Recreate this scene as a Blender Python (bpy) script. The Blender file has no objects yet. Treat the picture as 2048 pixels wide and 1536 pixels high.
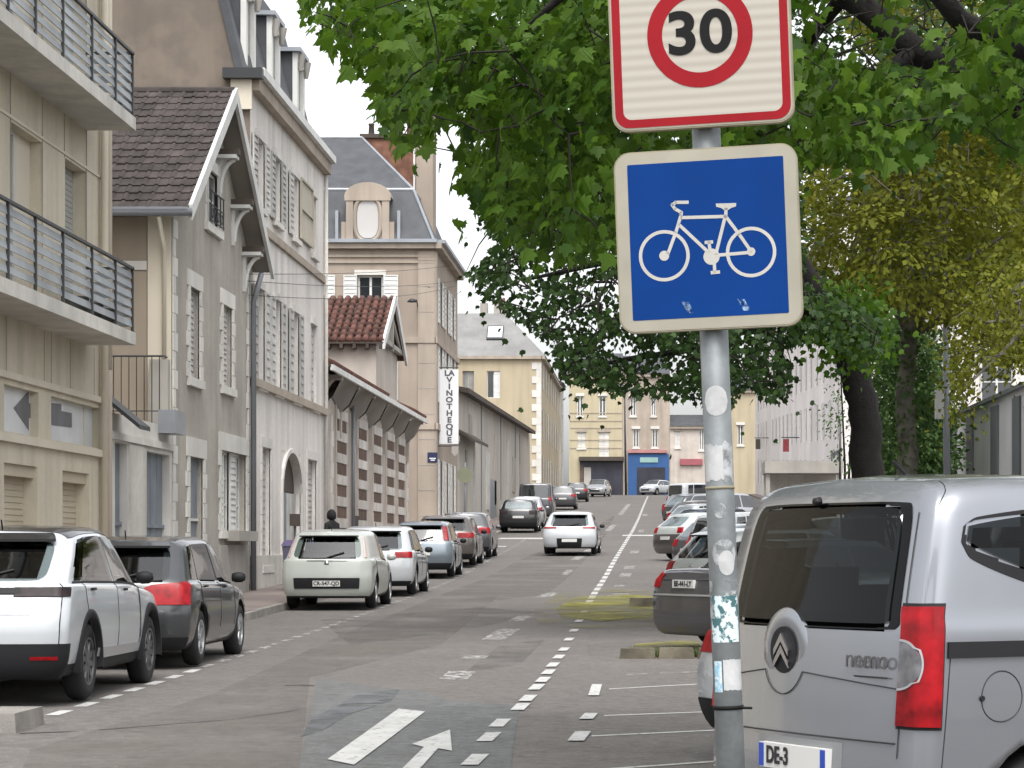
import bpy, bmesh, math, random
import numpy as np
from mathutils import Vector, Matrix
random.seed(7); np.random.seed(7)
R = math.radians
SC = bpy.context.scene
COL = SC.collection
# ---------------------------------------------------------------- camera, sky, sun, exposure
F, CX, CY, H = 4800.0, 1300.0, 1100.0, 1.5      # focal length and principal point in photo pixels, eye height
cd = bpy.data.cameras.new('camera'); cam = bpy.data.objects.new('camera', cd); COL.objects.link(cam)
cd.sensor_width = 36; cd.lens = F / 2048 * 36
cd.shift_x = -(CX - 1024) / 2048; cd.shift_y = (CY - 768) / 2048
cd.clip_start = 0.1; cd.clip_end = 3000
cam.location = (0, 0, H); cam.rotation_euler = (R(90), 0, 0)
SC.camera = cam
W = bpy.data.worlds.new('World'); SC.world = W; W.use_nodes = True
nt = W.node_tree; bg = nt.nodes['Background']
sky = nt.nodes.new('ShaderNodeTexSky'); sky.sky_type = 'NISHITA'; sky.sun_disc = False
sky.sun_elevation = R(62); sky.sun_rotation = R(172); sky.dust_density = 4; sky.air_density = 1.0
hs = nt.nodes.new('ShaderNodeHueSaturation'); hs.inputs['Saturation'].default_value = 0.16; hs.inputs['Value'].default_value = 1.0
nt.links.new(sky.outputs[0], hs.inputs['Color']); nt.links.new(hs.outputs[0], bg.inputs[0]); bg.inputs[1].default_value = 0.15
sd = bpy.data.lights.new('sun', 'SUN'); sd.energy = 0.7; sd.angle = R(30); sd.color = (1, .96, .9)
sun = bpy.data.objects.new('sun', sd); COL.objects.link(sun)
az = R(172); el = R(62)
dirv = Vector((math.sin(az) * math.cos(el), math.cos(az) * math.cos(el), math.sin(el)))
sun.rotation_euler = dirv.to_track_quat('Z', 'Y').to_euler(); sun.location = (0, -20, 60)
vs = SC.view_settings; vs.view_transform = 'Standard'; vs.look = 'None'; vs.gamma = 1; vs.use_curve_mapping = False; vs.exposure = 1.22
SC.render.film_transparent = False
try:
    SC.cycles.use_denoising = True; SC.cycles.max_bounces = 8; SC.cycles.transparent_max_bounces = 16
except Exception: pass

# ---------------------------------------------------------------- terrain profile and measuring helpers
_ys = np.array([-80, 0, 20, 40, 60, 67, 75, 84, 95, 114, 144, 190, 222, 240, 275, 1500.])
_zs = np.array([0, 0, .07, .30, .66, .85, 1.15, 1.42, 1.8, 2.45, 3.6, 5.35, 6.55, 7.0, 7.15, 7.15])
_gy = np.arange(-80, 1500, .5); _gz = np.interp(_gy, _ys, _zs)
_k = np.ones(25) / 25; _gz = np.convolve(np.pad(_gz, 12, mode='edge'), _k, mode='valid')
def zg(y): return float(np.interp(y, _gy, _gz))
def gnd(px, py, dz=0.0):
    "point of the street surface seen at a photo pixel"
    Y = np.arange(6, 300, .05); f = H + (CY - py) / F * Y - np.interp(Y, _gy, _gz) - dz
    i = np.where(f < 0)[0]
    y = Y[i[0]] if len(i) else 260.
    return Vector(((px - CX) / F * y, y, zg(y) + dz))
def PL(X, px, py=CY):
    Y = X * F / (px - CX); return Y, H + (CY - py) * Y / F
def PC(Y, px, py=CY):
    return (px - CX) / F * Y, H + (CY - py) * Y / F

# ---------------------------------------------------------------- materials
_mats = {}
def M(name, col, rough=.7, metal=0., var=.12, vs=.7, bump=0., bs=40., rnd=0., col2=None, coat=0., ior=1.45,
      world=True, streak=0., trans=0., spec=.5, fine=.0, mid=0., alpha_noise=None, thr=(.45, .6)):
    if name in _mats: return _mats[name]
    m = bpy.data.materials.new(name); m.use_nodes = True
    t = m.node_tree; N = t.nodes; L = t.links; b = N['Principled BSDF']
    b.inputs['Roughness'].default_value = rough; b.inputs['Metallic'].default_value = metal
    b.inputs['IOR'].default_value = ior; b.inputs['Specular IOR Level'].default_value = spec
    if coat: b.inputs['Coat Weight'].default_value = coat; b.inputs['Coat Roughness'].default_value = .04
    if world: src = N.new('ShaderNodeNewGeometry').outputs['Position']
    else: src = N.new('ShaderNodeTexCoord').outputs['Object']
    def noise(scale, detail=4, mp=None):
        n = N.new('ShaderNodeTexNoise'); n.inputs['Scale'].default_value = scale; n.inputs['Detail'].default_value = detail
        if mp:
            k = N.new('ShaderNodeMapping'); k.inputs['Scale'].default_value = mp; L.new(src, k.inputs[0]); L.new(k.outputs[0], n.inputs[0])
        else: L.new(src, n.inputs[0])
        return n.outputs[0]
    def mix(a, bb, fac):
        x = N.new('ShaderNodeMix'); x.data_type = 'RGBA'
        for k, val in ((0, fac), (6, a), (7, bb)):
            if isinstance(val, (tuple, list)): x.inputs[k].default_value = tuple(val) + (1,) if len(val) == 3 else val
            elif isinstance(val, (int, float)): x.inputs[k].default_value = val
            else: L.new(val, x.inputs[k])
        return x.outputs[2]
    def mapr(v, a, bb, c, d):
        r = N.new('ShaderNodeMapRange'); L.new(v, r.inputs[0])
        for i, q in enumerate((a, bb, c, d)): r.inputs[i + 1].default_value = q
        return r.outputs[0]
    c = tuple(col)
    dark = tuple(x * (1 - 1.6 * var) for x in c); lite = tuple(min(1, x * (1 + 1.2 * var)) for x in c)
    out = mix(dark, lite, mapr(noise(vs, 6), .3, .7, 0, 1)) if var > 0 else None
    if col2 is not None: out = mix(out or c, col2, mapr(noise(vs * 2.7 + .31, 5), thr[0], thr[1], 0, 1))
    if streak > 0:
        s = mapr(noise(1.0, 5, (2.2, 2.2, .16)), .45, .75, 0, streak)
        out = mix(out or c, tuple(x * .45 for x in c), s)
    if fine > 0:
        out = mix(out or c, tuple(x * .35 for x in c), mapr(noise(55, 3), .35, .8, 0, fine))
    if mid > 0:
        out = mix(out or c, tuple(x * .5 for x in c), mapr(noise(7, 6), .42, .72, 0, mid)); out = mix(out, tuple(min(1, x * 1.5) for x in c), mapr(noise(17, 4), .55, .8, 0, mid))
    if rnd > 0:
        oi = N.new('ShaderNodeObjectInfo'); hv = N.new('ShaderNodeHueSaturation')
        L.new(mapr(oi.outputs['Random'], 0, 1, 1 - rnd, 1 + rnd), hv.inputs['Value'])
        if out is None: hv.inputs['Color'].default_value = c + (1,)
        else: L.new(out, hv.inputs['Color'])
        out = hv.outputs[0]
    if out is None: b.inputs['Base Color'].default_value = c + (1,)
    else: L.new(out, b.inputs['Base Color'])
    if bump > 0:
        bp = N.new('ShaderNodeBump'); bp.inputs['Strength'].default_value = bump; bp.inputs['Distance'].default_value = .02
        L.new(noise(bs, 5), bp.inputs['Height']); L.new(bp.outputs[0], b.inputs['Normal'])
    if trans > 0:
        tr = N.new('ShaderNodeBsdfTranslucent'); ms = N.new('ShaderNodeMixShader'); ms.inputs[0].default_value = trans
        if out is None: tr.inputs[0].default_value = c + (1,)
        else:
            g = mix(out, (1.0, 1.0, .25), .0); L.new(g, tr.inputs[0])
        L.new(b.outputs[0], ms.inputs[1]); L.new(tr.outputs[0], ms.inputs[2]); L.new(ms.outputs[0], N['Material Output'].inputs[0])
    if alpha_noise is not None:
        a = mapr(noise(alpha_noise[0], 5), alpha_noise[1], alpha_noise[2], 0, alpha_noise[3] if len(alpha_noise) > 3 else 1); L.new(a, b.inputs['Alpha'])
    _mats[name] = m
    return m

# ---------------------------------------------------------------- mesh builder
class MB:
    def __init__(s): s.v = []; s.f = []
    def add(s, vs, fs):
        o = len(s.v); s.v += [tuple(p) for p in vs]; s.f += [tuple(i + o for i in q) for q in fs]; return s
    def hexa(s, p):
        return s.add(p, [(0, 3, 2, 1), (4, 5, 6, 7), (0, 1, 5, 4), (1, 2, 6, 5), (2, 3, 7, 6), (3, 0, 4, 7)])
    def box(s, x0, x1, y0, y1, z0, z1):
        return s.hexa([(x0, y0, z0), (x1, y0, z0), (x1, y1, z0), (x0, y1, z0), (x0, y0, z1), (x1, y0, z1), (x1, y1, z1), (x0, y1, z1)])
    def poly(s, pts): return s.add(pts, [tuple(range(len(pts)))])
    def prism(s, pts, off):
        n = len(pts); off = Vector(off); a = [Vector(p) for p in pts]; b = [p + off for p in a]
        return s.add(a + b, [tuple(range(n))[::-1], tuple(range(n, 2 * n))] + [(i, (i + 1) % n, n + (i + 1) % n, n + i) for i in range(n)])
    def tube(s, pts, rad, n=8, cap=True):
        P = [Vector(p) for p in pts]; m = len(P); rs = rad if isinstance(rad, (list, tuple)) else [rad] * m
        vs = []; fs = []; up = None
        for i in range(m):
            d = (P[min(i + 1, m - 1)] - P[max(i - 1, 0)]).normalized()
            if up is None or abs(up.dot(d)) > .95: up = Vector((0, 0, 1)) if abs(d.z) < .9 else Vector((1, 0, 0))
            a = d.cross(up).normalized(); b = d.cross(a).normalized(); up = -b if b.dot(up) < 0 else b
            a = d.cross(up).normalized(); b = a.cross(d)
            for k in range(n):
                t = 2 * math.pi * k / n; vs.append(P[i] + (a * math.cos(t) + b * math.sin(t)) * rs[i])
        for i in range(m - 1):
            for k in range(n): fs.append((i * n + k, i * n + (k + 1) % n, (i + 1) * n + (k + 1) % n, (i + 1) * n + k))
        if cap: fs += [tuple(range(n))[::-1], tuple(range((m - 1) * n, m * n))]
        return s.add(vs, fs)
    def grid(s, P):
        a, b = len(P), len(P[0])
        return s.add([q for r in P for q in r], [(i * b + j, i * b + j + 1, (i + 1) * b + j + 1, (i + 1) * b + j) for i in range(a - 1) for j in range(b - 1)])
    def lathe(s, prof, n=24, axis='X', c=(0, 0, 0)):
        P = []
        for k in range(n + 1):
            t = 2 * math.pi * k / n; ct, st = math.cos(t), math.sin(t)
            P.append([Vector(c) + (Vector((h, r * ct, r * st)) if axis == 'X' else Vector((r * ct, r * st, h))) for h, r in prof])
        return s.grid(P)
    def build(s, name, mat, parent=None, smooth=False, local=False, fix=True):
        v = s.v
        if parent is not None and not local:
            o = org(parent); v = [(p[0] - o[0], p[1] - o[1], p[2] - o[2]) for p in v]
        me = bpy.data.meshes.new(name); me.from_pydata(v, [], s.f)
        if fix:
            bm = bmesh.new(); bm.from_mesh(me); bmesh.ops.recalc_face_normals(bm, faces=bm.faces); bm.to_mesh(me); bm.free()
        me.materials.append(mat)
        if smooth: me.polygons.foreach_set('use_smooth', [True] * len(me.polygons))
        return put(name, me, parent)
def put(name, me, parent=None, loc=(0, 0, 0)):
    o = bpy.data.objects.new(name, me); COL.objects.link(o); o.location = loc
    if parent is not None: o.parent = parent
    return o
def org(o):
    p = Vector((0, 0, 0))
    while o is not None: p = p + o.location; o = o.parent
    return p
def tag(o, label=None, cat=None, group=None, kind=None):
    if label: o['label'] = label
    if cat: o['category'] = cat
    if group: o['group'] = group
    if kind: o['kind'] = kind
    return o
def T(name, label, cat, loc=(0, 0, 0), rz=0., group=None):
    o = bpy.data.objects.new(name, None); COL.objects.link(o); o.location = loc; o.rotation_euler = (0, 0, rz); o.empty_display_size = .3
    return tag(o, label, cat, group)
class Fr:
    "a wall plane: u along it, v up, d outwards"
    def __init__(s, O, u, n): s.O = Vector(O); s.u = Vector(u); s.n = Vector(n)
    def p(s, u, v, d=0.): return s.O + s.u * u + s.n * d + Vector((0, 0, v))
    def box(s, mb, u0, u1, v0, v1, d0, d1):
        return mb.hexa([s.p(u0, v0, d0), s.p(u1, v0, d0), s.p(u1, v0, d1), s.p(u0, v0, d1), s.p(u0, v1, d0), s.p(u1, v1, d0), s.p(u1, v1, d1), s.p(u0, v1, d1)])
def left(X): return Fr((X, 0, 0), (0, 1, 0), (1, 0, 0))
def right(X): return Fr((X, 0, 0), (0, 1, 0), (-1, 0, 0))
def face(Y): return Fr((0, Y, 0), (1, 0, 0), (0, -1, 0))
def wall_holes(mb, fr, u0, u1, v0, v1, holes, depth=.22):
    us = sorted({u0, u1, *[h[i] for h in holes for i in (0, 1)]}); vv = sorted({v0, v1, *[h[i] for h in holes for i in (2, 3)]})
    us = [u for u in us if u0 <= u <= u1]; vv = [v for v in vv if v0 <= v <= v1]
    for a, b in zip(us, us[1:]):
        for c, d in zip(vv, vv[1:]):
            mu, mv = (a + b) / 2, (c + d) / 2
            if any(h[0] < mu < h[1] and h[2] < mv < h[3] for h in holes): continue
            mb.poly([fr.p(a, c), fr.p(b, c), fr.p(b, d), fr.p(a, d)])
    for h in holes:
        a, b, c, d = h[:4]; q = [(a, c), (b, c), (b, d), (a, d)]
        for i in range(4):
            (ua, va), (ub, vb) = q[i], q[(i + 1) % 4]
            mb.poly([fr.p(ua, va), fr.p(ub, vb), fr.p(ub, vb, -depth), fr.p(ua, va, -depth)])
        mb.poly([fr.p(a, c, -depth), fr.p(b, c, -depth), fr.p(b, d, -depth), fr.p(a, d, -depth)])
def arr(fr, u0, u1, v0, v1, d0, d1, name, mat, parent, smooth=False):
    m = MB(); fr.box(m, u0, u1, v0, v1, d0, d1); return m.build(name, mat, parent, smooth)
def text_mesh(txt, size, extr=.0, align='CENTER', bold=0.0, sx=1.0):
    cu = bpy.data.curves.new('txt', 'FONT'); cu.body = txt; cu.size = size; cu.align_x = align; cu.align_y = 'CENTER'; cu.extrude = extr; cu.offset = bold
    cu.resolution_u = 10
    o = bpy.data.objects.new('txt', cu); COL.objects.link(o)
    dg = bpy.context.evaluated_depsgraph_get(); me = bpy.data.meshes.new_from_object(o.evaluated_get(dg)); me.name = 'lettering'
    bpy.data.objects.remove(o); bpy.data.curves.remove(cu)
    if sx != 1:
        me.transform(Matrix.Diagonal((sx, 1, 1, 1)))
    return me
# ---------------------------------------------------------------- setting: ground, road, pavements
ASPH = M('asphalt', (.158, .145, .134), .9, var=.10, vs=.22, bump=.3, bs=60, fine=.6, mid=.7, col2=(.138, .128, .119), thr=(.45, .65))
def asphalt_extra():
    "fine grit plus big faded lanes"
    return ASPH
GROUND = M('ground_earth', (.13, .12, .11), .95, var=.15, vs=.3)
PAVE = M('pavement_tar', (.20, .165, .15), .9, var=.15, vs=.5, bump=.2, bs=60, fine=.3)
KERB = M('kerb_stone', (.24, .225, .205), .85, var=.15, vs=3, bump=.3, bs=50, rnd=.12)
PAINT = M('road_paint', (.47, .47, .455), .75, var=.08, vs=4, fine=.15, alpha_noise=(16, .26, .40))
WORN = M('worn_road_paint', (.38, .37, .355), .8, var=.08, vs=4, fine=.2, alpha_noise=(11, .40, .58))
PATCH = M('newer_asphalt', (.140, .144, .141), .9, var=.12, vs=1.2, bump=.25, bs=90, fine=.5, mid=.75, col2=(.125, .128, .126))
TAR = M('tar_crack', (.055, .05, .048), .8, var=.1, alpha_noise=(3, .38, .5))
def strip(name, x0, x1, y0, y1, dz, mat, nx=1, kind='structure', parent=None):
    ys = list(np.arange(y0, min(y1, 290), 2.0)) + ([y1] if y1 <= 290 else list(np.linspace(290, y1, 6)))
    xs = np.linspace(x0, x1, nx + 1)
    m = MB(); m.grid([[(x, y, zg(y) + dz) for x in xs] for y in ys])
    o = m.build(name, mat, parent, smooth=True)
    if kind: tag(o, kind=kind)
    return o
strip('ground', -400, 400, -80, 1200, -.05, GROUND, 8)
road = strip('road', -6.75, 9.2, -20, 285, 0, ASPH, 8); tag(road, label='grey brown asphalt street climbing away between parked cars')
tag(strip('side_street', -60, 60, 232, 262, .004, ASPH, 4), label='cross street at the top of the hill')
m = MB()
ys = list(np.arange(-10, 232, 2.))
m.grid([[(x, y, zg(y) + z) for x, z in ((-9.6, .13), (-6.9, .13), (-6.9, -.2))] for y in ys])
tag(m.build('left_pavement', PAVE, None), kind='structure')
m = MB(); m.grid([[(x, y, zg(y) + z) for x, z in ((9.2, -.2), (9.2, .12), (16, .12))] for y in ys])
rp = tag(m.build('right_pavement', PAVE, None), kind='structure')
kerb = MB(); kerb.grid([[(x, y, zg(y) + z) for x, z in ((-6.9, .128), (-6.74, .128), (-6.72, .10), (-6.72, -.2))] for y in ys if y >= 84])
kerb_line = tag(kerb.build('kerb', KERB, None), kind='structure')
m = MB(); m.hexa([(-.075, -.495, -.2), (.085, -.495, -.2), (.085, .495, -.2), (-.075, .495, -.2), (-.075, -.495, .128), (.06, -.495, .128), (.06, .495, .128), (-.075, .495, .128)])
ks = m.build('kerb_stone', KERB, kerb_line, local=True); kme = ks.data
ks.location = (-6.82, 15, zg(15))
for i in range(1, 69):
    y = 15 + i; o = put('kerb_stone', kme, kerb_line, (-6.82 + random.uniform(-.006, .006), y, zg(y) + random.uniform(-.008, .008)))
    o.rotation_euler = (math.atan2(zg(y + .5) - zg(y - .5), 1), 0, 0)
def sheet(pts, mat, name, dz=.004, parent=road, sub=1.0):
    "flat paint or patch following the slope: polygon of ground points"
    bm = bmesh.new(); vs_ = [bm.verts.new((p[0], p[1], 0)) for p in pts]; bm.faces.new(vs_)
    y0 = min(p[1] for p in pts); y1 = max(p[1] for p in pts)
    if y1 - y0 > 2.5:
        for y in np.arange(math.ceil(y0 / 2) * 2, y1, 2.0):
            g = bm.verts[:] + bm.edges[:] + bm.faces[:]
            bmesh.ops.bisect_plane(bm, geom=g, plane_co=(0, y, 0), plane_no=(0, 1, 0))
    for v in bm.verts: v.co.z = zg(v.co.y) + dz
    bmesh.ops.recalc_face_normals(bm, faces=bm.faces)
    me = bpy.data.meshes.new(name); bm.to_mesh(me); bm.free(); me.materials.append(mat)
    return put(name, me, parent)
def px_sheet(pxs, mat, name, dz=.004):
    return sheet([gnd(*p) for p in pxs], mat, name, dz)
# newer asphalt patch and the marks on it
px_sheet([(636, 1356), (700, 1366), (760, 1376), (842, 1384), (905, 1402), (980, 1408), (1040, 1412), (1030, 1470), (1022, 1536), (1005, 1640), (570, 1640), (600, 1536), (618, 1440)], PATCH, 'asphalt_patch', .004)
SMEAR = M('tar_smear', (.105, .11, .115), .8, var=.1, vs=2, alpha_noise=(2.2, .3, .55))
px_sheet([(716, 1390), (800, 1380), (782, 1404), (700, 1430), (640, 1466), (600, 1476), (625, 1438), (680, 1412)], SMEAR, 'tar_smear', .008)
px_sheet([(655, 1522), (708, 1533), (850, 1426), (797, 1420)], PAINT, 'lane_bar', .012)
px_sheet([(778, 1570), (812, 1572), (876, 1500), (904, 1505), (900, 1462), (824, 1492), (848, 1498), (800, 1545)], PAINT, 'cycle_arrow', .012)
# left parking line: short dashes
y = 15.5
while y < 100:
    sheet([(-5.17, y), (-5.05, y), (-5.05, y + .55), (-5.17, y + .55)], PAINT if y < 27 else WORN, 'parking_dash'); y += 1.0 if y < 60 else 1.3
# cycle-lane line: blocks that run into a narrow broken line uphill
line = [(950, 1522), (978, 1477), (1000, 1448), (1041, 1416), (1056, 1398), (1073, 1376), (1086, 1361), (1097, 1346), (1106, 1331), (1118, 1315), (1128, 1300), (1138, 1280), (1148, 1262), (1158, 1243), (1168, 1225)]
for px, py in [(922, 1566)] + line:
    p = gnd(px, py); s = .06; d = .40
    sheet([(p.x - s - .01, p.y - d), (p.x + s - .01, p.y - d), (p.x + s + .01, p.y + d), (p.x - s + .01, p.y + d)], PAINT, 'cycle_lane_block', .012)
far = [(1176, 1208), (1192, 1182), (1208, 1158), (1224, 1130), (1240, 1103), (1254, 1080), (1265, 1062), (1276, 1040), (1286, 1015), (1291, 1003), (1296, 992)]
for a, b in zip(far, far[1:]):
    A, B = gnd(*a), gnd(*b); n = max(2, int((B.y - A.y) / 2.2))
    for k in range(n):
        p = A.lerp(B, (k + .08) / n); q = A.lerp(B, (k + .78) / n)
        sheet([(p.x - .07, p.y), (p.x + .07, p.y), (q.x + .07, q.y), (q.x - .07, q.y)], PAINT, 'lane_dash')
# worn centre marks left of it
for a, b, w in [((905, 1360), (925, 1343), .3), ((945, 1318), (955, 1312), .3), ((985, 1280), (1020, 1258), .33), ((1030, 1242), (1052, 1232), .25), ((1085, 1195), (1105, 1186), .3), ((1150, 1120), (1182, 1098), .28), ((1128, 1150), (1140, 1140), .2), ((1215, 1062), (1228, 1050), .3), ((1240, 1030), (1258, 1008), .3)]:
    A, B = gnd(*a), gnd(*b)
    sheet([(A.x - w / 2, A.y), (A.x + w / 2, A.y), (B.x + w / 2, B.y), (B.x - w / 2, B.y)], WORN, 'worn_mark')
for px, py, w, d in [(1250, 1150, .3, 2.2), (1238, 1172, .25, 1.2), (1258, 1135, .3, 2), (1268, 1104, .3, 2.5), (1240, 1188, .35, .6), (1228, 1192, .3, .5), (1282, 1062, .25, 4), (1290, 1030, .3, 5)]:
    p = gnd(px, py); sheet([(p.x - w / 2, p.y - d / 2), (p.x + w / 2, p.y - d / 2), (p.x + w / 2 + .03, p.y + d / 2), (p.x - w / 2 + .03, p.y + d / 2)], WORN, 'bay_mark')
# stop bar and crossing bars further up
for x0, x1, py, d in [(-6.3, -4.0, 1077, .9), (-6.3, -5.4, 1093, .4), (-1.2, .9, 1071, .8)]:
    p = gnd(1200, py); sheet([(x0, p.y - d), (x1, p.y - d), (x1, p.y + d), (x0, p.y + d)], PAINT, 'stop_bar')
# bay lines on the right: a block and a thin slanting line
for bx, by, ex, ey in [(1190, 1381, 1470, 1365), (1180, 1434, 1470, 1423), (1155, 1475, 1480, 1459), (1128, 1545, 1500, 1520), (1225, 1352, 1400, 1344)]:
    p = gnd(bx, by)
    a = gnd(bx + 28, by - 2); b = gnd(ex, ey); sheet([(a.x, a.y - .045), (b.x, b.y - .045), (b.x, b.y + .045), (a.x, a.y + .045)], PAINT if by != 1352 else WORN, 'bay_line')
for q in ([(1176, 1393), (1198, 1393), (1204, 1371), (1184, 1371)], [(1158, 1441), (1186, 1441), (1196, 1429), (1170, 1429)], [(1135, 1485), (1168, 1485), (1182, 1466), (1150, 1466)]): px_sheet(q, PAINT, 'bay_block', .012)
# cracks and tar seams
for pts, w in [([(40, 1468), (180, 1462), (330, 1450), (470, 1440), (600, 1420)], .035), ([(300, 1545), (380, 1505), (455, 1462), (500, 1440)], .03), ([(560, 1372), (600, 1371), (628, 1372)], .07), ([(880, 1262), (930, 1252), (960, 1240)], .06), ([(740, 1275), (830, 1262), (900, 1250)], .05), ([(1185, 1315), (1172, 1285), (1182, 1272)], .03)]:
    P = [gnd(*p) for p in pts]
    L1 = [(p.x, p.y - w) for p in P]; L2 = [(p.x, p.y + w) for p in P][::-1]
    sheet(L1 + L2, TAR, 'tar_seam', .004)
DARKP = M('dark_patch', (.105, .10, .095), .9, var=.1, vs=2, alpha_noise=(.9, .36, .72, .4), fine=.3)
for q in [[(640, 1240), (960, 1215), (1090, 1225), (930, 1262), (700, 1290)], [(1000, 1290), (1090, 1280), (1040, 1330), (930, 1345)]]:
    px_sheet(q, DARKP, 'asphalt_repair', .003)
BROWN = M('faded_asphalt', (.180, .162, .147), .92, var=.1, vs=.9, mid=.4, alpha_noise=(.5, .36, .66, .6), fine=.3)
px_sheet([(60, 1500), (420, 1390), (700, 1262), (880, 1190), (1000, 1190), (880, 1290), (620, 1356), (590, 1600), (20, 1600)], BROWN, 'faded_lane', .0025)
px_sheet([(880, 1190), (1050, 1115), (1180, 1060), (1230, 1030), (1200, 1090), (1090, 1190), (1000, 1200)], BROWN, 'faded_lane', .0025)
POLLEN = M('fallen_blossom', (.27, .255, .045), .95, var=.25, vs=3, alpha_noise=(.8, .32, .68, .8), fine=.3)
POLLEN2 = M('thin_blossom', (.27, .25, .07), .95, var=.2, vs=3, alpha_noise=(1.0, .48, .78, .5), fine=.3)
px_sheet([(1110, 1220), (1150, 1196), (1240, 1190), (1340, 1196), (1340, 1232), (1200, 1244), (1125, 1236)], POLLEN, 'fallen_blossom', .016)
px_sheet([(1060, 1225), (1120, 1186), (1230, 1178), (1350, 1186), (1350, 1250), (1220, 1262), (1080, 1250)], POLLEN2, 'fallen_blossom', .020)
px_sheet([(1270, 1290), (1400, 1280), (1400, 1300), (1270, 1302)], POLLEN, 'fallen_blossom', .016)
# kerb stub at the lower left and the stone edgings between the bays
EDGE = M('mossy_stone', (.13, .115, .085), .95, var=.3, vs=3, bump=.4, rnd=.3)
def edging(label, x0, x1, y0, y1, h, name='stone_edging', n=4, along='x'):
    r = T(name, label, 'kerb', ((x0 + x1) / 2, (y0 + y1) / 2, zg((y0 + y1) / 2)))
    for k in range(n):
        m = MB(); g = .012
        if along == 'x': a, b, c, d = x0 + (x1 - x0) * k / n + g, x0 + (x1 - x0) * (k + 1) / n - g, y0, y1
        else: a, b, c, d = x0, x1, y0 + (y1 - y0) * k / n + g, y0 + (y1 - y0) * (k + 1) / n - g
        zb = min(zg(c), zg(d)) - .05; zt = zg((c + d) / 2) + h + random.uniform(-.012, .012); e = .02
        m.hexa([(a, c, zb), (b, c, zb), (b, d, zb), (a, d, zb), (a + e, c + e, zt), (b - e, c + e, zt), (b - e, d - e, zt), (a + e, d - e, zt)])
        m.build('edge_stone', EDGE if name == 'stone_edging' and x0 > -3 else KERB, r)
    return r
p = gnd(36, 1468); edging('grey kerb stub at the lower left corner in front of the white crossover', -7.2, p.x, p.y, p.y + .9, .16, n=2, along='x')
p = gnd(1236, 1318); q = gnd(1400, 1322)
edging('low stone edging on the asphalt in front of the dark grey saloon', p.x, p.x + 1.9, p.y, p.y + .3, .13, n=4)
p = gnd(1256, 1214)
edging('dark stone edging beside the yellow blossom patch', p.x, p.x + 2.2, p.y, p.y + .4, .16, n=4)
# tufts of grass at the edging
GRASS = M('kerb_grass', (.10, .13, .035), .9, var=.3, vs=3, trans=.2)
m = MB(); p = gnd(1236, 1318)
for i in range(900):
    x = p.x + random.uniform(.1, 2.0); y = p.y + .32 + random.random() ** 2 * 1.1; h = random.uniform(.04, .13); a = random.uniform(0, 6.3); w = .012
    m.add([(x - w * math.cos(a), y - w * math.sin(a), zg(y)), (x + w * math.cos(a), y + w * math.sin(a), zg(y)), (x + random.uniform(-.05, .05), y + random.uniform(-.05, .05), zg(y) + h)], [(0, 1, 2)])
tag(m.build('grass_tuft', GRASS, None, fix=False), 'thin grass growing behind the stone edging', 'grass', kind='stuff')
# ---------------------------------------------------------------- shared building materials
CREAM = M('cream_render', (.59, .535, .425), .85, var=.08, vs=.35, bump=.08, bs=30, streak=.4, mid=.12)
CREAM2 = M('cream_panel', (.62, .565, .465), .8, var=.05, vs=.5, streak=.15)
CONC = M('painted_concrete', (.58, .56, .515), .85, var=.12, vs=.8, streak=.5, mid=.2)
CONCD = M('grey_concrete', (.36, .34, .31), .85, var=.12, vs=.9, streak=.3, bump=.1)
GREYR = M('grey_roughcast', (.41, .38, .335), .95, var=.09, vs=.8, bump=.35, bs=45, streak=.4, fine=.2, mid=.18)
WHST = M('white_stone', (.63, .61, .57), .85, var=.08, vs=1.2, streak=.2, rnd=.06)
WHR = M('white_render', (.71, .67, .63), .9, var=.08, vs=.5, bump=.1, bs=25, streak=.5, fine=.1, mid=.16)
PINK = M('pink_stone', (.50, .445, .395), .9, var=.1, vs=.9, bump=.15, streak=.35, fine=.15)
TAN = M('tan_stone', (.34, .285, .235), .9, var=.08, vs=.5, bump=.15, bs=20, streak=.35, fine=.12)
TAN2 = M('tan_trim', (.37, .315, .26), .9, var=.08, vs=.8, streak=.35)
BROWNW = M('brown_gable_render', (.175, .145, .118), .95, var=.14, vs=.45, bump=.15, streak=.3, col2=(.15, .127, .107))
YEL = M('yellow_render', (.45, .395, .27), .9, var=.06, vs=.3, streak=.25)
SAND = M('sand_render', (.43, .365, .255), .9, var=.07, vs=.3, streak=.3)
SLATE = M('slate', (.066, .070, .078), .65, var=.16, vs=1.6, bump=.25, bs=14, fine=.25, streak=.2)
ZINC = M('zinc', (.30, .32, .35), .45, metal=.3, var=.1, vs=1)
DKMET = M('dark_metal', (.035, .037, .04), .5, var=.1)
GUTTER = M('gutter_metal', (.20, .21, .225), .45, metal=.2, var=.1)
WHITEW = M('white_wood', (.62, .62, .60), .65, var=.07, vs=2, streak=.25, rnd=.07)
GREYSH = M('grey_shutter', (.50, .49, .47), .75, var=.12, vs=2, streak=.4, rnd=.16, fine=.15)
BLUEG = M('blue_grey_wood', (.20, .225, .255), .7, var=.12, vs=2, streak=.25)
DARKW = M('dark_wood', (.07, .055, .045), .8, var=.15)
GLASS = M('window_glass', (.03, .034, .037), .06, var=.3, vs=.6, ior=1.6, spec=.7)
CURT = M('curtained_glass', (.20, .20, .19), .12, var=.25, vs=1.5, ior=1.5)
TILE = M('brown_tile', (.050, .040, .037), .85, var=.25, vs=2.5, bump=.2, rnd=.3, fine=.2)
REDT = M('red_tile', (.135, .058, .044), .85, var=.35, vs=2.5, bump=.2, rnd=.3, fine=.2)
BRICK = M('red_brick', (.17, .082, .055), .9, var=.25, vs=3, rnd=.2)
RBR = M('brown_brick', (.135, .086, .066), .9, var=.2, vs=3, fine=.3, rnd=.15)
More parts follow.
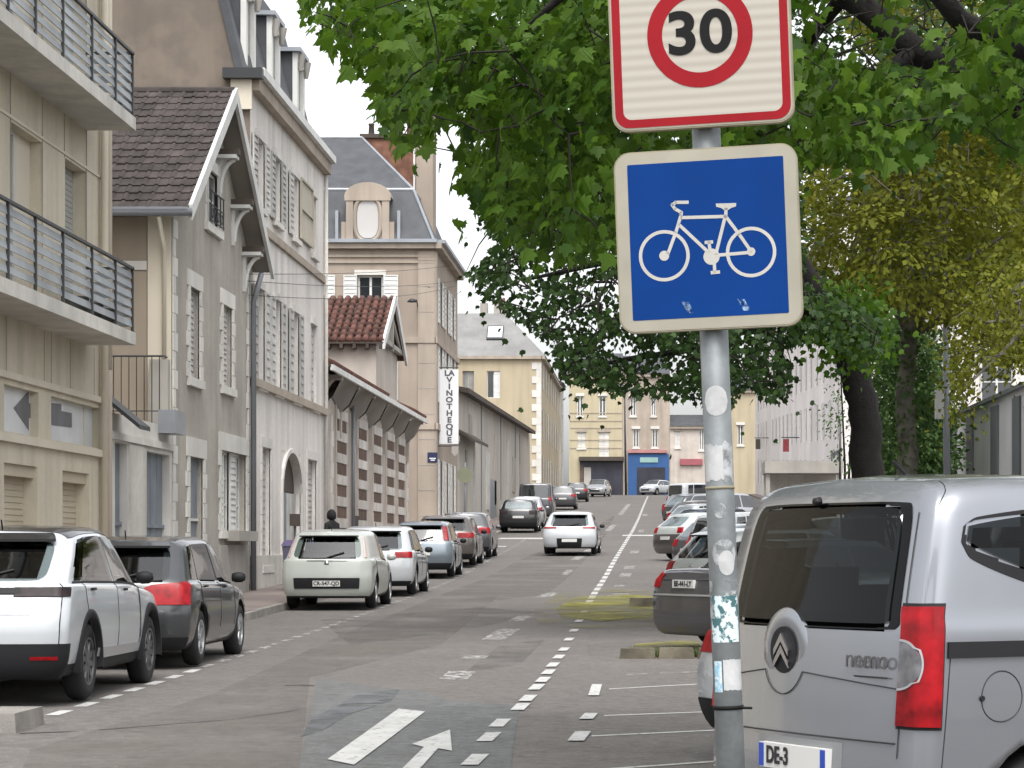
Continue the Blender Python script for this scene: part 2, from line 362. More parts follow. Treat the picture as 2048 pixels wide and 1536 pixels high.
ROLL = M('roller_blind', (.47, .41, .31), .6, var=.06, vs=1, streak=.1)
RAILM = M('rail_slat_grey', (.27, .29, .305), .5, var=.2, vs=1.2)
def window(parent, fr, u0, u1, v0, v1, depth=.16, mat=WHITEW, mull=1, bars=0, pane=GLASS, fw=.06):
    m = MB(); d0, d1 = -depth - .03, -depth + .03
    fr.box(m, u0, u0 + fw, v0, v1, d0, d1); fr.box(m, u1 - fw, u1, v0, v1, d0, d1)
    fr.box(m, u0 + fw, u1 - fw, v0, v0 + fw, d0, d1 - .003); fr.box(m, u0 + fw, u1 - fw, v1 - fw, v1, d0, d1 - .003)
    for k in range(mull):
        c = u0 + (u1 - u0) * (k + 1) / (mull + 1); fr.box(m, c - fw * .6, c + fw * .6, v0 + fw, v1 - fw, d0, d1 - .006)
    for k in range(bars):
        c = v0 + (v1 - v0) * (k + 1) / (bars + 1); fr.box(m, u0 + fw, u1 - fw, c - .02, c + .02, d0, d1 - .012)
    w = m.build('window', mat, parent)
    arr(fr, u0 + .01, u1 - .01, v0 + .01, v1 - .01, d0 - .002, -depth, 'pane', pane, w)
    return w
def shutter(parent, fr, u0, u1, v0, v1, d=.03, mat=GREYSH, n=10, th=.04):
    m = MB(); g = .05
    fr.box(m, u0, u0 + g, v0, v1, d, d + th); fr.box(m, u1 - g, u1, v0, v1, d, d + th)
    for a in (v0, (v0 + v1) / 2 - g / 2, v1 - g): fr.box(m, u0 + g, u1 - g, a, a + g, d, d + th - .003)
    fr.box(m, u0 + g, u1 - g, v0 + g, v1 - g, d, d + .012)
    for k in range(n):
        a = v0 + g + (v1 - v0 - 2 * g) * k / n; h = (v1 - v0 - 2 * g) / n
        m.hexa([fr.p(u0 + g, a, d + .012), fr.p(u1 - g, a, d + .012), fr.p(u1 - g, a, d + .034), fr.p(u0 + g, a, d + .034),
                fr.p(u0 + g, a + h * .8, d + .012), fr.p(u1 - g, a + h * .8, d + .012), fr.p(u1 - g, a + h * .8, d + .014), fr.p(u0 + g, a + h * .8, d + .014)])
    return m.build('shutter', mat, parent)
def surround(parent, fr, u0, u1, v0, v1, w=.16, proud=.03, mat=WHST, teeth=.0, bh=.3, sill=True, head=.22):
    "stone blocks round an opening; teeth = extra width of every second block"
    n = max(3, int(round((v1 - v0) / bh)))
    for side in (0, 1):
        for k in range(n):
            e = w + (teeth if k % 2 == 0 else 0); a = v0 + (v1 - v0) * k / n + .006; b = v0 + (v1 - v0) * (k + 1) / n - .006
            if side == 0: arr(fr, u0 - e, u0, a, b, -.02, proud, 'jamb_stone', mat, parent)
            else: arr(fr, u1, u1 + e, a, b, -.02, proud, 'jamb_stone', mat, parent)
    arr(fr, u0 - w - teeth * .6, u1 + w + teeth * .6, v1, v1 + head, -.02, proud + .004, 'lintel', mat, parent)
    if sill: arr(fr, u0 - w - .05, u1 + w + .05, v0 - .16, v0, -.02, proud + .05, 'sill', mat, parent)
def quoins(parent, fr, u, v0, v1, s=1, w=(.22, .4), bh=.34, mat=WHST, proud=.025, du=0.0):
    n = int((v1 - v0) / bh)
    for k in range(n):
        e = w[k % 2]; a = v0 + bh * k + .006
        arr(fr, min(u, u + s * e), max(u, u + s * e), a, a + bh - .012, -.02, proud, 'quoin_stone', mat, parent)
def pipe(parent, pts, r=.05, mat=GUTTER, name='downpipe'):
    m = MB(); m.tube(pts, r, 8); return m.build(name, mat, parent, smooth=True)
def solid(parent, x0, x1, y0, y1, z0, z1, mat, skip=()):
    "plain remaining sides of a building body"
    m = MB()
    if 'xm' not in skip: m.poly([(x0, y0, z0), (x0, y1, z0), (x0, y1, z1), (x0, y0, z1)])
    if 'xp' not in skip: m.poly([(x1, y0, z0), (x1, y1, z0), (x1, y1, z1), (x1, y0, z1)])
    if 'ym' not in skip: m.poly([(x0, y0, z0), (x1, y0, z0), (x1, y0, z1), (x0, y0, z1)])
    if 'yp' not in skip: m.poly([(x0, y1, z0), (x1, y1, z0), (x1, y1, z1), (x0, y1, z1)])
    if 'top' not in skip: m.poly([(x0, y0, z1), (x1, y0, z1), (x1, y1, z1), (x0, y1, z1)])
    return m
FX = -8.6
fl = left(FX)
def fp(px, py=CY): return PL(FX, px, py)
# ================================================================ A: cream apartment block with balconies
A = T('apartment_block', 'cream apartment block with long slatted balconies above roller garages', 'building', (FX, 31, zg(31)))
y0, y1 = 22.0, 38.0
gar = []; z_l = fp(10, 925)[1]
for a, b in [(8, 75), (125, 178), (-95, -30)]: gar.append((fp(a)[0], fp(b)[0], zg(33) - .1, z_l))
bandt, bandb = fp(10, 768)[1], fp(10, 862)[1]
bnd = [(fp(8)[0], fp(77)[0], bandb, bandt), (fp(102)[0], fp(200)[0], bandb, bandt), (fp(-120)[0], fp(-10)[0], bandb, bandt)]
zs1 = PL(-7.85, 270, 690)[1]; zs2 = PL(-7.85, 268, 258)[1]; st = zs2 - zs1
up = []
for k in (0, 1, 2):
    zb = zs1 + .22 + k * st; zt = zb + 2.42
    up += [(fp(22)[0], fp(84)[0], zb, zt), (fp(130)[0], fp(172)[0], zb, zt), (fp(-140)[0], fp(-60)[0], zb, zt)]
m = solid(A, -20, FX, y0, y1, -.5, 15.5, CREAM, skip=('xp',))
wall_holes(m, fl, y0, y1, -.5, 15.5, gar + bnd + up, .28)
m.build('wall', CREAM, A)
for g in gar:
    m = MB(); n = 30
    for k in range(n):
        a = g[2] + (g[3] - g[2]) * k / n; h = (g[3] - g[2]) / n
        m.hexa([fl.p(g[0], a, -.26), fl.p(g[1], a, -.26), fl.p(g[1], a, -.2), fl.p(g[0], a, -.2), fl.p(g[0], a + h, -.26), fl.p(g[1], a + h, -.26), fl.p(g[1], a + h, -.212), fl.p(g[0], a + h, -.212)])
    m.build('garage_shutter', ROLL, A)
    arr(fl, g[0], g[1], g[3] - .16, g[3], -.2, -.05, 'shutter_box', ROLL, A)
POST = M('white_poster', (.62, .64, .65), .4, var=.08, vs=1.5)
ARROW = M('arrow_print', (.13, .13, .145), .5, var=.15, vs=3)
for g in bnd:
    w = arr(fl, g[0], g[1], g[2], g[3], -.2, -.12, 'shop_panel', POST, A)
    c = (g[0] + g[1]) / 2
    arr(fl, g[1] - .62, g[1] - .58, g[2], g[3], -.2, -.1, 'panel_bar', CREAM2, A) if g is not bnd[0] else None
arr(fl, y0, y1 - .02, bandt + .08, bandt + .17, 0, .05, 'ledge', CREAM2, A)
arr(fl, y0, y1 - .02, bandb - .14, bandb - .03, 0, .07, 'ledge', CREAM2, A)
def pm(pts, X): return [Vector((X, *PL(X, *p))) for p in pts]
m = MB(); m.prism(pm([(27, 816), (57, 782), (57, 806), (77, 810), (77, 838), (57, 836), (57, 860)], FX - .118), (.006, 0, 0)); m.build('arrow_print', ARROW, A)
m = MB(); m.prism(pm([(103, 806), (122, 808), (122, 822), (143, 826), (143, 855), (103, 850)], FX - .118), (.006, 0, 0)); m.build('arrow_print', ARROW, A)
# facade joints and pilaster strips
for k in range(3):
    z0 = zs1 + .22 + k * st
    for px in (84, 128, 172, 20): 
        u = fp(px)[0]; arr(fl, u - .008, u + .008, z0 + (2.42 if px in (128,) else 0), z0 + st - .22, 0, .012, 'joint', CONCD, A)
    arr(fl, y0, y1 - .02, z0 + 2.46, z0 + 2.50, 0, .02, 'joint', CREAM2, A)
for px in (12, 88, 102, 140, 188):
    u = fp(px)[0]; arr(fl, u - .006, u + .006, bandt + .18, zs1, 0, .008, 'joint', CONCD, A)
BLIND = M('grey_blind', (.37, .37, .35), .7, var=.08, vs=2)
for i, u in enumerate(up):
    if i % 3 == 1:
        m = MB(); n = 30
        for k in range(n):
            a = u[2] + (u[3] - u[2]) * k / n; h = (u[3] - u[2]) / n; fl.box(m, u[0], u[1], a, a + h * .9, -.25, -.2)
        fl.box(m, u[0], u[1], u[2], u[3], -.27, -.25); m.build('blind', BLIND, A)
    else:
        mid = u[0] + (u[1] - u[0]) * .5
        window(A, fl, u[0], mid, u[2], u[3], .2, WHITEW, 1, 0, GLASS, .05)
        arr(fl, mid + .02, u[1], u[2], u[3], -.24, -.17, 'curtain_panel', CREAM2, A)
# balconies
yb0, yb1 = 23.0, 36.65; bx0, bx1 = FX, -7.85
posts = sorted([PL(-7.9, px)[0] for px in (15, 70, 125, 183, 230)] + [28.1, 26.7, 25.3, 23.9])
slatme = {}
for k in (0, 1, 2):
    zb = zs1 + k * st
    m = MB(); m.box(bx0, bx1, yb0, yb1, zb, zb + .19); m.build('balcony_slab', CONC, A)
    z = zb + .19
    r = MB(); r.box(bx1 - .07, bx1 - .02, yb0, yb1 - .02, z + .96, z + 1.0); r.box(bx0, bx1 - .02, yb1 - .07, yb1 - .021, z + .961, z + 1.001)
    rail = r.build('balcony_rail', DKMET, A)
    for y in posts + [yb1 - .045]:
        q = MB(); q.box(bx1 - .065, bx1 - .025, y - .02, y + .02, z - .12, z + .958); q.build('rail_post', DKMET, rail)
    pp = posts + [yb1 - .045]
    for a, b in zip(pp, pp[1:]):
        for j in range(6):
            zz = z + .09 + j * .145
            q = MB(); t = random.uniform(-.006, .006)
            q.hexa([(bx1 - .06, a + .02, zz + t), (bx1 - .045, a + .02, zz + t), (bx1 - .045, b - .02, zz + t), (bx1 - .06, b - .02, zz + t),
                    (bx1 - .075, a + .02, zz + .1), (bx1 - .06, a + .02, zz + .1), (bx1 - .06, b - .02, zz + .1), (bx1 - .075, b - .02, zz + .1)])
            q.build('rail_slat', RAILM, rail)
    for j in range(6):
        zz = z + .09 + j * .145; q = MB(); q.box(bx0 + .02, bx1 - .07, yb1 - .06, yb1 - .045, zz, zz + .1); q.build('rail_slat', RAILM, rail)
# a few dark pots behind the lower rail
POT = M('dark_pot', (.05, .055, .05), .8, var=.2)
for y in (34.3, 35.2, 36.0):
    m = MB(); m.lathe([(0, .0), (0, .14), (.3, .19), (.3, .15), (.2, .0)], 14, 'Z', (-8.2, y, zs1 + .19)); q = m.build('plant_pot', POT, None, True)
    tag(q, {34.3: 'dark plant pot behind the lower balcony rail, leftmost of three', 35.2: 'dark plant pot in the middle of three behind the lower balcony rail', 36.0: 'dark plant pot at the right end of the lower balcony'}[y], 'pot', 'plant pots on the lower balcony')
pipe(A, [(FX + .09, 37.45, zg(37)), (FX + .09, 37.45, 15.3)], .06, CREAM2)
pipe(A, [(FX + .08, 37.8, zg(37)), (FX + .08, 37.8, zs1 - .3)], .05, TAN2)
pipe(A, [(FX + .08, 37.8, zs1 - .3), (FX + .08, 37.8, 15.3)], .05, CREAM2)
m = MB(); m.box(-20.3, FX + .3, y0 - .3, y1 + .02, 15.5, 15.8); m.build('roof', CONCD, A)

# ================================================================ annex with terrace
S = T('garage_annex', 'low pale garage with blue grey doors and railed terrace', 'building', (FX, 40.6, zg(40.6)))
y0, y1 = 38.02, 43.18; ztop = fp(290, 842)[1]
h1 = (fp(230)[0], fp(255)[0], zg(39) - .1, fp(240, 885)[1]); h2 = (fp(291)[0], fp(339)[0], zg(41) - .1, fp(310, 905)[1])
m = solid(S, -16, FX, y0, y1, -.5, ztop, WHST, skip=('xp',)); wall_holes(m, fl, y0, y1, -.5, ztop, [h1, h2], .2); m.build('wall', WHST, S)
for h, nm in ((h1, 2), (h2, 4)):
    zm = h[2] + (h[3] - h[2]) * .56
    for (a, b) in ((h[2], zm), (zm + .06, h[3])):
        for k in range(nm):
            ua = h[0] + (h[1] - h[0]) * k / nm + .012; ub = h[0] + (h[1] - h[0]) * (k + 1) / nm - .012
            arr(fl, ua, ub, a, b, -.19, -.13, 'door_board', BLUEG, S)
    arr(fl, h[0], h[1], zm, zm + .06, -.19, -.09, 'door_rail', BLUEG, S)
m = MB()
for k in range(6):
    u = h1[0] + (h1[1] - h1[0]) * (k + .5) / 6; m.tube([fl.p(u, h1[2], -.08), fl.p(u + .1, h1[2] + 1.3, -.08)], .012, 5)
m.build('door_grille', DKMET, S)
arr(fl, y0 + .01, y1 - .01, ztop - .42, ztop - .3, 0, .05, 'cornice', WHST, S)
arr(fl, fp(256)[0], fp(290)[0], zg(40), h1[3], 0, .03, 'pilaster', CONC, S)
m = MB(); m.hexa([(-9.9, 38.1, 4.9), (-8.1, 38.1, 3.42), (-8.1, 38.9, 3.42), (-9.9, 38.9, 4.9), (-9.9, 38.1, 4.97), (-8.1, 38.1, 3.49), (-8.1, 38.9, 3.49), (-9.9, 38.9, 4.97)]); m.build('lean_to_roof', DKMET, S)
m = MB(); m.box(FX, FX + .3, fp(316)[0], fp(337)[0], fp(325, 868)[1], fp(325, 822)[1]); m.build('vent_box', ZINC, S)
rl = MB(); zr = PC(42.8, 280, 712)[1]; zf = PC(42.8, 280, 822)[1]
rl.tube([(-11, 42.8, zr), (-8.68, 42.8, zr), (-8.68, 43.1, zr)], .02, 6); rl.tube([(-11, 42.8, zf), (-8.68, 42.8, zf)], .012, 6)
rail = rl.build('terrace_rail', DKMET, S)
for k in range(17):
    x = -11 + 2.32 * (k + .5) / 17; m = MB(); m.tube([(x, 42.8, ztop), (x, 42.8, zr)], .009, 5); m.build('baluster', DKMET, rail)
m = MB(); m.box(-8.95, -8.62, 42.9, 43.1, ztop, zr - .05); m.build('terrace_pillar', CONCD, S)

# ================================================================ B: grey house, gable to the street
B = T('gabled_house', 'grey roughcast house with brown tiled roof and white bargeboarded gable', 'house', (FX, 47.3, zg(47)))
y0, y1, ym = 43.2, 51.4, 47.3; ze = PL(-8.2, 385, 428)[1]; za = PC(47.3, 460, 192)[1] - .12; ez = ze + .32
att = (fp(412)[0], fp(437)[0], fp(425, 497)[1], fp(425, 345)[1])
w1 = (fp(379)[0], fp(398)[0], fp(388, 758)[1], fp(388, 577)[1]); w2 = (fp(445)[0], fp(463)[0], fp(454, 775)[1], fp(454, 613)[1])
dr = (fp(378)[0], fp(405)[0], zg(45), fp(392, 915)[1]); gw = (fp(441)[0], fp(491)[0], fp(465, 1062)[1], fp(465, 905)[1])
m = solid(B, -18, FX, y0, y1, -.5, ez, GREYR, skip=('xp', 'top')); wall_holes(m, fl, y0, y1, -.5, ez, [w1, w2, dr, gw], .2)
# gable triangle round the attic window
def gz(y): return ez + (za - ez) * (1 - abs(y - ym) / (ym - y0))
a0, a1, b0, b1 = att; b0 = max(b0, ez + .01)
m.poly([fl.p(y0, ez), fl.p(a0, ez), fl.p(a0, gz(a0))]); m.poly([fl.p(a1, ez), fl.p(y1, ez), fl.p(a1, gz(a1))])
m.poly([fl.p(a0, b1), fl.p(a1, b1), fl.p(a1, gz(a1)), fl.p(ym, za), fl.p(a0, gz(a0))]); m.poly([fl.p(a0, ez), fl.p(a1, ez), fl.p(a1, b0), fl.p(a0, b0)])
m.build('wall', GREYR, B)
window(B, fl, a0, a1, b0, b1, .1, WHITEW, 1, 1, CURT); surround(B, fl, a0, a1, b0, b1, .14, .03, WHST, .0, .4)
g = MB()
for k in range(5):
    u = a0 + (a1 - a0) * k / 4; g.tube([fl.p(u, b0 + .02, .1), fl.p(u, b0 + .62, .1)], .014, 5)
for v in (.05, .35, .62): g.tube([fl.p(a0 - .06, b0 + v, .1), fl.p(a1 + .06, b0 + v, .1)], .016, 5)
for k in range(4):
    u = a0 + (a1 - a0) * (k + .5) / 4; g.tube([fl.p(u + .1 * math.cos(t), b0 + .2 + .1 * math.sin(t), .1) for t in np.linspace(0, 6.28, 9)], .01, 4)
g.build('window_guard', DKMET, B)
for w in (w1, w2):
    surround(B, fl, *w, .2, .03, WHST, .12, .27, True, .3)
    c = (w[0] + w[1]) / 2
    shutter(B, fl, w[0] + .01, c - .01, w[2] + .01, w[3] - .01, -.12, GREYSH, 14); shutter(B, fl, c + .01, w[1] - .01, w[2] + .01, w[3] - .01, -.12, GREYSH, 14)
surround(B, fl, dr[0], dr[1], dr[2], dr[3], .2, .03, WHST, .14, .3, False, .36)
zm = dr[2] + (dr[3] - dr[2]) * .58; c = (dr[0] + dr[1]) / 2
for a, b in ((dr[0], c), (c, dr[1])):
    arr(fl, a + .01, b - .01, dr[2], zm, -.18, -.12, 'door_leaf', BLUEG, B); arr(fl, a + .01, b - .01, zm + .05, dr[3], -.18, -.11, 'transom_board', BLUEG, B)
arr(fl, dr[0], dr[1], zm, zm + .05, -.18, -.08, 'transom_bar', WHST, B)
surround(B, fl, *gw, .16, .03, WHST, .1, .32, True, .36)
n = 4
for k in range(n):
    a = gw[0] + (gw[1] - gw[0]) * k / n; b = gw[0] + (gw[1] - gw[0]) * (k + 1) / n
    if k in (0, 2): shutter(B, fl, a + .01, b - .01, gw[2], gw[3], -.1, WHITEW, 12)
    else: window(B, fl, a, b, gw[2], gw[3], .16, WHITEW, 0, 2, CURT, .05)
m = MB(); fl.box(m, fp(449)[0], fp(488)[0], fp(470, 1082)[1], fp(470, 1062)[1], 0, .3); m.build('stone_shelf', CONCD, B)
arr(fl, fp(437)[0], fp(494)[0], zg(49), fp(465, 1090)[1], 0, .05, 'plinth', CONCD, B)
quoins(B, fl, y0, zg(44) + .3, ez - .2, 1); quoins(B, fl, y1, zg(50) + .3, ez - .2, -1, (.15, .28))
fb = face(43.2)
arr(fb, -9.03, FX - .01, ztop + .02, ez - .2, .0, .06, 'corner_pilaster', CREAM2, B)
arr(fb, -11.5, -9.05, PC(43.2, 260, 540)[1], PC(43.2, 260, 522)[1], 0, .05, 'band', WHST, B)
BEIGEP = M('beige_render', (.34, .285, .225), .9, var=.06, vs=.5, streak=.2)
arr(fb, -11.5, -9.05, ztop, PC(43.2, 260, 541)[1], 0, .02, 'side_render', BEIGEP, B)
arr(fb, -11.5, -9.05, PC(43.2, 260, 521)[1], ez - .35, 0, .02, 'side_render', BEIGEP, B)
SOFF = M('grey_soffit', (.26, .24, .215), .9, var=.12)
# roof: boards below, tiles above
xr0, xr1 = -18.0, -8.18; yE = 42.65; yF = 51.95; sl = (za - ze) / (ym - yE)
m = MB()
for s in (1, -1):
    ye = yE if s == 1 else yF; zz = ze
    m.hexa([(xr0, ye, zz - .02), (xr1, ye, zz - .02), (xr1, ym, za + .14), (xr0, ym, za + .14), (xr0, ye, zz + .03), (xr1, ye, zz + .03), (xr1, ym, za + .19), (xr0, ym, za + .19)])
m.build('roof_deck', SOFF, B)
roof = MB()
roof.tube([(xr0, ym, za + .2), (xr1, ym, za + .2)], .1, 10); roof = roof.build('ridge_tiles', TILE, B)
slope = Vector((0, ym - yE, za + .16 - ze)); Ls = slope.length; sv = slope.normalized(); ang = math.atan2(sv.z, sv.y); nv = Vector((0, -sv.z, sv.y))
tm = MB(); nn = 7
P = []
for (v, dz) in ((0, .035), (.37, .012)):
    P.append([(.235 * k / nn - .1175, v, dz + (.03 * math.sin(math.pi * max(0, (k / nn - .6) / .4)) if k / nn > .6 else .006 * math.sin(math.pi * k / nn / .6))) for k in range(nn + 1)])
P = [[(p[0], p[1], p[2] - .03) for p in P[0]]] + P
tm.grid(P); to = tm.build('roof_tile', TILE, B, local=True, smooth=False); tme = to.data; bpy.data.objects.remove(to)
nr = 17; rows = Ls / nr; cnt = 0
stuff = MB()
for r in range(nr):
    for c in range(40):
        x = xr1 - .12 - c * .235; p = Vector((x, yE, ze + .03)) + sv * (r * rows - .02) + nv * .01
        if c < 17:
            o = put('roof_tile', tme, B, p - org(B)); o.rotation_euler = (ang + random.uniform(-.02, .02), random.uniform(-.02, .02), random.uniform(-.015, .015)); cnt += 1
        else:
            mt = Matrix.Translation(p) @ Matrix.Rotation(ang, 4, 'X')
            stuff.add([mt @ v.co for v in tme.vertices], [tuple(f.vertices) for f in tme.polygons])
tag(stuff.build('tile_field', TILE, B), kind='stuff')
m = MB()
for (ya, yb) in ((yE, ym), (yF, ym)):
    d = .0
    m.hexa([(xr1 - .02, ya, ze - .16), (xr1 + .05, ya, ze - .16), (xr1 + .05, yb, za - .02), (xr1 - .02, yb, za - .02), (xr1 - .02, ya, ze + .12), (xr1 + .05, ya, ze + .12), (xr1 + .05, yb, za + .28), (xr1 - .02, yb, za + .28)])
m.build('bargeboard', WHITEW, B)
m = MB(); m.tube([(-18, yE - .07, ze - .02), (xr1 + .05, yE - .07, ze - .02)], .075, 8); m.build('gutter', GUTTER, B, True)
m = MB(); m.box(-18, xr1, yE - .16, yE - .15, ze + .02, ze + .06); m.build('gutter_lip', ZINC, B)
pipe(B, [(-8.72, yE - .05, ze - .1), (-8.72, 43.08, ze - .6), (-8.72, 43.08, ztop)], .04, CREAM2)
pipe(B, [(-8.3, 51.3, ze - .1), (FX + .1, 51.45, ze - .7), (FX + .1, 51.45, zg(51))], .06, GUTTER)
for (px, py) in ((450, 318), (478, 418), (500, 512)):
    yb, zb = PL(-8.45, px, py); br = MB()
    br.box(-8.6, -8.2, yb - .16, yb + .18, zb, zb + .07)
    br.box(-8.6, -8.53, yb - .04, yb + .04, zb - .75, zb)
    br.tube([(-8.55 + .32 * (1 - math.cos(t)), yb, zb - .68 + .66 * math.sin(t)) for t in np.linspace(0, 1.5, 7)], .045, 6)
    br.build('eave_bracket', WHITEW, B); q = MB(); q.box(-8.6, -8.16, yb - .1, yb + .12, zb + .075, zb + .19); q.build('purlin_end', DARKW, B)

# ================================================================ C: white house with mansard
C = T('mansard_townhouse', 'tall off-white townhouse with mansard dormers and arched carriage door', 'house', (FX, 57.8, zg(58)))
y0, y1 = 51.62, 63.3; zc = fp(655, 330)[1] - .1
WUp = [(52.35, 53.35), (54.8, 55.75), (57.6, 58.6), (60.9, 61.8)]; w2z = (fp(600, 487)[1], fp(600, 365)[1]); w1z = (fp(560, 788)[1], fp(560, 605)[1])
holes = []
for a, b in WUp: holes += [(a, b, *w2z), (a, b, *w1z)]
zt0 = fp(530, 895)[1]; ga = [(fp(523)[0], fp(540)[0], zg(54) + .6, zt0), (fp(614)[0], fp(632)[0], zg(60) + .8, zt0)]
ar = (fp(563)[0], fp(601)[0], zg(57), fp(580, 905)[1])
m = solid(C, -22, FX, y0, y1, -.5, zc, WHR, skip=('xp', 'ym', 'top')); wall_holes(m, fl, y0, y1, -.5, zc, holes + ga + [ar], .25); m.build('wall', WHR, C)
m = MB()    # rendered party wall facing the camera, with the mansard outline
m.prism([(-22, y0, -.5), (FX - .004, y0, -.5), (FX - .004, y0, zc + .15), (-8.85, y0, zc + .2), (-9.25, y0, zc + 1.9), (-9.75, y0, zc + 3.6), (-12, y0, zc + 4.9), (-22, y0, zc + 4.9)], (0, .3, 0)); m.build('party_wall', BROWNW, C)
m = MB()
m.prism([(-22, y0 + .3, zc + .1), (FX - .1, y0 + .3, zc + .1), (-8.80, y0 + .3, zc + .25), (-9.2, y0 + .3, zc + 1.9), (-9.7, y0 + .3, zc + 3.65), (-12, y0 + .3, zc + 4.95), (-22, y0 + .3, zc + 4.95)], (0, y1 - y0 - .35, 0)); m.build('mansard_roof', SLATE, C)
m = MB()
for p, q in (((-8.78, zc + .2), (-9.18, zc + 1.9)), ((-9.18, zc + 1.9), (-9.68, zc + 3.65))):
    m.hexa([(p[0] - .14, y0 - .05, p[1]), (p[0] + .03, y0 - .05, p[1]), (q[0] + .03, y0 - .05, q[1]), (q[0] - .14, y0 - .05, q[1]), (p[0] - .14, y0 + .36, p[1]), (p[0] + .03, y0 + .36, p[1]), (q[0] + .03, y0 + .36, q[1]), (q[0] - .14, y0 + .36, q[1])])
m.build('verge', SLATE, C)
arr(fl, y0 - .02, y1, zc - .28, zc + .02, 0, .2, 'cornice', TAN2, C); arr(fl, y0 - .06, y1 + .02, zc + .02, zc + .2, -.05, .32, 'gutter', WHITEW, C)
m = MB(); m.box(-9.15, FX + .3, y0 - .28, y0 - .021, zc - .06, zc + .16); m.build('cornice_return', DKMET, C)
m = MB(); m.box(-9.0, FX + .05, y0 - .12, y0 - .022, zc - .7, zc - .065); m.build('cornice_return', CREAM2, C)
arr(fl, y0, y1 + .01, fp(580, 508)[1] - .06, fp(580, 508)[1] + .12, 0, .07, 'string_course', TAN2, C)
zsc = fp(501, 762)[1]; arr(fl, y0, y1 + .01, zsc - .1, zsc + .08, 0, .125, 'string_course', TAN2, C)
for i, px in enumerate((503, 553, 603)):
    yc = PL(-8.85, px)[0]; d = MB(); zb = zc + .25; zt = zc + 2.35; xa = -8.86; xb = -10.0
    d.box(xb, xa - .12, yc - .62, yc + .62, zb, zt); q = d.build('dormer', SLATE, C)
    d = MB(); fd = left(xa - .12)
    fd.box(d, yc - .66, yc - .44, zb, zt - .25, 0, .12); fd.box(d, yc + .44, yc + .66, zb, zt - .25, 0, .12); fd.box(d, yc - .66, yc + .66, zt - .25, zt, 0, .13); fd.box(d, yc - .44, yc + .44, zb, zb + .16, 0, .12)
    d.build('dormer_front', WHITEW, q); d = MB(); fd.box(d, yc - .44, yc + .44, zb + .16, zt - .25, 0, .03); d.build('pane', CURT, q)
    d = MB(); d.box(xb - .1, xa + .1, yc - .78, yc + .78, zt, zt + .1); d.build('dormer_cap', ZINC, q)
    d = MB(); d.tube([(xa + .06, yc - .5, zt - .45), (xa + .06, yc - .5, zt - .05)], [.05, .13], 8); d.tube([(xa + .06, yc + .5, zt - .45), (xa + .06, yc + .5, zt - .05)], [.05, .13], 8); d.build('dormer_console', CONCD, q)
BEIGESH = M('beige_shutter', (.46, .42, .34), .7, var=.06, vs=1, rnd=.05)
for i, (a, b) in enumerate(WUp):
    for z0, z1, kk in ((*w2z, 2), (*w1z, 1)):
        window(C, fl, a, b, z0, z1, .2, WHITEW, 1, 2, CURT if i % 2 else GLASS, .05)
        arr(fl, a - .1, b + .1, z1, z1 + .16, 0, .05, 'lintel', WHST, C); arr(fl, a - .12, b + .12, z0 - .12, z0, 0, .1, 'sill', WHST, C)
        if kk == 2 and i == 3:
            shutter(C, fl, 58.72, 60.78, z0 + .1, z1 + .1, .03, BEIGESH, 2, .06)
        elif i == 3: shutter(C, fl, a + .01, (a + b) / 2, z0, z1, -.1, GREYSH); shutter(C, fl, (a + b) / 2 + .01, b - .01, z0, z1, -.1, GREYSH)
        else:
            w = (b - a) / 2 + .08
            if a - w - .03 > y0: shutter(C, fl, a - w - .03, a - .03, z0, z1, .03, GREYSH)
            if not (kk == 2 and i == 2): shutter(C, fl, b + .03, b + w + .03, z0, z1, .03, GREYSH)
for g in ga:
    c = (g[0] + g[1]) / 2; shutter(C, fl, g[0], c - .01, g[2], g[3], -.14, GREYSH, 16); shutter(C, fl, c + .01, g[1], g[2], g[3], -.14, GREYSH, 16)
    surround(C, fl, *g, .16, .03, WHST, 0, .4)
# arched carriage door
u0, u1, v0, v1 = ar; c = (u0 + u1) / 2; rad = (u1 - u0) / 2; vA = v1 - rad * .62; m = MB()
for k in range(12):
    t0, t1 = math.pi * k / 12, math.pi * (k + 1) / 12
    q = MB(); pts = [(c + (rad + e) * math.cos(t), vA + (rad + e) * .62 * math.sin(t)) for e, t in ((0.0, t0), (.16, t0), (.16, t1), (0.0, t1))]
    q.prism([fl.p(p[0], p[1], -.02) for p in pts], (.075, 0, 0)); q.build('arch_stone', WHST, C)
for side in (-1, 1):
    q = MB(); uu = c + side * rad; fl.box(q, min(uu, uu + side * .16), max(uu, uu + side * .16), v0, vA, -.02, .055); q.build('jamb_stone', WHST, C)
m = MB(); m.prism([fl.p(c + rad * math.cos(t), vA + rad * .62 * math.sin(t), -.2) for t in np.linspace(0, math.pi, 14)], (.04, 0, 0)); m.build('fanlight', DARKW, C)
for k in range(4):
    a = u0 + (u1 - u0) * k / 4; arr(fl, a + .015, a + (u1 - u0) / 4 - .015, v0, vA - .02, -.22, -.12 if k % 2 else -.1, 'door_leaf', GREYSH if k != 1 else BLUEG, C)
m = MB();
for a, b in ((u0, c - rad + .0),): pass
q = MB()
for s in (-1, 1):
    pts = [(c + s * rad, vA)] + [(c + s * rad * math.cos(t), vA + rad * .62 * math.sin(t)) for t in np.linspace(0, math.pi / 2, 9)] + [(c, v1 + .02), (c + s * rad, v1 + .02)]
    q.prism([fl.p(p[0], p[1], -.24) for p in pts], (.23, 0, 0))
q.build('spandrel', WHR, C)
pipe(C, [(FX + .08, 63.15, zg(64)), (FX + .08, 63.15, zc)], .05, CONC)
arr(fl, y0, y1, -.3, zg(58) + .75, 0, .06, 'plinth', CONC, C)

